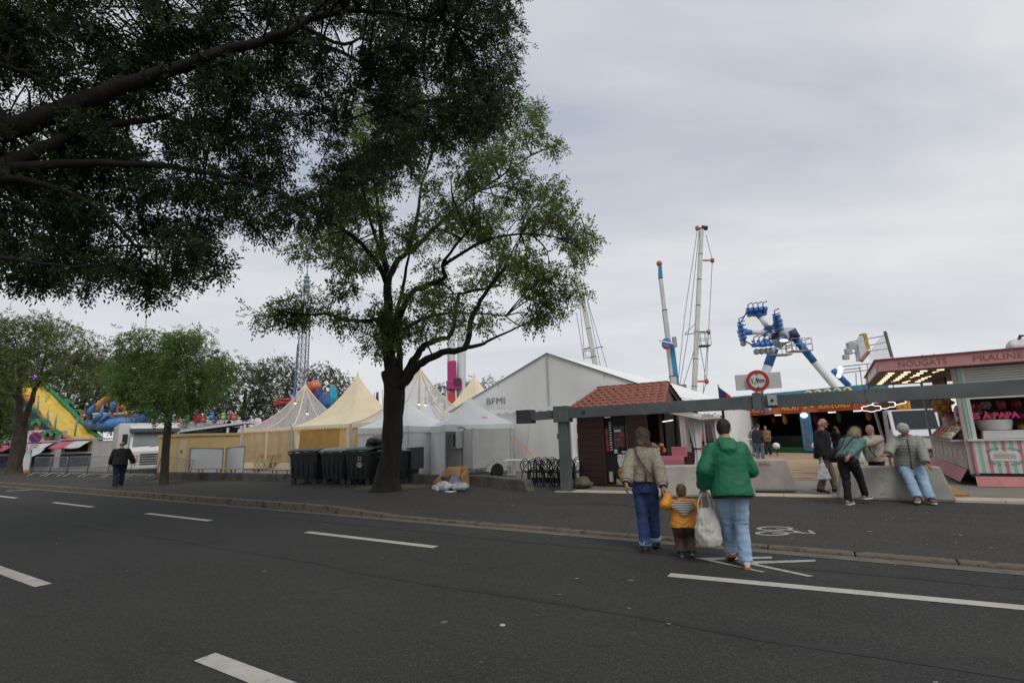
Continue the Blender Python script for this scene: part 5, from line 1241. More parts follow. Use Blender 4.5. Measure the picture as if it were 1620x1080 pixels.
# scaffold sign with floodlights
YS = 34.0; b = at(1372, 660, YS); t = thing('light_rig', 'pale scaffold rig with mesh banner, slim gold board and floodlights', 'light rig', (b.x, YS, 0), 0); lo = Vector(t.location)
def Sg(px_, py_, dy=0): return at(px_, py_, YS + dy) - lo
PALE = mat('rig_white', (.55, .56, .57), .5)
MB().add([Sg(1374, 560), Sg(1386, 541), Sg(1399, 526), Sg(1411, 564), Sg(1395, 580), Sg(1376, 585)], [(0, 1, 2, 3, 4, 5)]).build('mesh_banner', mat('banner_mesh', (.5, .51, .53), .6, .15, 2, alpha=.5), t)
MB().bar(Sg(1400, 524), Sg(1411, 565), .10, 6).build('dark_edge', mat('edge_dark', (.14, .13, .13), .5), t)
for a, b_ in (((1343, 541), (1399, 531)), ((1352, 551), (1402, 541)), ((1345, 559), (1408, 551)), ((1330, 580), (1395, 573)), ((1332, 585), (1362, 582)), ((1330, 590), (1392, 583)), ((1360, 580), (1366, 625)), ((1354, 590), (1356, 640)), ((1372, 575), (1376, 650)), ((1400, 575), (1404, 650)), ((1411, 565), (1432, 575))): MB().bar(Sg(*a, .2), Sg(*b_, .2), .035, 4).build('scaffold_tube', CABLE, t)
gb = MB(); q4 = [Sg(1366, 527, -.2), Sg(1371, 527, -.2), Sg(1377, 552, -.2), Sg(1371, 554, -.2)]; gb.add(q4 + [v + Vector((.02, .5, 0)) for v in q4], [(0, 1, 2, 3), (7, 6, 5, 4), (0, 4, 5, 1), (1, 5, 6, 2), (2, 6, 7, 3), (3, 7, 4, 0)]); gb.build('gold_board', mat('gold_board', (.42, .29, .06), .5, .15, 3), t)
gb = MB(); q4 = [Sg(1358, 545, -.3), Sg(1365, 530, -.3), Sg(1371, 554, -.3), Sg(1362, 571, -.3)]; gb.add(q4 + [v + Vector((.02, .5, 0)) for v in q4], [(0, 1, 2, 3), (7, 6, 5, 4), (0, 4, 5, 1), (1, 5, 6, 2), (2, 6, 7, 3), (3, 7, 4, 0)]); gb.build('white_board', PALE, t)
MB().bar(Sg(1362, 571, -.3), Sg(1374, 556, -.3), .13, 5).build('board_foot', mat('board_brown', (.25, .1, .06), .5), t)
for (px_, py_, s_) in ((1346, 547, .5), (1342, 556, .42), (1338, 565, .36)): MB().box(Sg(px_, py_, -.2), (s_ * .95, .3, s_ * .9)).build('floodlight', mat('flood_grey', (.36, .37, .38), .5), t, bevel=.03)
for (px_, py_, r_) in ((1330, 583, .16), (1329, 588, .14), (1327, 594, .15), (1390, 577, .3), (1383, 586, .2)): MB().ell(Sg(px_, py_, -.3), (r_, .12, r_), 12, 8).build('lit_lamp', LIGHTW, t, smooth=True)
# flag
fq = at(1136, 608, 24); t = thing('flag', 'dark blue and red flag on a pole above the grey beam', 'flag', (fq.x, fq.y, 0), 0)
MB().bar((0, 0, 0), (0, 0, fq.z), .025, 6).build('flag_pole', DSTEEL, t)
def ffl(u_, v_, k0, k1):
    w_ = k0 + (k1 - k0) * u_
    return (.02 + .62 * w_, .08 * sin(w_ * 6), fq.z - .12 - .62 * w_ ** 1.3 - (.62 - .1 * w_) * v_)
for k0, k1, c_, nm in ((0, .5, (.02, .03, .10), 'navy_field'), (.5, 1, (.45, .04, .06), 'red_field')): MB().grid(lambda a, b: ffl(a, b, k0, k1), 6, 6).build(nm, mat('flag_' + nm, c_, .8, .15, 5), t, smooth=True, solid=.006)
# ------------------------------------------------------------------ left side: hut, fence panels, benches
BEIGE = mat('hut_beige', (.46, .33, .15), .7, .07, 2, .1, 8)
BEIGE2 = mat('hut_beige_door', (.50, .40, .23), .7, .06, 2)
# the hut: nearest corner at about x 298 of the view
hk = at(298, 748, 25.5); rzh = radians(58)
t = thing('beige_hut', 'beige flat roofed hut with pale door, behind the crowd barriers', 'hut', (hk.x, hk.y, .05), rzh)
MB().slab(0, 2.5, 0, 3.3, 0, 2.02).build('wall', BEIGE, t, bevel=.01)
MB().slab(-.06, 2.56, -.06, 3.36, 2.02, 2.14).build('roof', BEIGE, t)
MB().slab(-.012, 0, .35, 1.05, .05, 1.85).build('door', BEIGE2, t); MB().slab(-.025, -.012, .75, .92, 1.18, 1.36).build('notice', mat('notice_blue', (.06, .10, .25), .5, .4, 30), t)
MB().slab(-.03, -.012, .95, 1.0, .8, .84).build('handle', DSTEEL, t); MB().slab(-.012, 0, 2.2, 2.9, .05, 1.85).build('door', BEIGE2, t)
FW = mat('fence_sheet_white', (.64, .65, .66), .6, .04, 2, .15, 4)
for i, (pa, pb) in enumerate(((299, 352), (356, 385))):
    a = at(pa, 750, 24.2 - i * .2); b = at(pb, 750, 23.6 - i * .2); rz = math.atan2(b.y - a.y, b.x - a.x); w_ = (b - a).length
    f = thing('fence_panel', ('wide leaning white sheet fence panel right of the hut', 'narrow white sheet fence panel touching the clear tent')[i], 'fence panel', (a.x, a.y, .05), rz, 'white sheet fence panels')
    h_ = 1.42 - .05 * i
    def ffp(u_, v_): return (u_ * w_ + .05 * v_ * (0 if i else -1), .03 * sin(u_ * 5 + v_ * 2) * .5, .02 + h_ * v_ - (.06 * u_ * v_ if i == 0 else -.06 * u_ * v_))
    MB().grid(ffp, 10, 6).build('sheet', FW, f, smooth=True)
    for p_, q_ in (((0, 0), (0, 1)), ((1, 0), (1, 1)), ((0, 1), (1, 1))):
        A_ = Vector(ffp(*p_)) - Vector((0, .02, 0)); B_ = Vector(ffp(*q_)) - Vector((0, .02, 0)); MB().bar(A_, B_, .02, 6).build('frame_tube', mat('frame_dark', (.16, .15, .15), .5), f)
for i, (pa, pb, y) in enumerate(((309, 357, 741), (357, 420, 741), (428, 466, 742))):
    a = at(pa, y, 22.6 - i * .7); b = at(pb, y, 22.3 - i * .8); rz = math.atan2(b.y - a.y, b.x - a.x); w_ = (b - a).length
    f = thing('beer_bench', ('left', 'middle', 'right')[i] + ' folding wooden beer bench behind the low wall', 'bench', (a.x, a.y, .05), rz, 'beer benches behind the low wall')
    zt = a.z - .05
    MB().slab(-.1, w_ + .1, -.12, .12, zt - .03, zt).build('seat', WOODB, f)
    for x in (.25 * w_ - .1, .78 * w_):
        for y_ in (-.1, .1): MB().path([(x, y_, 0), (x, y_ * .9, zt - .03)], .014, 5).build('leg', DSTEEL, f)
        MB().bar((x - .15, 0, .06), (x + .15, 0, zt - .05), .011, 5).build('brace', DSTEEL, f); MB().bar((x + .15, 0, .06), (x - .15, 0, zt - .05), .011, 5).build('brace', DSTEEL, f)

# ------------------------------------------------------------------ box truck
TR = mat('truck_white', (.60, .60, .57), .35, .04, 1.2, .03, 3)
GLASS = MATS['dark_glass']
tk = at(228, 745, 31); rzt = radians(40)
t = thing('box_truck', 'white box truck with dark visor facing the road, left of the hut', 'truck', (tk.x, tk.y, .05), rzt)
# local: cab front faces -Y
bodyb = MB().slab(-1.35, 1.75, 1.2, 8.8, .85, 3.0).build('box_body', TR, t, bevel=.03)
MB().slab(-1.37, -1.35, 1.3, 8.7, .82, .92).build('side_rail', CABLE, t)
MB().prism([(-.35, .45), (2.2, .45), (2.2, 2.75), (1.6, 2.85), (.1, 2.75), (-.2, 1.6), (-.35, 1.3)], -.85, 1.55, Matrix(((0, 0, 1), (1, 0, 0), (0, 1, 0)))).build('cab', TR, t, bevel=.06)
MB().add([(-.72, -.215, 1.52), (1.42, -.215, 1.52), (1.35, .02, 2.42), (-.65, .02, 2.42)], [(0, 1, 2, 3)]).build('windscreen', mat('windscreen_grey', (.20, .22, .22), .12, .15, 1.5), t, solid=.02)
MB().prism([(-.3, 2.42), (.15, 2.42), (.2, 2.66), (-.25, 2.62)], -.9, 1.6, Matrix(((0, 0, 1), (1, 0, 0), (0, 1, 0)))).build('sun_visor', mat('visor_dark', (.05, .055, .06), .3), t)
for x in (-.1, .7): MB().bar((x - .6, -.24, 1.54), (x + .2, -.2, 1.66), .012, 4).build('wiper', BLACKP, t)
MB().slab(-.3, 1.2, -.38, -.34, .5, 1.15).build('grille', BLACKP, t)
for z in (.58, .72, .86, 1.0): MB().slab(-.28, 1.18, -.41, -.38, z, z + .05).build('grille_bar', ALU, t)
for x in (-.62, 1.32): MB().slab(x - .16, x + .16, -.39, -.35, .62, .85).build('headlight', mat('lamp_glass', (.4, .42, .44), .15), t, bevel=.02)
MB().slab(-.85, 1.55, -.42, -.34, .30, .48).build('bumper', TR, t, bevel=.02)
for x in (-1.08, 1.78): MB().slab(x - .13, x + .13, -.15, .05, 1.72, 2.32).build('mirror', BLACKP, t, bevel=.03)
MB().slab(-.865, -.85, .25, 1.0, 1.5, 2.2).build('door_window', GLASS, t)
MB().slab(-1.36, -1.345, 1.5, 2.4, 1.15, 1.6).build('locker_door', mat('locker_grey', (.25, .25, .26), .5), t)
for y in (.75, 5.5, 7.2):
    for x in (-.9, 1.5): MB().lathe([(.15, -.13), (.45, -.13), (.48, -.08), (.48, .08), (.45, .13), (.15, .13)], 20, (x, y, .48), Matrix.Rotation(pi / 2, 3, 'Y')).build('wheel', BLACKP, t, smooth=40)

# ------------------------------------------------------------------ crowd barriers
GALV = mat('galvanised', (.30, .31, .32), .45, .15, 6, metal=.5)
def crowd_barrier(label, loc, rz, lean=0):
    t = thing('crowd_barrier', label, 'barrier', loc, rz, 'crowd barriers along the pavement edge')
    W_ = 2.15; pts = [(0.0, 0, .12), (0, 0, .98), (.06, 0, 1.06), (W_ - .06, 0, 1.06), (W_, 0, .98), (W_, 0, .12)]
    MB().path(pts, .019, 6).build('frame', GALV, t, smooth=True); MB().bar((0, 0, .16), (W_, 0, .16), .016, 6).build('bottom_rail', GALV, t)
    mb_ = MB()
    for i in range(1, 18): mb_.bar((W_ * i / 18, 0, .16), (W_ * i / 18, 0, 1.05), .007, 4)
    o = mb_.build('bars', GALV, t); o['kind'] = 'stuff'
    for x in (.25, W_ - .25): MB().path([(x, -.34, 0), (x, 0, .17), (x, .34, 0)], .016, 5).build('foot', GALV, t)
    return t
a = gp(52, 752, .125); b = gp(262, 757, .125); d = (b - a); n_ = int(d.length / 2.2); d.normalize(); rz = math.atan2(d.y, d.x)
names_ = ['leftmost crowd barrier, in front of the pink awning stall', 'second crowd barrier from the left, before the pink stall', 'third crowd barrier from the left, before the white box truck', 'fourth crowd barrier, left of the walking man', 'fifth crowd barrier, behind the walking man', 'sixth crowd barrier, in front of the truck grille', 'seventh crowd barrier, beside the slim tree trunk', 'eighth crowd barrier in the row']
cb0 = crowd_barrier(names_[0], a, rz)
for i in range(1, n_): dup(cb0, a + d * 2.2 * i, rz + random.uniform(-.06, .06), names_[i])
e_ = a + d * 2.2 * n_
crowd_barrier('rightmost crowd barrier, tilted in front of the beige hut', e_, rz + .1).rotation_euler = (radians(-9), radians(6), rz + .15)
ws = gp(212, 751, .125); o = thing('warning_board', 'small red and white striped warning board hung on the barriers', 'sign', (ws.x, ws.y + .1, .125), rz)
MB().box((0, -.05, .78), (.5, .03, .2)).build('board', stripe_mat('warn_stripe', ((.6, .6, .58), (.5, .05, .05)), .09, 0), o); MB().bar((0, -.02, .7), (0, -.02, 1.05), .012, 5).build('hook', GALV, o)

# ------------------------------------------------------------------ no parking sign at the far left
sp = gp(44, 754.5, .125); t = thing('no_parking_sign', 'round blue and red no parking sign on a pole at the left pavement', 'sign', sp, radians(20))
hh = at(50, 692, sp.y).z - .125
MB().bar((0, 0, 0), (.08, 0, hh + .3), .03, 8).build('pole', GALV, t)
MB().lathe([(.31, 0), (.31, .02)], 30, (.12, -.04, hh), FLIP).build('red_disc', mat('sign_red2', (.42, .03, .05), .5), t); MB().lathe([(.24, 0), (.24, .01)], 30, (.12, -.06, hh), FLIP).build('blue_disc', mat('sign_blue', (.03, .04, .22), .5), t)
MB().box((.12, -.078, hh), (.52, .012, .07), M=Matrix.Rotation(radians(45), 3, 'Y')).build('red_bar', MATS['sign_red2'], t)
MB().slab(-.16, .36, -.05, -.03, hh - .62, hh - .36).build('text_plate', mat('plate_white', (.58, .58, .56)), t)
MB().slab(-.08, .10, -.053, -.05, hh - .45, hh - .41).slab(.13, .28, -.053, -.05, hh - .45, hh - .41).build('plate_line', BLK, t); text('lettering', 'RAPPEL', .12, BLK, t, (.1, -.055, hh - .55), FACE, .002, width=.4)
def fdrop(u_, v_): 
    w_ = .30 * sin(pi * min(1, v_ * .9 + .08)) ** .8
    return (-.06 + w_ * (u_ - .75) * 1.0, -.05 - .03 * sin(u_ * 6), .15 + 1.55 * v_)
MB().grid(fdrop, 6, 14).build('wrapped_banner', mat('banner_teal_white', (.52, .56, .55), .6, .2, 1), t, smooth=True, solid=.03)
MB().ell((-.10, -.08, .30), (.09, .06, .15), 10, 8).build('orange_foot', mat('banner_orange', (.5, .12, .03), .6), t, smooth=True)
MB().add([(.06, -.04, 1.72), (.62, -.06, 1.55), (.42, -.05, 1.3), (.05, -.04, 1.12)], [(0, 1, 2, 3)]).build('white_pennant', FW, t, solid=.01)

# ------------------------------------------------------------------ pink and white stalls and container at the far left
PNK = mat('awning_pink', (.55, .12, .20), .7, .1, 3, trans=.1); AWH = mat('awning_white', (.60, .58, .57), .7, .05, 3, trans=.1)
def awn_stall(label, px0, px1, Y, ytop, ybot, ncol, first):
    a = at(px0, ytop, Y); b = at(px1, ytop, Y); w_ = b.x - a.x
    t = thing('snack_stall', label, 'stall', (a.x, Y, .02), 0, 'pink awning snack stalls')
    MB().slab(0, w_, .9, 3.0, 0, a.z - .1).build('body', mat('stall_body_pale', (.5, .48, .46), .6, .1, 2), t)
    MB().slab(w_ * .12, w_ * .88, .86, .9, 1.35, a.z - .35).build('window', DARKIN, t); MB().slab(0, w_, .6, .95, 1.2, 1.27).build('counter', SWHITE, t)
    for x in (.06, .94): MB().slab(w_ * x - .15, w_ * x + .15, .84, .9, 1.4, 2.1).build('poster', mat('poster_yellow', (.35, .27, .06), .6, .6, 14), t)
    MB().slab(0, w_, .84, .88, .15, 1.15).build('front_panel', mat('stall_front_dark', (.05, .06, .08), .6, .7, 4), t)
    for i in range(ncol):
        x0, x1 = w_ * i / ncol, w_ * (i + 1) / ncol
        def fa_(u_, v_): return (x0 + (x1 - x0) * u_, .9 - 1.3 * v_, a.z - .62 * v_ ** 1.2 - .08 * sin(pi * u_) * v_)
        MB().grid(fa_, 6, 6).build('awning_panel', (PNK, AWH)[(i + first) % 2], t, smooth=True, solid=.02)
    MB().slab(-.1, w_ + .1, .6, 3.1, a.z, a.z + .12).build('roof', mat('stall_roof_lilac', (.5, .45, .55), .6), t)
    return t
awn_stall('snack stall with pink and white awning and yellow posters, left of the truck', 84, 133, 42, 697, 712, 2, 0)
awn_stall('snack stall with white and pink awning behind the no parking sign', 20, 74, 44, 701, 720, 3, 1)
awn_stall('snack stall with pink awning cut off by the left edge', -20, 14, 43, 703, 715, 1, 0)
c0_, c1_ = at(-30, 690, 48), at(71, 681, 48); t = thing('white_container', 'white container trailer behind the no parking sign', 'container', (c0_.x, 48, .05), 0)
w_ = c1_.x - c0_.x; MB().slab(0, w_, 0, 2.5, .6, c1_.z).build('box', mat('container_white', (.56, .56, .56), .5, .05, 1), t, bevel=.04)
for i in range(5): MB().slab(w_ * (i + .5) / 5 - .03, w_ * (i + .5) / 5 + .03, -.03, 0, .65, c1_.z - .1).build('rib', CABLE, t)
for x in (1.5, w_ - 1.5): MB().lathe([(.15, -.12), (.45, -.12), (.45, .12), (.15, .12)], 16, (x, .1, .45), FLIP).build('wheel', BLACKP, t)

# ------------------------------------------------------------------ yellow slide with palms
YEL = mat('slide_yellow', (.58, .40, .06), .5, .12, 1.5); PGRN = mat('palm_green', (.03, .16, .06), .6, .3, 4); PTRK = mat('palm_orange', (.42, .17, .05), .6, .3, 4); NAVY = mat('slide_navy', (.03, .05, .13), .6, .4, 2)
b = at(80, 690, 50); SL = thing('fun_slide', 'big yellow wavy slide with fake palm trees behind the stalls', 'ride', (b.x, 50, 0), 0); lo = Vector(SL.location)
def Q(px_, py_, Y): return at(px_, py_, Y) - lo
lft = [Q(18, 603, 54), Q(32, 622, 53), Q(56, 652, 52), Q(78, 678, 51), Q(100, 694, 50), Q(118, 702, 49)]; rgt = [Q(60, 603, 56), Q(78, 620, 55), Q(104, 645, 54), Q(126, 668, 53), Q(142, 684, 52), Q(160, 698, 51)]
def interp(l_, t_): k_ = t_ * (len(l_) - 1); i = min(int(k_), len(l_) - 2); return l_[i] + (l_[i + 1] - l_[i]) * (k_ - i)
def fsl(u_, v_):
    p_ = interp(lft, v_) + (interp(rgt, v_) - interp(lft, v_)) * u_
    return p_ + Vector((0, 0, .12 * sin(v_ * 30) - .1 * abs(sin(u_ * 4 * pi))))
MB().grid(fsl, 24, 40).build('chute', YEL, SL, smooth=True, solid=.15)
for l_, nm in ((lft, 'near_rail'), (rgt, 'far_rail')): MB().path([interp(l_, v) + Vector((0, 0, .25)) for v in np.linspace(0, 1, 20)], .22, 6).build('side_rail', PTRK if l_ is lft else PGRN, SL, smooth=True)
sk = MB(); n_ = 14
for i in range(n_):
    a, b_ = interp(lft, i / n_), interp(lft, (i + 1) / n_); sk.add([a, b_, Vector((b_.x, b_.y, .1)), Vector((a.x, a.y, .1))], [(0, 1, 2, 3)])
sk.build('side_skirt', NAVY, SL, solid=.1)
MB().ell(Q(40, 600, 54.5), (1.4, .8, .8), 12, 8).build('top_sign', mat('top_green_yellow', (.4, .42, .1), .5, .6, 2), SL, smooth=True)
for (px_, py_) in ((29, 594), (54, 596)): MB().ell(Q(px_, py_, 54), (.22, .22, .22), 8, 6).build('purple_lamp', mat('lit_purple', (.45, .1, 1.0), .5, 0, emit=2.5), SL)
def palm(px_, py_, Y, h_):
    c_ = Q(px_, py_, Y); MB().path([c_ + Vector((0, 0, -h_)), c_ + Vector((.1, 0, -h_ * .5)), c_], [.34, .28, .22], 8).build('palm_trunk', PTRK, SL, smooth=True)
    mb_ = MB()
    for i in range(11):
        a = 2 * pi * i / 11 + .2; l_ = 1.25
        pts = [c_ + Vector((cos(a) * l_ * s, sin(a) * l_ * s * .6, .5 * s - 1.15 * s * s)) for s in (0, .35, .7, 1)]
        for p0, p1, w0, w1 in zip(pts, pts[1:], (.1, .3, .26), (.3, .26, .03)):
            d_ = (p1 - p0).normalized(); q_ = d_.cross(Vector((0, 0, 1))).normalized(); mb_.add([p0 - q_ * w0, p1 - q_ * w1, p1 + q_ * w1, p0 + q_ * w0], [(0, 1, 2, 3)])
    mb_.build('palm_fronds', PGRN, SL, solid=.05)
for a in ((15, 617, 52, 3.2), (44, 645, 50.5, 3.4), (61, 663, 49.5, 2.2), (79, 680, 48.5, 1.6), (97, 631, 55, 1.2), (118, 648, 54.5, 1.2), (134, 667, 53.5, 1.0)): palm(*a)
for pl_, Y in (([(60, 660), (60, 636), (61, 632)], 50), ([(78, 675), (75, 655), (77, 648)], 49.5), ([(86, 690), (88, 665), (91, 654)], 49), ([(118, 690), (121, 670), (123, 660)], 50), ([(95, 628), (98, 614), (102, 607)], 55), ([(114, 645), (119, 630), (122, 624)], 54.5), ([(14, 614), (13, 602), (13, 592)], 54)):
    MB().path([Q(*q_, Y) for q_ in pl_], [.06, .085, .03], 6).build('curved_pole', mat('pole_tealgrey', (.20, .32, .36), .5), SL, smooth=True)
# blue ship ride behind the truck
b = at(190, 690, 52); SH = thing('pirate_ship_ride', 'blue ship shaped ride with orange beams behind the box truck', 'ride', (b.x, 52, 0), 0); lo = Vector(SH.location)
SBL = mat('ship_blue', (.07, .19, .40), .5, .45, 1.5); ORB = mat('beam_orange', (.50, .22, .06), .5, .2, 2)
hull = [Q(x, y, 52) for x, y in ((140, 664), (165, 662), (200, 662), (225, 658), (240, 650))]
rings = []
for i, p_ in enumerate(hull):
    hgt = (.7, .9, .9, .8, .2)[i]; dp = (.5, 1.2, 1.3, 1.0, .3)[i]
    rings.append([p_ + Vector((0, dp * cos(a), -hgt * .6 + hgt * .9 * sin(a))) for a in np.linspace(0, 2 * pi, 10, endpoint=False)])
MB().loft(rings).build('hull', SBL, SH, smooth=True); MB().path([p_ + Vector((0, -.9, .45)) for p_ in hull], .12, 6).build('gunwale', RWHITE, SH)
for pl_, m_, r_ in (([(138, 660), (158, 640), (176, 625)], ORB, .34), ([(195, 662), (199, 645), (203, 632)], ORB, .32), ([(182, 655), (184, 640), (186, 630)], ORB, .22)): MB().path([Q(*q_, 51.5) for q_ in pl_], r_, 6).build('beam', m_, SH)
for pl_ in ([(140, 656), (146, 645), (151, 638)], [(150, 668), (160, 655), (163, 640)], [(161, 668), (172, 655), (174, 662)], [(178, 650), (180, 638), (182, 632)]): MB().path([Q(*q_, 51) for q_ in pl_], [.36, .22, .05], 8).build('wave_fin', SBL, SH, smooth=True)
for (px_, py_) in ((129, 652), (165, 655), (177, 650), (208, 655), (186, 645)): MB().path([Q(px_, py_ + 8, 51), Q(px_, py_, 51), Q(px_ + 6, py_ - 1, 51)], .12, 5).build('red_hook', REDO, SH)
for x0, y0, x1, y1 in ((185, 612, 206, 612), (186, 622, 203, 620), (186, 613, 196, 622), (196, 622, 205, 613)): MB().bar(Q(x0, y0, 52), Q(x1, y1, 52), .09, 5).build('truss_bar', REDO, SH)
MB().ell(Q(212, 617, 52), (.7, .3, .9), 10, 8).build('yellow_mask', mat('mask_yellow', (.5, .36, .08), .5, .5, 3), SH, smooth=True)
for p_ in ((205, 660), (150, 668), (230, 660)): 
    c_ = Q(*p_, 53); MB().bar(Vector((c_.x, c_.y, 0)), c_, .25, 6).build('support', DSTEEL, SH)
# white show trailer and purple sign behind the hut
b = at(330, 690, 36); t = thing('show_trailer', 'white show trailer with folded awning arms behind the beige hut', 'trailer', (b.x, 36, 0), radians(-8)); lo = Vector(t.location)
MB().slab(-2.6, 3.2, 0, 2.6, .6, 2.75).build('body', mat('trailer_dark', (.05, .05, .055), .6, .4, 2), t)
MB().prism([(-3.3, 2.35), (3.3, 2.95), (3.3, 3.08), (-3.3, 2.5)], -.6, .8, FLIP).build('folded_roof', RWHITE, t)
MB().prism([(-1.5, 2.22), (1.6, 2.5), (1.6, 2.62), (-1.5, 2.36)], .62, .7, FLIP).build('dark_stripe', DSTEEL, t)
for x0, z0, x1, z1 in ((1.9, .6, 2.0, 2.7), (2.1, .6, 2.9, 2.6), (2.9, .6, 3.0, 2.8), (3.2, .6, 3.25, 2.9)): MB().beam((x0, -.7, z0), (x1, -.7, z1), .14, .1, up=(0, 1, 0)).build('arm', RWHITE, t)
for x in (-1.5, 1.8): MB().lathe([(.15, -.12), (.45, -.12), (.45, .12), (.15, .12)], 16, (x, 0, .45), FLIP).build('wheel', BLACKP, t)
MB().slab(-3.2, -.2, -.4, 2.0, 2.5, 3.1).build('glass_cabin', mat('cabin_grey', (.25, .28, .29), .4, .5, 3), t)
b = at(352, 665, 46); t = thing('fair_sign', 'purple and pink fair sign with white round figures, behind the hut', 'sign', (b.x, 46, 0), 0); lo = Vector(t.location)
p0, p1 = at(337, 678, 46) - lo, at(435, 662, 46) - lo
MB().slab(p0.x, p1.x, 0, .2, p0.z, p1.z).build('board', mat('sign_purple', (.10, .025, .16), .5, .5, .9, col2=(.38, .03, .18)), t)
for i, (px_, py_, r_) in enumerate(((350, 671, .42), (360, 671, .4), (366, 671, .4), (377, 671, .42), (398, 668, .35), (408, 667, .35))):
    c_ = at(px_, py_, 45.9) - lo; MB().lathe([(r_, 0), (r_, .08)], 14, c_, FLIP).build('white_figure', mat('figure_white', (.6, .55, .58), .5, .6, 2.5), t)
for x in (-2, 2.5): MB().bar((x, .15, 0), (x, .15, p0.z), .12, 6).build('support', DSTEEL, t)
p0, p1 = at(293, 681, 46.5) - lo, at(335, 667, 46.5) - lo
def fwv(u_, v_): return (p0.x + (p1.x - p0.x) * u_, .4, p0.z + (p1.z - p0.z) * v_ + (.12 * abs(sin(u_ * 5 * pi)) if v_ > .5 else 0))
MB().grid(fwv, 40, 2).build('white_wavy_board', FW, t, solid=.1)
for i, (px_, py_, c_) in enumerate(((312, 661, (.5, .05, .10)), (354, 661, (.2, .5, .1)), (296, 664, (.1, .35, .1)), (322, 665, (.45, .1, .05)), (335, 660, (.05, .2, .5)), (370, 661, (.5, .2, .05)), (363, 660, (.4, .1, .3)))):
    c2 = at(px_, py_, 46) - lo; s_ = .55 if i == 0 else .3
    mb_ = MB().ell(c2, (s_ * .6, .3, s_), 10, 8); mb_.ell(c2 + Vector((0, 0, s_ * 1.1)), (s_ * .5, .3, s_ * .4), 10, 6); mb_.build('painted_ornament', mat('orn_%d' % i, c_, .5, .4, 3), t, smooth=True)
# small red and blue frame ride bits left of the sign
b = at(282, 680, 44); t = thing('red_arch_ride', 'small red arch of a ride above the beige hut', 'ride', (b.x, 44, 0), 0); lo = Vector(t.location)
MB().path([at(275, 690, 44) - lo, at(280, 668, 44) - lo, at(285, 665, 44) - lo, at(289, 670, 44) - lo, at(288, 688, 44) - lo], .16, 6).build('arch', REDO, t, smooth=True); MB().bar(at(270, 683, 44) - lo, at(295, 676, 44) - lo, .12, 5).build('rail', RBLUE, t)
for px_ in (275, 288): c_ = at(px_, 690, 44) - lo; MB().bar(Vector((c_.x, 0, 0)), c_, .1, 5).build('support', DSTEEL, t)

# ------------------------------------------------------------------ drop tower and colourful ride tops behind the tents
YD = 62; b = at(474, 690, YD); t = thing('drop_tower', 'slender lattice drop tower with blue rails left of the big tree', 'ride', (b.x, YD, 0), 0); lo = Vector(t.location)
base0, topc = at(473, 690, YD) - lo, at(484.5, 462, YD) - lo; base0.z = 0
w0, w1 = .52, .42
def tp(f_, sx, sy): w_ = w0 + (w1 - w0) * f_; c_ = base0 + (topc - base0) * f_; return c_ + Vector((sx * w_, sy * w_, 0))
for sx in (-1, 1):
    for sy in (-1, 1): MB().bar(tp(0, sx, sy), tp(1, sx, sy), .08, 5).build('chord', mat('tower_greyblue', (.10, .15, .26), .5) if sx < 0 else mat('tower_violet', (.20, .14, .20), .5), t)
lat = MB(); n_ = 26
for i in range(n_):
    f0, f1 = i / n_, (i + 1) / n_
    for sy in (-1, 1): lat.bar(tp(f0, -1, sy), tp(f1, 1, sy), .05, 4); lat.bar(tp(f0, 1, sy), tp(f1, -1, sy), .05, 4)
    for sx in (-1, 1): lat.bar(tp(f0, sx, -1), tp(f1, sx, 1), .05, 4)
o = lat.build('lattice', RWHITE, t); o['kind'] = 'stuff'
MB().bar(base0 + Vector((-1.0, 0, 0)), at(472, 545, YD) - lo, .16, 6).build('side_rail', mat('tower_tealgrey', (.12, .22, .30), .5), t)
MB().lathe([(.42, 0), (.45, .3), (.3, 1.9), (.12, 2.4)], 10, topc).build('crown', mat('tower_teal', (.12, .17, .18), .5, .5, 3), t)
for zz, rr in ((.1, .85), (.8, .75), (1.5, .5), (2.0, .35)): MB().path([topc + Vector((rr * cos(a), rr * sin(a), zz)) for a in np.linspace(0, 2 * pi, 13)], .06, 4).build('crown_ring', RWHITE, t); MB().bar(topc + Vector((0, 0, 2.0)), at(487, 413, YD) - lo, .1, 5, .04).build('aerial', RWHITE, t)
sgp = at(481, 618, YD - 1) - lo
for i, ch in enumerate('JUMP'): text('lettering', ch, 1.3, mat('lit_violet', (.30, .16, .65), .5, 0, emit=.5), t, sgp + Vector((-1.2 + i * .95, -.4, -.9 + i * .55)), FACE @ Matrix.Rotation(.5, 3, 'Z'), .1)
b = at(520, 690, 55); t = thing('colourful_ride_front', 'orange, navy and turquoise ride front peeking between two tent peaks', 'ride', (b.x, 55, 0), 0); lo = Vector(t.location)
for px_, py_, rx_, rz_, c_, nm in ((497, 611, .75, .6, (.55, .14, .05), 'orange_dome'), (503, 625, .5, 1.0, (.06, .05, .16), 'navy_column'), (514, 640, 1.0, 1.3, (.03, .08, .22), 'navy_rock'), (526, 630, .45, 1.5, (.03, .28, .40), 'turquoise_fin'), (489, 628, .4, .6, (.5, .2, .08), 'orange_knob')):
    c2 = at(px_, py_, 55) - lo; crumple((rx_, .6, rz_), int(px_), .12).build(nm, mat('front_' + nm, c_, .5, .35, 2), t, smooth=True, loc=c2); MB().bar(Vector((c2.x, c2.y, 0)), c2, .3, 6).build('support', NAVY, t)
rb = MB()
for x0, y0, x1, y1 in ((433, 634, 470, 641), (433, 640, 470, 634), (440, 632, 468, 632)): rb.bar(at(x0, y0, 55) - lo, at(x1, y1, 55) - lo, .16, 5)
rb.build('red_arm', mat('arm_red', (.35, .05, .04), .5, .3, 2), t)
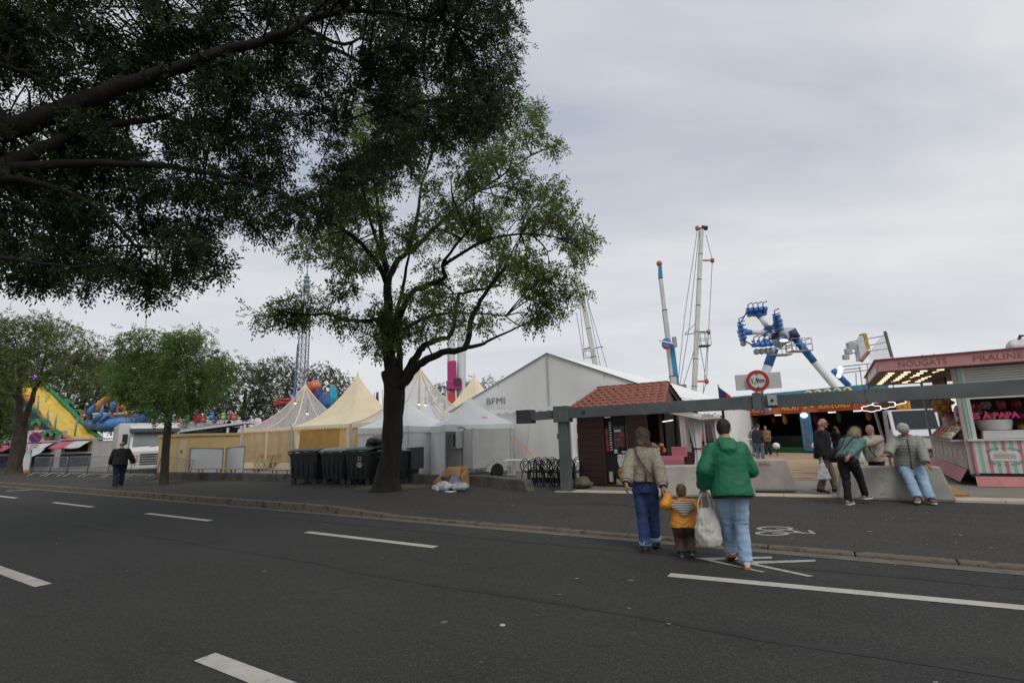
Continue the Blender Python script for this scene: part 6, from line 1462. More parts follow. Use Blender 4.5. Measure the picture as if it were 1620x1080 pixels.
for i, (px_, y0, y1) in enumerate(((605, 616, 640), (544, 612, 630), (592, 620, 632))):
    a, b_ = at(px_, y1, 48), at(px_ + 2, y0, 48); f = thing('feather_flag', ('tall pink and white feather flag right of the cream tent peak', 'pink feather flag left of the cream tent peak', 'short dark feather flag behind the cream tent slope')[i], 'flag', (a.x, 48, 0), 0, 'feather flags behind the tents')
    MB().bar((0, 0, 0), (0, 0, b_.z), .03, 5).build('pole', CABLE, f)
    def ffe(u_, v_): return (.05 + .42 * u_ * (1 - .5 * v_) + .15 * v_, .03 * sin(v_ * 6), a.z - .6 + (b_.z - a.z + .6) * v_)
    MB().grid(ffe, 4, 8).build('cloth', mat('feather_%d' % i, ((.48, .24, .28), (.5, .1, .25), (.2, .12, .12))[i], .7, .5, 2.5), f, smooth=True, solid=.02)
# ------------------------------------------------------------------ trees
BARK = mat('bark', (.019, .0165, .014), .95, .35, 6, .8, 30, stretch=(1, 1, .25))
BARK2 = mat('bark_light', (.055, .045, .035), .95, .3, 6, .7, 30, stretch=(1, 1, .3))
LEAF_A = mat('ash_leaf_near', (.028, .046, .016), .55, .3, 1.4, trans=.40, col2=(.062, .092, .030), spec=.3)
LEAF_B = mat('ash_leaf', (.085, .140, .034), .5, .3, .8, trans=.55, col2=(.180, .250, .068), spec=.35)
LEAF_C = mat('young_leaf', (.075, .150, .032), .5, .3, .9, trans=.5, col2=(.145, .235, .060), spec=.3)
LEAF_D = mat('far_leaf', (.060, .080, .040), .6, .3, .35, trans=.3, col2=(.11, .13, .07), spec=.2)
LEAF_E = mat('olive_leaf', (.090, .120, .032), .6, .3, .6, trans=.5, col2=(.15, .17, .06), spec=.2)

def np_mesh(name, V, nq):
    me = bpy.data.meshes.new(name)
    me.vertices.add(len(V)); me.vertices.foreach_set('co', V.astype(np.float32).ravel())
    me.loops.add(nq * 4); me.loops.foreach_set('vertex_index', np.arange(nq * 4, dtype=np.int32))
    me.polygons.add(nq); me.polygons.foreach_set('loop_start', np.arange(0, nq * 4, 4, dtype=np.int32))
    try: me.polygons.foreach_set('loop_total', np.full(nq, 4, dtype=np.int32))
    except Exception: pass
    me.update(calc_edges=True); me.validate()
    return me
def unit(a): return a / np.maximum(np.linalg.norm(a, axis=-1, keepdims=True), 1e-9)
def leaf_quads(P, Dv, k, rl, ll, lw, rng):
    """compound leaves: k leaflets along each rachis of length rl; leaflets ll long, lw wide"""
    n = len(P); Dv = unit(Dv); sv = unit(np.cross(Dv, rng.normal(size=(n, 3)))); nv = np.cross(Dv, sv)
    out = []
    sc = rng.uniform(.7, 1.25, (n, 1))
    for j in range(k):
        f = (j // 2 + .6) / (k / 2) if j < k - 1 else 1.05
        sg = (1 if j % 2 else -1) if j < k - 1 else 0
        b = P + Dv * rl * f * sc - np.array([0, 0, 1]) * (rl * f * sc) ** 2 * .9
        d = unit(Dv * (.55 if sg else 1) + sv * sg * .9 - np.array([0, 0, .35]) + rng.normal(size=(n, 3)) * .22)
        w = unit(np.cross(d, nv + rng.normal(size=(n, 3)) * .45))
        L_ = ll * sc * rng.uniform(.8, 1.15, (n, 1)); Wd = lw * sc
        out.append(np.stack([b, b + d * L_ * .45 + w * Wd, b + d * L_, b + d * L_ * .45 - w * Wd], 1))
    return np.concatenate(out, 0).reshape(-1, 3)
def in_poly(x, y, poly):
    c = False; j = len(poly) - 1
    for i in range(len(poly)):
        xi, yi = poly[i]; xj, yj = poly[j]
        if (yi > y) != (yj > y) and x < (xj - xi) * (y - yi) / (yj - yi) + xi: c = not c
        j = i
    return c
def scatter(poly, dmin, rng, holes=(), tries=9000, dfun=None, clump=None):
    xs = [p[0] for p in poly]; ys = [p[1] for p in poly]; pts = []
    for _ in range(tries):
        x, y = rng.uniform(min(xs), max(xs)), rng.uniform(min(ys), max(ys))
        if not in_poly(x, y, poly) or any((x - a) ** 2 + (y - b) ** 2 < r * r for a, b, r in holes): continue
        if clump and clump(x, y): continue
        dd = dmin if dfun is None else dfun(x, y)
        if all((x - a) ** 2 + (y - b) ** 2 > dd * dd for a, b in pts): pts.append((x, y))
    return pts
def smooth_pts(pts, k=4):
    pts = [Vector(p) for p in pts]; out = []
    for i in range(len(pts) - 1):
        p0, p1, p2, p3 = pts[max(0, i - 1)], pts[i], pts[i + 1], pts[min(len(pts) - 1, i + 2)]
        for j in range(k):
            t = j / k; out.append(.5 * ((2 * p1) + (p2 - p0) * t + (2 * p0 - 5 * p1 + 4 * p2 - p3) * t * t + (3 * p1 - p0 - 3 * p2 + p3) * t ** 3))
    return out + [pts[-1]]
def tree(label, name, trunk, limbs, blobs, leafm, barkm, leaves_per, leaf, rng, group=None, twigs=True, knots=.05, twig_r=.022):
    """trunk: (points, radii); limbs: list of (points, r0, r1); blobs: (centre, radius) foliage masses"""
    base = Vector(trunk[0][0]); t = thing(name, label, 'tree', base, 0, group)
    def loc(p): return Vector(p) - base
    tp_ = smooth_pts([loc(p) for p in trunk[0]]); rr = np.interp(np.linspace(0, 1, len(tp_)), np.linspace(0, 1, len(trunk[1])), trunk[1])
    rr = [float(r) * (1 + rng.uniform(-knots, knots)) for r in rr]
    MB().path(tp_, rr, 14).build('trunk', barkm, t, smooth=True)
    bm_ = MB(); limb_pts = []
    for pts, r0, r1 in limbs:
        sp_ = smooth_pts([loc(p) for p in pts]); n = len(sp_)
        sp_ = [p + Vector(rng.normal(size=3)) * r0 * .12 for p in sp_]
        bm_.path(sp_, [r0 + (r1 - r0) * (i / (n - 1)) ** .8 for i in range(n)], 8)
        limb_pts += sp_
    limb_np = np.array([tuple(p) for p in limb_pts]) if limb_pts else np.array([tuple(tp_[-1])])
    P, Dv = [], []
    for c, r in blobs:
        c = np.array(loc(c)); dist = np.linalg.norm(limb_np - c, axis=1) + rng.uniform(0, .4, len(limb_np)) * dist_scale(c)
        a = limb_np[int(np.argmin(dist))]
        if twigs:
            m = (a + c) / 2 + rng.normal(size=3) * np.linalg.norm(c - a) * .12 + np.array([0, 0, np.linalg.norm(c - a) * .08])
            bm_.path(smooth_pts([a, m, c], 3), [twig_r * 1.5] * 3 + [twig_r] * 3 + [twig_r * .5], 5)
            for _ in range(5):
                e_ = c + rng.normal(size=3) * r * .6; mm = (c + e_) / 2 + rng.normal(size=3) * r * .1
                bm_.path([c, mm, e_], [twig_r * .5, twig_r * .35, twig_r * .15], 4)
        n = int(leaves_per * rng.uniform(.6, 1.3))
        g = rng.normal(size=(n, 3)) * r * .52 * rng.uniform(.7, 1.2)
        g[:, 2] *= .75
        P.append(c + g); Dv.append(unit(g) * .8 + rng.normal(size=(n, 3)) * .6 + np.array([0, 0, -.25]))
    if bm_.v: bm_.build('branches', barkm, t, smooth=True)
    P = np.concatenate(P); Dv = np.concatenate(Dv)
    V = leaf_quads(P, Dv, *leaf, rng)
    o = obj('crown', np_mesh('crown', V, len(V) // 4), leafm, t); o['kind'] = 'stuff'
    return t
def dist_scale(c): return 1.0

# the large ash beside the bins
rng = np.random.default_rng(3); YM = 16.3
tb_ = gp(612, 779, .09)
def A(px_, py_, dy=0.0): return at(px_, py_, tb_.y + dy)
trunk = ([tb_ + Vector((-.03, 0, -.1)), tb_ + Vector((-.01, 0, .12)), tb_ + Vector((0, 0, .45)), A(619, 720), A(622, 660), A(624, 612), A(618, 585)], [.62, .45, .345, .305, .295, .33, .29])
limbs = [([A(618, 600), A(615, 550), A(613, 490), A(612, 440), A(606, 390, .3), A(598, 330, .6), A(590, 270, .9)], 0.232, .04),
         ([A(613, 450), A(596, 415, -.5), A(563, 378, -1), A(530, 355, -1.4), A(502, 342, -1.8)], 0.104, .03),
         ([A(612, 445), A(630, 410, .5), A(645, 395, .8), A(660, 340, 1.2), A(668, 290, 1.5), A(690, 230, 1.8)], 0.120, .03),
         ([A(612, 430, -.2), A(580, 330, -1.2), A(575, 280, -1.5)], 0.072, .02),
         ([A(626, 520, .1), A(636, 490, -.3), A(650, 463, -.6), A(686, 448, -1), A(703, 438, -1.1), A(700, 418, -1.2), A(712, 400, -1.4), A(745, 360, -1.8)], 0.120, .03),
         ([A(630, 600), A(632, 560, .1), A(628, 500, .4), A(640, 440, .8), A(652, 380, 1.3)], 0.136, .03),
         ([A(631, 604), A(654, 570, .2), A(668, 550, .4), A(686, 540, .6), A(714, 528, .9), A(724, 470, 1.2), A(738, 463, 1.3), A(790, 450, 1.7)], 0.136, .04),
         ([A(632, 612, -.1), A(650, 590, -.3), A(668, 572, -.5), A(700, 557, -.8), A(735, 550, -1.1), A(748, 500, -1.3), A(765, 465, -1.5), A(800, 420, -2)], 0.168, .04),
         ([A(735, 550, -1.1), A(760, 545, -1.3), A(785, 533, -1.5), A(830, 513, -1.9)], 0.072, .02),
         ([A(606, 522, .1), A(594, 505, .1), A(580, 508, 0), A(550, 507, -.2), A(520, 497, -.5), A(490, 498, -.8), A(440, 490, -1.2)], 0.104, .02),
         ([A(640, 520, .3), A(680, 500, .9), A(740, 495, 1.6), A(800, 500, 2.0)], 0.072, .02),
         ([A(650, 400, 1), A(720, 330, 1.6), A(790, 280, 2.2), A(850, 240, 2.4)], 0.080, .02),
         ([A(700, 420, -1.2), A(770, 380, -1.8), A(840, 370, -2.2), A(905, 380, -2.4)], 0.056, .015)]
poly = [(405, 500), (440, 472), (478, 440), (470, 400), (500, 360), (520, 330), (545, 250), (560, 180), (640, 150), (740, 175), (815, 160), (865, 182), (893, 235), (903, 275), (888, 330), (925, 365), (932, 415), (905, 445), (920, 470), (880, 515), (835, 520), (800, 482), (760, 505), (690, 520), (668, 545), (640, 520), (600, 560), (560, 535), (520, 520), (470, 515), (425, 512)]
mh_ = [(rng.uniform(430, 920), rng.uniform(180, 540), rng.uniform(12, 26)) for _ in range(62)]
pts = scatter(poly, 21, rng, holes=mh_ + [(640, 475, 20), (560, 440, 22), (700, 480, 16), (515, 425, 24), (540, 470, 12), (665, 420, 14), (770, 520, 18), (820, 330, 14), (740, 390, 14)], clump=lambda x, y: mn.noise(Vector((x / 48, y / 36, 7.7))) < -.10)
blobs = []
for x, y in pts:
    rr_ = math.hypot((x - 680) / 240, (y - 360) / 190); dmax = 2.6 * sqrt(max(.08, 1 - min(1, rr_) ** 2)); blobs.append((A(x, y, rng.uniform(-dmax, dmax)), rng.uniform(.28, .46)))
tree('large dark ash tree with forked trunk standing beside the wheeled bins', 'ash_tree', trunk, limbs, blobs, LEAF_B, BARK, 90, (7, .24, .115, .024), rng, twig_r=.016)

# overhanging ash with its trunk outside the picture on the left
rng = np.random.default_rng(5)
ob = Vector((-10.8, 4.3, .12)); fk = Vector((-10.6, 4.5, 4.3))
trunk = ([ob + Vector((0, 0, -.1)), ob + Vector((.05, 0, .5)), Vector((-10.75, 4.4, 2.4)), fk], [.66, .50, .44, .46])
def O(px_, py_, Y): return at(px_, py_, Y)
limbs = [([fk, O(-60, 215, 7.0), O(0, 203, 7.4), O(70, 188, 7.6), O(135, 160, 7.8), O(250, 118, 8.1), O(345, 84, 8.4), O(430, 60, 8.7), O(520, 20, 9.0), O(620, 20, 9.4), O(720, 40, 9.8)], 0.242, .03),
         ([O(420, 64, 8.7), O(490, 68, 9.0), O(545, 85, 9.2), O(590, 120, 9.5), O(620, 180, 9.8)], 0.062, .015),
         ([O(480, 42, 8.9), O(545, 70, 9.3), O(590, 40, 9.6), O(640, -20, 9.9)], 0.047, .015),
         ([fk, O(-60, 285, 6.8), O(0, 268, 7.3), O(60, 235, 7.6), O(150, 205, 8.0), O(260, 190, 8.6), O(380, 215, 9.2)], 0.187, .03),
         ([O(0, 268, 7.3), O(130, 258, 7.8), O(270, 264, 8.4), O(400, 292, 9.0), O(480, 322, 9.5), O(535, 352, 9.9)], 0.094, .015),
         ([O(-50, 300, 6.9), O(0, 285, 7.1), O(60, 290, 7.3), O(120, 312, 7.6), O(175, 345, 7.9), O(212, 386, 8.2), O(262, 392, 8.4), O(330, 405, 8.8)], 0.078, .012),
         ([fk, O(-60, 300, 6.6), O(0, 308, 6.9), O(50, 330, 7.1), O(90, 372, 7.4)], 0.062, .012), ([fk, O(-80, 420, 6.4), O(0, 408, 6.8), O(60, 416, 7.0), O(130, 425, 7.4)], 0.062, .012),
         ([O(135, 160, 7.8), O(220, 105, 8.6), O(300, 60, 9.2), O(350, 0, 9.8), O(380, -80, 10.4)], 0.094, .02), ([O(-40, 110, 6.8), O(0, 103, 7.0), O(50, 122, 7.3), O(95, 172, 7.6)], 0.055, .02),
         ([fk, Vector((-11.5, 5.5, 7.5)), Vector((-11, 7, 10))], 0.195, .05), ([fk, Vector((-12.5, 3, 7)), Vector((-13.5, 2, 10))], 0.195, .05), ([fk, Vector((-9.5, 2.8, 7)), Vector((-7.5, 1.8, 9))], 0.156, .04)]
poly = [(-160, -140), (835, -140), (815, 0), (806, 90), (800, 175), (775, 210), (742, 222), (700, 208), (655, 235), (610, 262), (575, 320), (545, 350), (510, 335), (485, 352), (455, 350), (425, 372), (398, 408), (372, 428), (335, 436), (300, 425), (262, 462), (235, 470), (205, 440), (165, 445), (128, 436), (116, 482), (95, 490), (60, 468), (30, 436), (0, 426), (-160, 440)]
holes = [(243, 322, 24), (215, 300, 14), (297, 68, 15), (125, 92, 18), (15, 172, 16), (545, 95, 14), (478, 172, 12), (20, 122, 12), (60, 300, 12), (330, 60, 12), (190, 395, 16), (590, 150, 12), (15, 380, 12), (150, 330, 10), (520, 290, 12)]
holes += [(rng.uniform(0, 790), rng.uniform(0, 450), rng.uniform(9, 19)) for _ in range(75)]
pts = scatter(poly, 26, rng, holes, 16000, lambda x, y: 50 if (x < -20 or y < -25) else (19 if (x > 600 and y < 215) else 22),
              clump=lambda x, y: -20 < x < 600 and y > -20 and mn.noise(Vector((x / 62, y / 40, 3.3))) < (-.02 if (y > 230 or x < 120) else -.16))
blobs = [(O(x, y, 7.3 + max(0, x) / 800 * 2.4 + rng.uniform(-.1, 2.4)), rng.uniform(.19, .36)) for x, y in pts]
def in_view(v, m=60):
    q_ = np.array(v) - np.array([0, 0, CAM_H]); c_ = q_ @ _f
    return c_ > .2 and 810 + CAM_F * (q_ @ _r) / c_ > -m and 540 - CAM_F * (q_ @ _u) / c_ > -m
k_ = 0
while k_ < 150:        # rest of the crown, unseen above and behind, added to shade leaves and road
    v_ = unit(rng.normal(size=3)) * rng.uniform(.55, 1.0); v_ = Vector((-5.0 + v_[0] * 7.0, 6.0 + v_[1] * 6.0, 11.5 + v_[2] * 4.2))
    if in_view(v_): continue
    blobs.append((v_, rng.uniform(.7, 1.1))); k_ += 1
for _ in range(40): blobs.append((Vector((-11 + rng.normal() * 2.4, 4.2 + rng.normal() * 2.4, 9 + rng.normal() * 1.3)), rng.uniform(.6, 1.0)))
tree('huge dark overhanging ash tree whose branches fill the upper left', 'ash_tree', trunk, limbs, blobs, LEAF_A, BARK, 76, (9, .21, .092, .0165), rng, twig_r=.013)

# two smaller street trees on the left pavement
rng = np.random.default_rng(8); tb_ = gp(259, 767, .125)
trunk = ([tb_ + Vector((0, 0, -.1)), tb_ + Vector((0, 0, .2)), A(262, 715), A(266, 670), A(268, 645)], [.21, .155, .14, .13, .12])
limbs = [([A(267, 650), A(262, 610, .2), A(258, 560, .3), A(262, 530, .3)], .09, .015), ([A(267, 648), A(285, 610, -.4), A(310, 575, -.8), A(335, 560, -1)], .07, .012), ([A(267, 650), A(240, 615, -.3), A(210, 590, -.7), A(185, 570, -1)], .07, .012), ([A(266, 655), A(290, 635, .6), A(330, 615, .9), A(355, 605, 1)], .05, .01), ([A(266, 655), A(230, 640, .6), A(190, 630, 1)], .05, .01)]
poly = [(182, 568), (190, 538), (225, 530), (258, 542), (292, 520), (322, 536), (340, 562), (362, 580), (355, 612), (332, 632), (298, 652), (262, 645), (228, 648), (198, 632), (178, 610)]
pts = scatter(poly, 13, rng, clump=lambda x, y: mn.noise(Vector((x / 26, y / 20, 1.7))) < -.22, holes=[(300, 575, 7), (215, 560, 6), (330, 600, 6)])
blobs = [(A(x, y, rng.uniform(-1.5, 1.5)), rng.uniform(.36, .55)) for x, y in pts]
tree('small round crowned street tree with slim trunk right of the walking man', 'street_tree', trunk, limbs, blobs, LEAF_C, BARK2, 85, (7, .22, .10, .021), rng, 'street trees on the left pavement', twig_r=.012)
rng = np.random.default_rng(9); tb_ = gp(22, 750, .125)
trunk = ([tb_ + Vector((0, 0, -.1)), tb_ + Vector((0, 0, .4)), A(30, 700), A(34, 670)], [.55, .40, .36, .36])
limbs = [([A(33, 680), A(30, 640), A(30, 600), A(28, 560)], .28, .06), ([A(34, 680), A(48, 640, -.3), A(58, 612, -.5), A(80, 590, -.8), A(120, 575, -1.2)], .22, .04), ([A(31, 640), A(10, 600, .5), A(-20, 570, .8)], .14, .04), ([A(58, 612, -.5), A(70, 570, 0), A(75, 530, .3)], .12, .03)]
poly = [(-70, 540), (-20, 512), (20, 505), (60, 500), (100, 515), (135, 535), (160, 565), (172, 595), (150, 615), (110, 600), (70, 605), (40, 590), (10, 620), (-20, 640), (-70, 640)]
pts = scatter(poly, 14, rng, holes=[(120, 545, 7), (60, 540, 6), (20, 560, 6)])
blobs = [(A(x, y, rng.uniform(-2.5, 2.5)), rng.uniform(.6, .95)) for x, y in pts]
tree('leaning forked street tree at the left edge beside the no parking sign', 'street_tree', trunk, limbs, blobs, LEAF_E, BARK2, 75, (7, .28, .13, .03), rng, 'street trees on the left pavement', twig_r=.02)
# hedge at the left edge
rng = np.random.default_rng(10)
pts = scatter([(-60, 600), (8, 605), (20, 640), (18, 690), (-60, 700)], 10, rng)
tb_ = Vector((at(-20, 700, 39).x, 39, 0))
tree('dark green bush at the left edge behind the leaning tree', 'bush', ([tb_, tb_ + Vector((0, 0, 1.5)), tb_ + Vector((.2, 0, 3))], [.2, .15, .1]), [([tb_ + Vector((0, 0, 1)), tb_ + Vector((.5, 0, 4))], .1, .03)], [(at(x, y, 39 + rng.uniform(-1, 1)), .8) for x, y in pts], LEAF_C, BARK2, 60, (5, .25, .15, .05), rng)

# trees beyond the fair
far = [('far dark tree behind the yellow slide', [(60, 600), (90, 570), (140, 560), (180, 575), (190, 640), (150, 680), (100, 680), (70, 640)], 74, LEAF_D),
       ('far dark tree between slide and street tree, behind the ship ride', [(150, 580), (190, 560), (240, 565), (260, 620), (250, 680), (160, 680)], 78, LEAF_D),
       ('far tree directly behind the slim street tree', [(230, 560), (290, 570), (345, 580), (355, 640), (340, 680), (240, 680)], 76, LEAF_D),
       ('far grey green tree right of the slim street tree', [(335, 610), (360, 582), (385, 572), (410, 580), (425, 620), (420, 680), (340, 680)], 72, LEAF_D),
       ('far rounded grey green tree just left of the drop tower', [(405, 590), (430, 566), (455, 568), (478, 580), (485, 640), (470, 680), (410, 680)], 70, LEAF_D),
       ('far tree between the drop tower and the cream tent peak', [(478, 590), (505, 578), (535, 588), (558, 605), (565, 640), (545, 660), (480, 670)], 75, LEAF_D),
       ('far low tree left of the magenta column ride', [(675, 640), (680, 618), (700, 606), (725, 612), (730, 645)], 95, LEAF_D),
       ('far low tree peeking between cream tent peak and marquee', [(725, 635), (735, 606), (765, 598), (798, 602), (810, 630), (780, 650)], 95, LEAF_D),
       ('far dark tree cut by the left edge of the picture', [(-60, 560), (0, 550), (50, 560), (70, 600), (60, 680), (-60, 690)], 72, LEAF_D)]
for i, (lb, poly, Y, lm) in enumerate(far):
    rng = np.random.default_rng(30 + i); cx_ = sum(p[0] for p in poly) / len(poly); g0 = at(cx_, 680, Y)
    tb_ = Vector((g0.x, Y, 0)); k = Y / 75; pts = scatter(poly, 9, rng, tries=2500)
    zt = at(cx_, min(p[1] for p in poly), Y).z
    tr_ = ([tb_ + Vector((0, 0, -.1)), tb_ + Vector((0, 0, zt * .3)), tb_ + Vector((.3, 0, zt * .7))], [.5, .35, .18])
    lmbs = [([tb_ + Vector((0, 0, zt * .25)), tb_ + Vector((sx * 1.5, 0, zt * .5)), tb_ + Vector((sx * 3, sy, zt * .75))], .2, .05) for sx, sy in ((-1, .5), (1, -.5), (.3, 1))]
    tree(lb, 'background_tree', tr_, lmbs, [(at(x, y, Y + rng.uniform(-3, 3)), rng.uniform(.7, 1.15)) for x, y in pts], lm, BARK2, 30, (5, .4, .26, .085), rng, 'trees beyond the fair', twig_r=.05)

# bare earth round the trunks
rng = np.random.default_rng(14)
for c, rx_, ry_ in ((gp(616, 778, .0), 1.25, .85), (gp(259, 767, .0), .9, .6), (gp(24, 750, .0), 1.5, 1.0)):
    s0_, c0_ = tosc(c); n_ = 26; vs = []
    for i in range(n_):
        a = 2 * pi * i / n_; k_ = rng.uniform(.75, 1.2); s1_, c1_ = s0_ + rx_ * cos(a) * k_, c0_ + ry_ * sin(a) * k_; vs.append(SC(s1_, c1_, side_z(s1_) + .006))
    vs.append(SC(s0_, c0_, side_z(s0_) + .05))
    MB().add(vs, [(i, (i + 1) % n_, n_) for i in range(n_)]).build('earth_patch', DIRT, pav, smooth=True)
# grass and dead leaves round the trunks and along the low wall
rng = np.random.default_rng(15)
spots = [(gp(612, 779, .09), 1.1, 350, .05), (gp(640, 776, .08), 1.3, 260, .05), (gp(259, 767, .125), 1.0, 420, .07), (gp(22, 750, .125), 1.4, 300, .07), (gp(735, 776, .06), 1.6, 350, .04), (gp(800, 786, .03), 1.4, 160, .03), (gp(100, 758, .125), 2.5, 300, .05)]
P = []; D_ = []; Hh = []
for c, r, n, h_ in spots:
    q = rng.normal(size=(n, 2)) * r * .5; P.append(np.stack([c.x + q[:, 0] * 1.3, c.y + q[:, 1] * .6, np.full(n, c.z)], 1)); D_.append(np.stack([rng.normal(size=n) * .5, rng.normal(size=n) * .5, np.ones(n)], 1)); Hh.append(np.full((n, 1), h_))
P = np.concatenate(P); D_ = unit(np.concatenate(D_)); Hh = np.concatenate(Hh) * rng.uniform(.5, 1.6, (len(P), 1)); sv = unit(np.cross(D_, rng.normal(size=(len(P), 3)))) * .006
V = np.stack([P - sv, P + sv, P + D_ * Hh + sv * .3, P + D_ * Hh - sv * .3], 1).reshape(-1, 3)
o = obj('grass', np_mesh('grass', V, len(V) // 4), GRASSM); o['kind'] = 'stuff'; o['label'] = 'sparse tufts of dry grass around the trunks and low wall'; o['category'] = 'grass'
# litter: pale scraps and fallen leaflets on road and pavement
n = 420; q = []
for _ in range(n):
    s_ = rng.uniform(-14, 10); c_ = rng.uniform(8.3, 13.6) if rng.uniform() < .88 else rng.uniform(3, 7.9)
    z_ = (side_z(s_) if c_ > 8.16 else 0) + .008; p = SC(s_, c_, z_); a = rng.uniform(0, 6.28); l = rng.uniform(.006, .022) * (1.7 if rng.uniform() < .08 else 1); w = l * rng.uniform(.3, .8)
    u_ = Vector((cos(a), sin(a), 0)); v_ = Vector((-sin(a), cos(a), 0)); q += [p - u_ * l - v_ * w, p + u_ * l - v_ * w * .7, p + u_ * l * .8 + v_ * w + Vector((0, 0, .004)), p - u_ * l + v_ * w]
o = obj('litter', np_mesh('litter', np.array([tuple(v) for v in q]), n), mat('litter_pale', (.34, .31, .26), .9, .5, 3, col2=(.12, .09, .05))); o['kind'] = 'stuff'; o['label'] = 'tiny pale scraps and fallen leaves scattered over road and pavement'; o['category'] = 'litter'
for i, (x, y) in enumerate(((795, 989), (998, 918), (703, 984))):
    p = gp(x, y); tag(MB().lathe([(.026 if i == 0 else .035, 0), (.024, .004)], 14, (0, 0, .004)).build('bottle_cap' if i == 0 else 'gum_spot', mat('cap_pale', (.45, .42, .38), .6) if i == 0 else mat('gum_grey', (.11, .11, .105), .8), loc=p), ('pale flat bottle cap lying on the road in the foreground', 'grey gum spot on the road before the woman', 'grey gum spot on the road left of the bottle cap')[i], 'litter')
# ------------------------------------------------------------------ people
from mathutils import noise as mn
SKIN = mat('skin', (.40, .22, .155), .5, .08, 9, .05, 60, spec=.4)
SKIN_T = mat('skin_tan', (.26, .12, .08), .5, .1, 9, .05, 60, spec=.4)
def remesh(mb_, vox, disp=None, it=5):
    me = mb_.mesh('tmp'); o = bpy.data.objects.new('tmp', me); COL.objects.link(o)
    md = o.modifiers.new('r', 'REMESH'); md.mode = 'VOXEL'; md.voxel_size = vox
    ms = o.modifiers.new('s', 'SMOOTH'); ms.factor = .5; ms.iterations = it
    bpy.context.view_layer.update()
    dg = bpy.context.evaluated_depsgraph_get(); r = bpy.data.meshes.new_from_object(o.evaluated_get(dg))
    bpy.data.objects.remove(o); bpy.data.meshes.remove(me)
    if disp:
        nv = len(r.vertices); co = np.empty(nv * 3, np.float32); no = np.empty(nv * 3, np.float32)
        r.vertices.foreach_get('co', co); r.vertex_normals.foreach_get('vector', no); co = co.reshape(-1, 3); no = no.reshape(-1, 3)
        d = np.array([disp(Vector(c)) for c in co.tolist()], np.float32); r.vertices.foreach_set('co', (co + no * d[:, None]).ravel()); r.update()
    return r
def cap(mb_, p, q, r0, r1, n=10):
    p = Vector(p); q = Vector(q); d = (q - p).normalized()
    mb_.path([p - d * r0 * .92, p - d * r0 * .6, p, q, q + d * r1 * .6, q + d * r1 * .92], [r0 * .35, r0 * .8, r0, r1, r1 * .8, r1 * .35], n)
def ik(a, t, l1, l2, pole):
    a = Vector(a); t = Vector(t); d = t - a; L_ = min(d.length, (l1 + l2) * .998); d = d.normalized(); L_ = max(L_, abs(l1 - l2) + .02)
    x = (l1 * l1 - l2 * l2 + L_ * L_) / (2 * L_); h_ = sqrt(max(0, l1 * l1 - x * x)); pl = Vector(pole); pl = pl - d * pl.dot(d)
    if pl.length < 1e-5: pl = d.orthogonal()
    pl.normalize(); return a + d * x + pl * h_, a + d * L_
def ringv(c, rx, ry, rv, fv, n=16, sq=.0):
    out = []
    for i in range(n):
        a = 2 * pi * i / n; ca, sa = cos(a), sin(a); k_ = 1 + sq * abs(sin(2 * a)) * .18
        out.append(c + rv * rx * ca * k_ + fv * ry * sa * k_)
    return out
def hand(mb_, w, d, nrm, s, curl=.5, side=1):
    """palm, four unequal bent fingers and a thumb leaving the side of the palm; nrm: direction the palm faces"""
    d = Vector(d).normalized(); nrm = Vector(nrm); nrm = (nrm - d * nrm.dot(d)).normalized(); x = d.cross(nrm) * side
    p0 = w; p1 = w + d * .085 * s
    mb_.loft([ringv(p0, .026 * s, .018 * s, x, nrm, 10), ringv(p0 + d * .03 * s, .036 * s, .019 * s, x, nrm, 10), ringv(p1, .042 * s, .015 * s, x, nrm, 10), ringv(p1 + d * .012 * s, .036 * s, .01 * s, x, nrm, 10)])
    for k_, (off, l_) in enumerate(((-.031, .068), (-.0105, .078), (.0105, .073), (.031, .058))):
        b = p1 + x * off * s; c1 = curl * (.9 + .1 * k_)
        m_ = b + (d * cos(c1 * .7) + nrm * sin(c1 * .7) + x * off * 2.2) * l_ * .5 * s; e_ = m_ + (d * cos(c1 * 1.7) + nrm * sin(c1 * 1.7) + x * off * 1.2) * l_ * .5 * s
        cap(mb_, b, m_, .0093 * s, .0088 * s, 7); cap(mb_, m_, e_, .0088 * s, .0075 * s, 7)
    tb = p0 + d * .028 * s - x * .032 * s; tm = tb + (d * .7 - x * .65 + nrm * .35).normalized() * .04 * s; te = tm + (d * .9 - x * .1 + nrm * .4).normalized() * .03 * s
    cap(mb_, tb, tm, .0125 * s, .011 * s, 7); cap(mb_, tm, te, .011 * s, .0085 * s, 7)

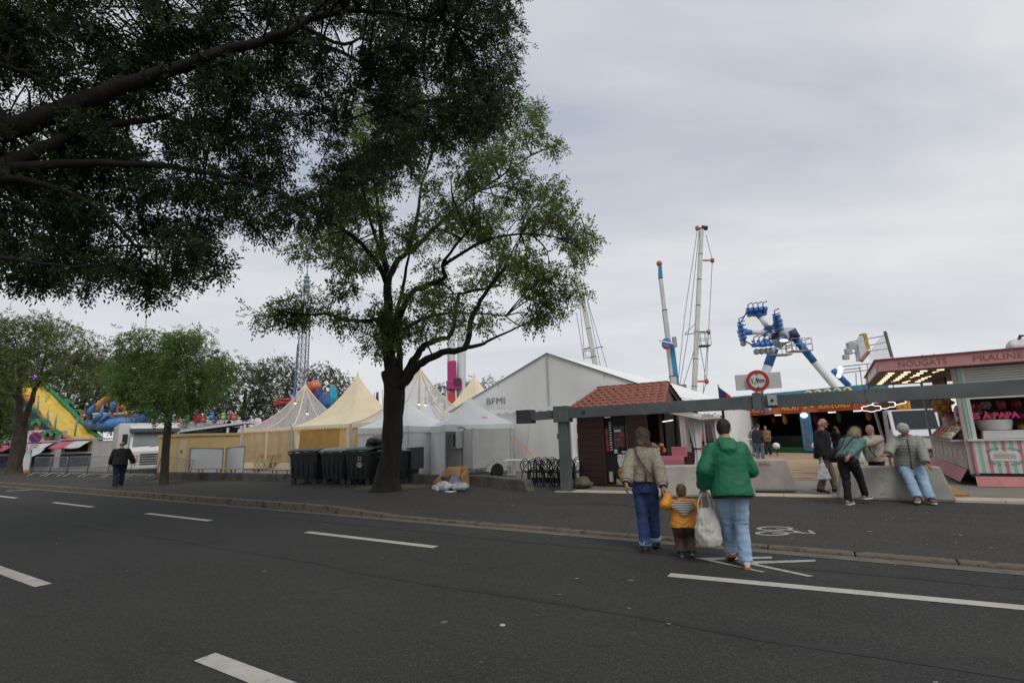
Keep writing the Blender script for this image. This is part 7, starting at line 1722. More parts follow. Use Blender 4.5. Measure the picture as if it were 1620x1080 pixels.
def person(label, loc, rz, h, lean=4, side=0, yaw=0, hips=None, ank=None, toe=((0, 0), (0, 0)), wrist=None, elbow=None, palm=None, curl=(.5, .5), hand_dir=(None, None), head=(0, 0, 0), build=1.0, world=True,
           top=None, bottom=None, shoes=None, hair=None, skin=SKIN, vox=.011, knee=((0, 1, 0), (0, 1, 0)), kid=False, glasses=False):
    """head: (yaw, pitch down, tilt) in degrees. wrists in world coordinates when world is set."""
    t = thing('person', label, 'person', loc, rz); R_ = Matrix.Rotation(rz, 3, 'Z'); Ri = R_.transposed(); L0 = Vector(loc)
    def tl(p): return Ri @ (Vector(p) - L0) if world else Vector(p)
    s = h / 1.75; bw = build
    hs = 1.0 if not kid else 1.42          # head scale for a small child
    Pv = Vector(hips) if hips else Vector((0, 0, .515 * h))
    ln, sd_, yw = radians(lean), radians(side), radians(yaw)
    rv = Vector((cos(yw), sin(yw), 0)); f0 = Vector((-sin(yw), cos(yw), 0))
    sv_ = (Vector((0, 0, 1)) * cos(ln) + f0 * sin(ln) + rv * sin(sd_)).normalized(); rv = (rv - sv_ * rv.dot(sv_)).normalized(); fv = sv_.cross(rv)
    tk = .92 if kid else 1.0
    def T(z, y=0, x=0): return Pv + sv_ * z * h * tk + fv * y * h + rv * x * h
    SHZ = .285
    sh = [T(SHZ - .020, 0, -.098 * bw), T(SHZ - .020, 0, .098 * bw)]
    l_up, l_fo = .165 * h, .150 * h
    wr = []; el = []
    for i in (0, 1):
        w_ = tl(wrist[i]) if wrist and wrist[i] is not None else sh[i] + Vector(((-.05, .05)[i], .02, -.30 * h))
        p_ = Vector(elbow[i]) if elbow and elbow[i] is not None else Vector(((-.6, .6)[i], -1, 0))
        e_, w2 = ik(sh[i], w_, l_up, l_fo, p_); el.append(e_); wr.append(w2)
    hipj = [Pv - rv * .055 * h * bw, Pv + rv * .055 * h * bw]; kn = []; an = []
    l_th, l_sh = .245 * h, .235 * h
    for i in (0, 1):
        a_ = Vector(ank[i]) if ank else Vector(((-.06, .06)[i] * h, 0, .045 * h)); k_, a2 = ik(hipj[i], a_, l_th, l_sh, knee[i]); kn.append(k_); an.append(a2)
    # head frame
    hy, hp, ht = (radians(a) for a in head)
    nb = T(SHZ + .02, .008); hdir = (sv_ * .55 + Vector((0, 0, .45)) + fv * .12).normalized()
    Rh = Matrix.Rotation(hy, 3, 'Z') @ Matrix.Rotation(-hp, 3, 'X') @ Matrix.Rotation(ht, 3, 'Y')
    base_r = rv; base_f = Vector((-rv.y, rv.x, 0)).normalized()
    Hm = Matrix((base_r, base_f, Vector((0, 0, 1)))).transposed() @ Rh
    hc = nb + hdir * .052 * h + Hm @ Vector((0, .012 * h, .052 * h * hs))
    hr = h * hs
    # one continuous body
    b = MB()
    b.loft([ringv(T(-.045), .075 * h * bw, .062 * h * bw, rv, fv), ringv(T(0), .094 * h * bw, .070 * h * bw, rv, fv), ringv(T(.10), .080 * h * bw, .060 * h * bw, rv, fv), ringv(T(.20), .092 * h * bw, .066 * h * bw, rv, fv), ringv(T(.265), .100 * h * bw, .055 * h, rv, fv), ringv(T(.30), .045 * h, .040 * h, rv, fv)])
    cap(b, T(.28), hc - Hm @ Vector((0, .012 * h, .03 * h)), .040 * h * (.85 if kid else 1), .034 * h * (.9 if kid else 1))
    def Hp(x, y, z): return hc + Hm @ (Vector((x, y, z)) * hr)
    b.ell(hc, (.0435 * hr, .054 * hr, .062 * hr), 16, 12, Hm); b.ell(Hp(0, .012, -.032), (.032 * hr, .038 * hr, .036 * hr), 12, 8, Hm)
    cap(b, Hp(0, .052, .004), Hp(0, .066, -.014), .006 * hr, .009 * hr, 8); b.ell(Hp(0, .050, -.036), (.015 * hr, .008 * hr, .006 * hr), 8, 6, Hm); b.ell(Hp(0, .046, -.058), (.014 * hr, .012 * hr, .01 * hr), 8, 6, Hm)
    for sx in (-1, 1): b.ell(Hp(sx * .046, -.004, -.004), (.006 * hr, .012 * hr, .018 * hr), 8, 6, Hm); b.ell(Hp(sx * .018, .049, .012), (.014 * hr, .006 * hr, .005 * hr), 8, 6, Hm)
    for i in (0, 1):
        cap(b, sh[i], el[i], .030 * h * bw, .024 * h); cap(b, el[i], wr[i], .024 * h, .0165 * h); cap(b, hipj[i], kn[i], .050 * h * bw, .034 * h); cap(b, kn[i], an[i], .034 * h, .023 * h); cap(b, sh[i], T(.27), .032 * h, .04 * h)
        hd = (Ri @ Vector(hand_dir[i])) if hand_dir[i] else (wr[i] - el[i]); pn = (Ri @ Vector(palm[i])) if palm and palm[i] else Vector(((1, 0, 0), (-1, 0, 0))[i])
        hand(b, wr[i], hd, pn, s * (1.0 if not kid else 1.15), curl[i], 1 if i else -1)
        yt, pt = radians(toe[i][0]), radians(toe[i][1]); td = Matrix.Rotation(yt, 3, 'Z') @ Vector((0, cos(pt), sin(pt))); cap(b, an[i] - Vector((0, 0, .012 * h)), an[i] - Vector((0, 0, .018 * h)) + td * .075 * h, .02 * h, .018 * h)
    bo = obj('body', remesh(b, vox * .82, None, 3), skin, t, True)
    for sx in (-1, 1): MB().ell(Hp(sx * .0185, .0475, .004), (.0065 * hr, .004 * hr, .0045 * hr), 8, 6, Hm).build('eye', mat('eye_dark', (.03, .02, .015), .2), bo, smooth=True)
    MB().ell(Hp(0, .0535, -.036), (.013 * hr, .005 * hr, .0035 * hr), 8, 6, Hm).build('mouth', mat('lips', (.28, .10, .08), .5), bo, smooth=True)
    if glasses:
        for sx in (-1, 1): MB().ell(Hp(sx * .019, .053, .004), (.014 * hr, .004 * hr, .011 * hr), 10, 6, Hm).build('sunglass_lens', mat('lens_black', (.01, .01, .01), .1), bo, smooth=True); MB().bar(Hp(sx * .033, .05, .006), Hp(sx * .046, 0, .006), .002 * hr, 4).build('sunglass_arm', mat('lens_black', (.01, .01, .01)), bo)
    J = dict(T=T, sh=sh, el=el, wr=wr, Pv=Pv, rv=rv, fv=fv, sv=sv_, hc=hc, Hp=Hp, Hm=Hm, kn=kn, an=an, t=t, h=h, hr=hr, nb=nb, Ri=Ri, L0=L0)
    # trousers
    if bottom:
        m_, th_r, cf_r, wst = bottom; c = MB()
        c.loft([ringv(T(-.055), .085 * h * bw, .075 * h * bw, rv, fv), ringv(T(0), .104 * h * bw, .080 * h * bw, rv, fv), ringv(T(wst), .092 * h * bw, .070 * h * bw, rv, fv)])
        for i in (0, 1):
            cap(c, hipj[i] - Vector((0, 0, .015 * h)), kn[i], th_r * h * bw, (th_r * .45 + cf_r * .5) * h * 1.02)
            e_ = an[i] + (kn[i] - an[i]).normalized() * -.002 * h; d_ = (e_ - kn[i]).normalized()
            c.path([kn[i] - d_ * .03 * h, kn[i], kn[i] + (e_ - kn[i]) * .5, e_ - d_ * .01 * h, e_ + d_ * .004 * h], [(th_r * .45 + cf_r * .5) * h * .8, (th_r * .45 + cf_r * .5) * h, (cf_r + .003) * h, cf_r * h * 1.04, cf_r * h], 12)
        def wrk(v): 
            z = v.z / s; near = math.exp(-((z - .12) / .14) ** 2) + .7 * math.exp(-((z - .48) / .12) ** 2) + .5 * math.exp(-((z - .85) / .1) ** 2)
            return (.012 * mn.noise(Vector((v.x * 7, v.y * 7, v.z * 15 / s))) * (.4 + near) - .011 * (abs(mn.noise(Vector((v.x * 9 + v.z * 6, v.y * 9, v.z * 20 / s)))) - .2) * (.25 + near)) * s
        obj('trousers', remesh(c, vox, wrk), m_, t, True)
    # upper garment
    if top:
        m_ = top['m']; c = MB(); hem = top.get('hem', -.03); ex = top.get('ex', .012); fl_ = top.get('flare', 0); bl = top.get('slim', 0)
        rg = [(hem, .100 + fl_, .078 + fl_), (hem * .4 + .02, .102 + fl_ * .7, .080 + fl_ * .6), (.10, .096 - bl, .074 - bl), (.18, .100 - bl * .5, .076), (.228, .103, .073), (.258, .086, .062), (.282, .064, .054), (.302, .050, .048), (top.get('collar', .312), .048, .046)]
        c.loft([ringv(T(z), (a * bw + ex) * h, (b_ * bw + ex) * h, rv, fv, 20, .4) for z, a, b_ in rg])
        sr = top.get('sleeve', (.050, .043, .034)); sl = top.get('slen', .96)
        for i in (0, 1):
            cap(c, T(.24, 0, (-.05, .05)[i]), sh[i] + Vector((0, 0, -.008 * h)), .05 * h, sr[0] * h * .98); cap(c, sh[i] - Vector((0, 0, .004 * h)), el[i], sr[0] * h, sr[1] * h)
            e_ = el[i] + (wr[i] - el[i]) * sl; c.path([el[i] - (e_ - el[i]) * .1, el[i], el[i] + (e_ - el[i]) * .6, e_ - (e_ - el[i]) * .06, e_], [sr[1] * h * .8, sr[1] * h, (sr[1] + sr[2]) / 2 * h, sr[2] * h * 1.06, sr[2] * h * .98], 12)
        for q_ in top.get('extra', lambda J: [])(J): cap(c, *q_)
        q = top.get('quilt')
        am = top.get('wr', 1.0)
        def wr2(v):
            w_ = .009 * mn.noise(v * 6 / s) - .016 * (abs(mn.noise(Vector((v.x * 7 + v.z * 3, v.y * 7, v.z * 9)) / s)) - .2) - .008 * (abs(mn.noise(Vector((v.x * 14 - v.z * 9, v.y * 14, v.z * 16)) / s)) - .2)
            w_ *= am * s
            if q: w_ = w_ * .35 + q[1] * (abs(sin(v.z * pi / q[0])) ** .6 - .6)
            return w_
        obj(top.get('name', 'jacket'), remesh(c, vox, wr2, 4), m_, t, True)
    # shoes
    if shoes:
        for i in (0, 1):
            yt, pt = radians(toe[i][0]), radians(toe[i][1]); Rt = Matrix.Rotation(yt, 3, 'Z') @ Matrix.Rotation(pt, 3, 'X')
            def F(x, y, z): return an[i] + Rt @ (Vector((x, y, z)) * s)
            z0 = -.045 * 1.75
            rings = []; srings = []
            for y, w_, hh in ((-.075, .026, .055), (-.06, .036, .085), (-.01, .038, .095), (.05, .041, .070), (.11, .047, .050), (.16, .043, .042), (.19, .024, .03)):
                rings.append([F(w_ * cos(a), y, z0 + .018 + hh * .5 + hh * .5 * sin(a)) for a in np.linspace(0, 2 * pi, 12, endpoint=False)]); 
                srings.append([F(w_ * 1.08, y * 1.03, z0), F(w_ * 1.08, y * 1.03, z0 + .026), F(-w_ * 1.08, y * 1.03, z0 + .026), F(-w_ * 1.08, y * 1.03, z0)])
            so = MB().loft(rings).build('shoe', shoes[0], t, smooth=60); MB().loft(srings).build('sole', shoes[1], so, smooth=50)
    # hair
    if hair:
        st, m_ = hair; c = MB()
        if st == 'short':
            c.ell(Hp(0, -.010, .014), (.0475 * hr, .054 * hr, .056 * hr), 16, 12, Hm); c.ell(Hp(0, -.022, -.016), (.042 * hr, .038 * hr, .042 * hr), 14, 10, Hm)
        elif st == 'bob':
            c.ell(Hp(0, -.012, .014), (.060 * hr, .064 * hr, .060 * hr), 16, 12, Hm)
            c.loft([[Hp(.061 * cos(a) * k_, -.016 + .056 * sin(a) * k_ - .0 * z_, z_) if not (sin(a) > .55) else Hp(.05 * cos(a) * k_, .012, z_) for a in np.linspace(0, 2 * pi, 20, endpoint=False)] for z_, k_ in ((.02, 1.0), (-.02, 1.08), (-.055, 1.18), (-.088, 1.16))])
        elif st == 'crop':
            c.ell(Hp(0, -.006, .012), (.0465 * hr, .0555 * hr, .0545 * hr), 16, 12, Hm); c.ell(Hp(0, -.024, -.018), (.040 * hr, .034 * hr, .036 * hr), 14, 10, Hm)
        elif st == 'fringe':
            for sx in (-1, 1): c.ell(Hp(sx * .036, -.024, -.008), (.0105 * hr, .026 * hr, .022 * hr), 10, 8, Hm)
            c.ell(Hp(0, -.036, -.012), (.034 * hr, .021 * hr, .024 * hr), 12, 8, Hm)
        elif st == 'wavy':
            c.ell(Hp(0, -.004, .020), (.054 * hr, .062 * hr, .056 * hr), 16, 12, Hm); c.ell(Hp(0, -.024, -.012), (.050 * hr, .042 * hr, .046 * hr), 14, 10, Hm)
        am = .003 if st in ('crop', 'short', 'fringe') else .006
        def dh(v): return am * mn.noise(Vector((v.x * 60, v.y * 60, v.z * (12 if st == 'bob' else 45)))) * s + am * .6 * mn.noise(v * 25) * s
        ho = obj('hair', remesh(c, vox * .6, dh, 2), m_, t, True)
        # single locks and bristles lying over the hair mass
        nS, lS, wS = {'bob': (1500, .085, .0032), 'wavy': (1200, .045, .0034), 'crop': (1300, .016, .0016), 'short': (900, .024, .0022), 'fringe': (500, .016, .0018)}[st]
        if vox > .02: nS = 0
        nv = len(ho.data.vertices); sm = MB(); dn = Hm @ Vector((0, -.25, -1))
        for _ in range(nS):
            vv = ho.data.vertices[random.randrange(nv)]; nr = Vector(vv.normal); d_ = dn + Vector((random.gauss(0, .22), random.gauss(0, .22), random.gauss(0, .18))); d_ = (d_ - nr * d_.dot(nr)); 
            if d_.length < .05: d_ = nr.orthogonal()
            d_ = d_.normalized(); w_ = d_.cross(nr).normalized() * wS * s; l_ = lS * s * random.uniform(.5, 1.2); p0 = Vector(vv.co) + nr * .001
            p1 = p0 + d_ * l_ * .5 + nr * .006 * s; p2 = p0 + d_ * l_ + nr * random.uniform(-.004, .007) * s
            sm.add([p0 - w_, p0 + w_, p1 + w_, p1 - w_, p2], [(0, 1, 2, 3), (3, 2, 4)])
        if nS: sm.build('hair_locks', m_, ho, kind='stuff')
    return J

def cloth(name, c, rough=.85, var=.12, sc=5, bump=.25, bs=220, **k): return mat(name, c, rough, var, sc, bump, bs, **k)
JEAN_D = cloth('denim_dark', (.030, .058, .15), var=.22, sc=3.5); JEAN_L = cloth('denim_light', (.27, .39, .52), var=.22, sc=3.5)
H_BR = mat('hair_brown', (.034, .020, .013), .45, .5, 26, .5, 120, stretch=(3, 3, .25), col2=(.150, .092, .055)); H_DK = mat('hair_dark', (.028, .020, .016), .6, .4, 60, .3, 200); H_LB = mat('hair_light_brown', (.13, .075, .04), .6, .3, 60, .3, 200)
H_GR = mat('hair_grey', (.50, .48, .45), .7, .25, 40, .4, 150); H_BL = mat('hair_blonde_grey', (.30, .23, .15), .6, .3, 40, .3, 150)
BR_LEATH = mat('brown_leather', (.10, .045, .025), .5, .2, 6); SOLE_W = mat('sole_white', (.55, .52, .47), .7); SOLE_GUM = mat('sole_gum', (.34, .13, .05), .7); SH_DK = mat('shoe_dark', (.035, .018, .016), .5, .3, 8)

# points where hands meet
wh = at(1054, 777, 7.05); ch = Vector((1.98, 7.0, 0))
# --- woman in the speckled jacket
SPECK = mat('speckled_quilt', (.13, .105, .075), .9, .3, 120, .7, 45, col2=(.37, .335, .265), detail=1)
wl_ = gp(1028, 872); WL = Vector((wl_.x, wl_.y, 0)); wrz = radians(-18)
Jw = person('woman with brown bob, speckled beige jacket and blue jeans, seen walking away', WL, wrz, 1.70, lean=4, head=(-28, 3, 0), yaw=-4,
       ank=((-.05, -.05, .075), (.075, .22, .09)), toe=((4, 0), (-4, -14)), wrist=(at(990, 768, 7.15), wh + Vector((-.03, .02, .05))), elbow=((-1, -.6, 0), (1, -.6, 0)), hand_dir=((-.05, .05, -1), (.2, -.05, -.9)), palm=((1, .3, 0), (0, -1, 0)), curl=(.5, 1.0), build=.93,
       top=dict(m=SPECK, hem=.035, ex=.020, flare=.008, sleeve=(.053, .052, .047), slen=.90, wr=1.0, collar=.318), bottom=(JEAN_D, .062, .043, .05), shoes=(SH_DK, mat('sole_dark', (.03, .02, .02), .8)), hair=('bob', H_BR))
def cuff(J, i, r0, r1, m, name='cuff', f0=.86, f1=.97):
    a, b_ = J['el'][i], J['wr'][i]; MB().path([a + (b_ - a) * f0, a + (b_ - a) * (f0 + f1) / 2, a + (b_ - a) * f1], [r0, (r0 + r1) / 2, r1], 14).build(name, m, J['t'], smooth=True)
for i in (0, 1): cuff(Jw, i, .062, .064, cloth('cuff_grey', (.30, .30, .33)), 'cuff', .84, .95); cuff(Jw, i, .05, .047, cloth('inner_black', (.02, .02, .02)), 'inner_sleeve', .93, 1.0)
for i in (0, 1):
    d_ = (Jw['an'][i] - Jw['kn'][i]).normalized(); MB().path([Jw['an'][i] - d_ * .07, Jw['an'][i] - d_ * .005], [.080, .079], 14).build('turn_up', JEAN_L, Jw['t'], smooth=True)
T_ = Jw['T']; hW = 1.70
strap = [T_(.30, .0, -.055), T_(.293, -.058, -.05), T_(.26, -.092, -.035), T_(.20, -.104, -.005), T_(.13, -.104, .04), T_(.06, -.098, .09), T_(.02, -.06, .135), T_(-.03, -.01, .15)]
MB().path(smooth_pts(strap, 3), .012, 6).build('bag_strap', BR_LEATH, Jw['t'], smooth=True)
MB().path([T_(.14, -.108, .035), T_(.08, -.112, .032), T_(.035, -.114, .03)], .014, 6).build('strap_end', BR_LEATH, Jw['t'], smooth=True)
hb = thing('handbag', 'brown leather shoulder bag at the right hip of the woman in the speckled jacket', 'bag', WL + Matrix.Rotation(wrz, 3, 'Z') @ T_(-.045, .02, .150), wrz)
MB().loft([ringv(Vector((0, 0, z)), rx, ry, Vector((0, 1, 0)), Vector((1, 0, 0)), 12) for z, rx, ry in ((-.11, .10, .035), (-.09, .125, .045), (.05, .12, .04), (.10, .10, .025))]).build('pouch', BR_LEATH, hb, smooth=True)
MB().slab(.03, .05, -.09, .09, -.02, .08).build('flap', BR_LEATH, hb, bevel=.008)

# --- child in the yellow raincoat
YELLOW = mat('raincoat_yellow', (.58, .235, .022), .55, .10, 4, .12, 12, spec=.5); KBR = cloth('trousers_brown', (.10, .058, .045), var=.3, sc=6)
cl_ = gp(1087, 881); CLo = Vector((cl_.x, cl_.y, 0)); crz2 = radians(-12)
mh = at(1116, 779, 6.62); hk_ = at(1106, 796, 6.72)
def hoodk(J): T = J['T']; return [(T(.29, -.05, -.05), T(.29, -.05, .05), .05, .05), (T(.25, -.085, -.03), T(.25, -.085, .03), .055, .055)]
Jc = person('small child in a yellow raincoat with striped hood, holding two hands', CLo, crz2, 1.0, lean=3, head=(-30, 4, 0), kid=True, build=1.30, hips=(0, 0, .43),
       ank=((-.065, .0, .055), (.06, .02, .06)), toe=((6, 0), (10, -22)), knee=((0, 1, 0), (0.1, 1, 0)), wrist=(wh + Vector((.02, -.03, -.04)), hk_), elbow=((-.6, -.6, -1), (.6, -.6, -1)), hand_dir=((-.3, .1, .9), (.3, 0, .9)), palm=((0, 1, 0), (0, 1, 0)), curl=(1.2, 1.2),
       top=dict(m=YELLOW, hem=-.055, ex=.030, flare=.020, sleeve=(.074, .066, .058), slen=.97, wr=1.6, name='raincoat', extra=hoodk), bottom=(KBR, .082, .062, .02), shoes=(mat('shoe_green', (.02, .10, .06), .6), mat('sole_grey', (.22, .24, .22), .7)), hair=('crop', H_LB), vox=.009)
# striped lining of the thrown-back hood
T_ = Jc['T']
def fh(u_, v_):
    a = (u_ - .5) * 2; w_ = .185 * (1 - v_ ** 2.2 * .70) * (1 - .05 * a * a); yb = -.118 - .030 * (1 - a * a) * sin(pi * (v_ * .8 + .1)) - .02 * v_
    return T_(.312 - .200 * v_ * (1 - .35 * a * a) - .02 * a * a, yb, a * w_ * .95)
MB().grid(fh, 20, 14).build('hood_lining', None, Jc['t'], smooth=True, solid=.012)
hl = [o for o in Jc['t'].children if o.name.startswith('hood_lining')][0]; hl.data.materials.append(stripe_mat('hood_stripes', ((.035, .04, .07), (.60, .58, .54)), .0105, 2, .8))
MB().path([fh(u, 0.0) for u in np.linspace(0, 1, 12)], .014, 6).build('hood_edge', YELLOW, Jc['t'], smooth=True); MB().path([fh(0, v) for v in np.linspace(0, 1, 8)] + [fh(u, 1) for u in np.linspace(0, 1, 10)] + [fh(1, v) for v in np.linspace(1, 0, 8)], .010, 6).build('hood_edge', YELLOW, Jc['t'], smooth=True)
MB().path([T_(.318 , .05 * cos(a), .052 * sin(a)) for a in np.linspace(0, 2 * pi, 14)], .016, 6).build('green_collar', cloth('collar_green', (.04, .10, .06)), Jc['t'], smooth=True)

# --- man in the green jacket
GREEN = mat('jacket_green', (.008, .125, .058), .6, .12, 2.5, .12, 9, spec=.35)
gl_ = gp(1170, 897); GL = Vector((gl_.x, gl_.y, 0)); gr_ = radians(-14)
def hoodg(J): T = J['T']; return [(T(.312, .0, -.040), T(.298, -.045, -.030), .055, .06), (T(.312, .0, .040), T(.298, -.045, .030), .055, .06), (T(.288, -.062, -.03), T(.288, -.062, .03), .062, .062), (T(.256, -.078, -.026), T(.256, -.078, .026), .060, .060), (T(.318, -.035, -.03), T(.318, -.035, .03), .04, .04), (T(.232, -.078, -.01), T(.228, -.078, .01), .048, .045)]
Jg = person('man in a green hooded jacket and light blue jeans, seen walking away', GL, gr_, 1.79, lean=7, head=(-22, 6, 0), yaw=3, build=.97,
       ank=((-.035, .30, .115), (.075, -.02, .079)), toe=((3, -20), (0, 0)), wrist=(mh + Vector((-.01, .02, .06)), GL + Matrix.Rotation(gr_, 3, 'Z') @ Vector((.17, .34, 1.06))), elbow=((-.5, -1, 0), (.55, -1, -.1)), hand_dir=((-.05, .02, -1), None), palm=((0, -1, 0), (-1, 0, 0)), curl=(1.3, .9),
       top=dict(m=GREEN, hem=-.055, ex=.026, flare=.014, sleeve=(.054, .052, .045), slen=.98, wr=.65, extra=hoodg), bottom=(JEAN_L, .061, .043, .02), shoes=(mat('shoe_white', (.50, .47, .46), .6, .15, 10), SOLE_GUM), hair=('crop', H_DK))
T_ = Jg['T']
def fhd(u_, v_):
    a = (u_ - .5) * 2.3
    return T_(.330 - .115 * v_ * (1 - .12 * a * a), -.030 - .085 * sin(min(1, v_ * 1.15) * pi * .8) * cos(a * .6) - .012 * sin(v_ * 14), .092 * sin(a) * (1 - .25 * v_))
MB().loft([ringv(T_(-.072), .235, .19, Jg['rv'], Jg['fv'], 20), ringv(T_(-.04), .232, .188, Jg['rv'], Jg['fv'], 20)]).build('black_shirt_hem', cloth('shirt_black', (.012, .012, .014)), Jg['t'], smooth=40)
# white cloth bag hanging from his left hand
WBAG = mat('white_bag_cloth', (.58, .56, .50), .85, .08, 5, .35, 14, trans=.12)
hw = GL + Matrix.Rotation(gr_, 3, 'Z') @ Jg['wr'][0]; bgx = thing('shopping_bag', 'full white cloth bag hanging from the left hand of the man in green', 'bag', hw + Vector((.0, -.02, -.60)), gr_)
sac = MB(); sac.loft([ringv(Vector((0, 0, z)), rx, ry, Vector((1, 0, 0)), Vector((0, 1, 0)), 18) for z, rx, ry in ((-.10, .07, .05), (-.085, .125, .085), (0, .158, .11), (.12, .155, .105), (.24, .125, .085), (.33, .095, .05), (.36, .085, .03))])
def wb(v): return .012 * mn.noise(v * 9) + .012 * mn.noise(Vector((v.x * 26, v.y * 26, v.z * 5))) + .008 * mn.noise(v * 21)
obj('sack', remesh(sac, .011, wb, 3), WBAG, bgx, True)
hnd = Matrix.Rotation(-gr_, 3, 'Z') @ (hw + Vector((0, 0, -.09)) - Vector(bgx.location))
for sx, sy in ((-.10, -.03), (.05, -.03), (-.05, .03), (.10, .03)): MB().path(smooth_pts([Vector((sx, sy, .28)), Vector((sx * .95, sy, .42)), Vector((sx * .3, sy * .5, .54)), hnd], 3), .0095, 5).build('handle', WBAG, bgx, smooth=True)

# --- man walking on the far left pavement
q = gp(186, 770, .125); BLK_J = cloth('jacket_black', (.012, .011, .012), var=.3); 
person('man in a black jacket and dark jeans walking on the left pavement', q, radians(35), 1.76, lean=9, head=(0, 22, 0), build=1.12, ank=((-.08, -.10, .079), (.08, .24, .079)), toe=((5, 0), (-5, 0)), wrist=(q + Vector((-.42, .05, .85)), q + Vector((.32, .35, .80))), vox=.016,
       top=dict(m=BLK_J, hem=-.06, ex=.02, flare=.012, sleeve=(.062, .058, .046), wr=1.2), bottom=(cloth('denim_navy', (.015, .02, .045)), .066, .05, .02), shoes=(SH_DK, SH_DK), hair=('fringe', mat('hair_ginger', (.20, .09, .045), .6, .3, 40)))

# --- bald man with plastic bag
q = gp(1336, 781, .03); bl = q + Vector((-.12, .42, 0)); brz = radians(-118)
bag_h = at(1299, 722, bl.y - .22)
face_h = at(1325, 682, bl.y - .28)
Jb = person('bald man with sunglasses in black jacket and khaki trousers, hand at his mouth', bl, brz, 1.80, lean=2, head=(-4, 6, 0), build=1.08, glasses=True, ank=((-.07, .16, .079), (.08, -.16, .085)), toe=((10, 0), (-10, -6)), wrist=(face_h, bag_h), elbow=((-.2, .6, -1), (.3, -1, 0)), hand_dir=((-.2, .2, .9), (0, 0, -1)), palm=((-1, 0, 0), (0, 1, 0)), curl=(1.0, 1.4), vox=.013,
       top=dict(m=cloth('coat_black', (.011, .011, .013), var=.3), hem=-.075, ex=.022, flare=.012, sleeve=(.060, .055, .044)), bottom=(cloth('trousers_khaki', (.15, .125, .085)), .060, .044, .02), shoes=(SH_DK, SH_DK), hair=('fringe', H_GR), skin=mat('skin_ruddy', (.42, .20, .14), .5, .08, 9))
T_ = Jb['T']
def fsh(u_, v_): a = (u_ - .5) * 1.5 * (1 - .45 * v_ * .0); return T_(-.02 + .315 * v_, (.114 - .055 * max(0, v_ - .72) / .28 * 1.3) * cos(a) + .004, .075 * sin(a) * (1 - .35 * abs(v_ - .5)))
MB().grid(fsh, 8, 12).build('blue_shirt', cloth('shirt_blue', (.30, .38, .56)), Jb['t'], smooth=True, solid=.008)
hw = bl + Matrix.Rotation(brz, 3, 'Z') @ Jb['wr'][1]; pb = thing('plastic_bag', 'white plastic carrier bag hanging from the hand of the bald man', 'bag', hw + Vector((0, 0, -.48)), radians(10))
sac = MB(); sac.loft([ringv(Vector((0, 0, z)), rx, ry, Vector((1, 0, 0)), Vector((0, 1, 0)), 16) for z, rx, ry in ((-.06, .19, .04), (-.04, .20, .09), (.08, .16, .08), (.2, .10, .06), (.3, .06, .04), (.4, .025, .02))])
obj('sack', remesh(sac, .012, wb, 2), mat('white_plastic', (.62, .63, .64), .4, .06, 6, .4, 18, trans=.25), pb, True)

# --- woman bending over in teal top and black trousers
TEAL = cloth('top_teal', (.085, .165, .150), var=.12); q = gp(1358, 797, .03); tl_ = Vector((q.x, q.y, .03)); trz = radians(-62)
hand_b = at(1338, 727, tl_.y - .34)
Jt = person('grey blonde woman bending forward in a teal top and black trousers', tl_, trz, 1.72, lean=40, head=(10, 42, 0), build=1.04, hips=(.0, -.17, .90), ank=((-.06, -.22, .079), (.05, .24, .079)), toe=((6, 0), (-4, 0)), wrist=(None, hand_b), elbow=((-.6, -.2, -.6), (1, -.3, .3)), hand_dir=(None, (-.55, -.1, -.8)), curl=(.5, .5), vox=.013,
       top=dict(m=TEAL, hem=-.02, ex=.012, flare=.004, sleeve=(.056, .050, .043), slen=.84, name='top'), bottom=(cloth('trousers_black', (.010, .010, .011)), .064, .038, .03), shoes=(mat('shoe_greybeige', (.22, .19, .16), .7, .2, 9), SOLE_W), hair=('bob', H_BL))
T_ = Jt['T']
for x0, x1 in ((.055, .03), (-.055, -.02)): MB().path(smooth_pts([T_(.285, .02, x0), T_(.285, -.07, x0), T_(.2, -.098, x0 * .7), T_(.10, -.095, x1 - .03), T_(.03, -.085, x1 - .07)], 3), .011, 5).build('strap', cloth('strap_dark', (.05, .03, .04)), Jt['t'], smooth=True)
cuff(Jt, 1, .055, .052, cloth('cuff_pale', (.42, .40, .38)), 'cuff', .78, .88)
MB().path([T_(.0, .098 * cos(a), .122 * sin(a)) for a in np.linspace(0, 2 * pi, 20)], .016, 5).build('red_waistband', cloth('red_band', (.22, .03, .04)), Jt['t'], smooth=True)
bb = thing('shoulder_bag', 'black bag hanging at the left hip of the bending woman', 'bag', tl_ + Matrix.Rotation(trz, 3, 'Z') @ T_(.08, -.02, -.17), trz)
MB().loft([ringv(Vector((0, 0, z)), rx, ry, Vector((0, 1, 0)), Vector((1, 0, 0)), 12) for z, rx, ry in ((-.2, .10, .04), (-.17, .15, .06), (.03, .14, .05), (.1, .1, .03))]).build('pouch', BLK_J, bb, smooth=True); MB().path([(0, -.1, .08), (0, 0, .3), (0, .1, .08)], .01, 5).build('bag_handle', BLK_J, bb)

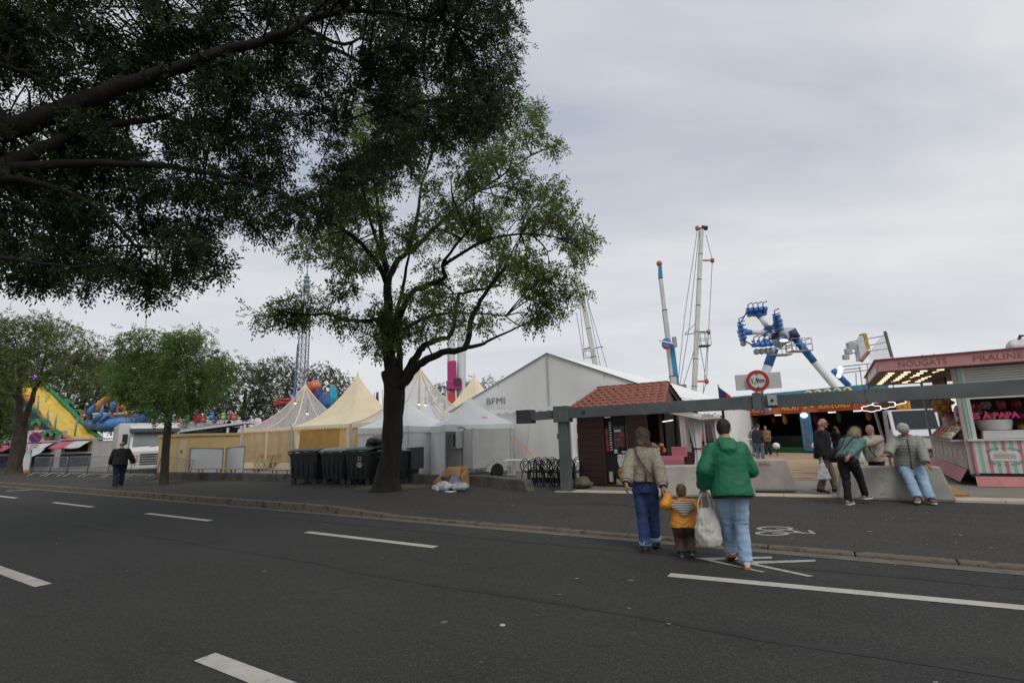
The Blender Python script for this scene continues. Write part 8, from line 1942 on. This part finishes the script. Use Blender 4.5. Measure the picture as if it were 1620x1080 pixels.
# --- woman in the beige jacket behind the barrier
q = Vector((at(1383, 700, 12.9).x, 12.9, .02)); BEI = cloth('jacket_beige', (.36, .31, .25), var=.08)
hA, hB = at(1362, 704, 12.65), at(1369, 700, 12.62)
Jd = person('grey haired woman in a beige jacket holding food near her mouth', q, radians(105), 1.60, lean=3, head=(-6, 8, 0), build=1.08, wrist=(hA, hB), elbow=((-.9, -.3, -1), (.9, -.3, -1)), curl=(1.0, 1.0), vox=.013, hand_dir=((-.3, -.2, .5), (-.4, -.2, .5)), palm=((1, 0, 0), (-1, 0, 0)),
       top=dict(m=BEI, hem=-.075, ex=.022, flare=.016, sleeve=(.060, .055, .045), slen=.93), bottom=(MATS['trousers_black'], .064, .045, .02), shoes=(SH_DK, SH_DK), hair=('short', mat('hair_greypink', (.34, .27, .23), .7, .25, 40)))
T_ = Jd['T']
MB().slab(-.1, .1, -.02, .02, -.08, .08).build('jacket_pocket', BEI, Jd['t'], bevel=.008, loc=T_(-.02, .02, .145), rz=radians(-90))
MB().path(smooth_pts([T_(.30, .02, .05), T_(.27, .09, .04), T_(.18, .128, .0), T_(.08, .13, -.05), T_(.0, .11, -.10)], 3), .011, 5).build('bag_strap', BLK_J, Jd['t'], smooth=True)
def fwt(u_, v_): a = (u_ - .5) * 1.1; return T_(-.03 + .27 * v_, .120 * cos(a), .09 * sin(a))
MB().grid(fwt, 6, 8).build('white_top', cloth('top_white', (.48, .47, .44)), Jd['t'], smooth=True, solid=.008)
tag(crumple((.05, .04, .045), 7, .25).build('snack', mat('snack_red', (.40, .12, .10), .6, .3, 20), smooth=True, loc=at(1363, 699, 12.5)), 'small reddish snack held by the woman in the beige jacket', 'food')
wb2 = thing('white_bag', 'white bag hanging beside the woman in the beige jacket', 'bag', at(1361, 722, 12.6), 0)
sac = MB(); sac.loft([ringv(Vector((0, 0, z)), rx, ry, Vector((1, 0, 0)), Vector((0, 1, 0)), 14) for z, rx, ry in ((-.16, .05, .03), (-.13, .10, .06), (0, .09, .06), (.12, .07, .04), (.2, .02, .02))]); obj('sack', remesh(sac, .012, wb, 2), MATS['white_plastic'], wb2, True)
MB().bar((0, 0, .18), (.01, .0, .4), .01, 5).build('handle', MATS['white_plastic'], wb2)

# --- man sitting on the barrier in the padded jacket
PAD = mat('padded_grey_green', (.235, .235, .205), .6, .08, 4, .1, 60, spec=.35)
seat_p = gp(1455, 797, .03); sl_ = Vector((seat_p.x, seat_p.y, .03)); srz = radians(152)
Rz = Matrix.Rotation(srz, 3, 'Z')
hipw = at(1440, 744, seat_p.y + .40)
hip_l = Rz.transposed() @ (Vector((hipw.x, hipw.y, 0)) - Vector((sl_.x, sl_.y, 0)))
hand1 = at(1399, 731, seat_p.y - .02); hand2 = at(1468, 742, seat_p.y - .12)
Js = person('white haired man in a grey padded jacket sitting on the concrete barrier', sl_, srz, 1.76, lean=10, side=0, yaw=0, head=(-20, 34, 4), build=1.12, hips=(hip_l.x, hip_l.y, .785), ank=((-.18, .06, .079), (.03, .12, .079)), toe=((10, 0), (-12, 0)), knee=((-.25, 1, .1), (.15, 1, .1)), wrist=(hand2, hand1), elbow=((-.7, -.6, 0), (.8, -.2, -.4)),
       hand_dir=((.35, -.3, -.6), (-.9, -.1, -.05)), palm=((.2, .4, -.8), (0, .3, -.6)), curl=(.35, .45), vox=.012, skin=SKIN_T,
       top=dict(m=PAD, hem=-.045, ex=.026, flare=.010, sleeve=(.064, .058, .048), slen=.97, quilt=(.066, .0055), name='padded_jacket'), bottom=(JEAN_L, .066, .050, .02), shoes=(mat('shoe_rust', (.20, .065, .04), .6, .2, 8), SOLE_W), hair=('wavy', H_GR))
T_ = Js['T']
MB().path(smooth_pts([T_(-.045, .126, .0), T_(.05, .130, .0), T_(.14, .128, 0), T_(.22, .122, 0), T_(.29, .085, 0)], 3), .009, 5).build('zip', cloth('zip_dark', (.04, .03, .035)), Js['t'], smooth=True)
MB().path([T_(.315, .055 * cos(a) + .0, .062 * sin(a)) for a in np.linspace(0, 2 * pi, 16)], .024, 6).build('collar', PAD, Js['t'], smooth=True)
MB().path([T_(.30 + .01, .05 * cos(a) + .012, .045 * sin(a)) for a in np.linspace(0, 2 * pi, 16)], .014, 6).build('dark_collar', cloth('shirt_dark', (.02, .015, .02)), Js['t'], smooth=True)

# --- two men before the game stand, and the third half hidden one
for i, (px_, py_, rz_, jc, tc_, hr_, lbl, hh) in enumerate(((1203, 728, -60, (.022, .026, .04), (.10, .15, .22), H_DK, 'man in a dark jacket and blue jeans standing before the game stand', 1.80), (1216, 721, 150, (.22, .13, .06), (.02, .02, .025), H_DK, 'man in a brown hooded top facing the man in the dark jacket', 1.72), (1195, 722, -70, (.16, .17, .18), (.14, .19, .27), H_DK, 'person in grey half hidden behind the man in the dark jacket', 1.72))):
    q = gp(px_, py_, .01)
    person(lbl, q, radians(rz_), hh, lean=3, head=(0, 4, 0), build=1.05, ank=((-.12, -.02, .079), (.10, .08, .079)), toe=((12, 0), (-12, 0)), vox=.022, wrist=(q + Vector((-.1, -.22, 1.05)) if i == 1 else None, q + Vector((.1, -.22, 1.05)) if i == 1 else None),
           top=dict(m=cloth('far_jacket_%d' % i, jc), hem=-.05, ex=.018, flare=.008), bottom=(cloth('far_trousers_%d' % i, tc_), .062, .044, .02), shoes=(mat('far_shoe', (.4, .38, .36), .7) if i < 2 else SH_DK, SOLE_W), hair=('crop', hr_))
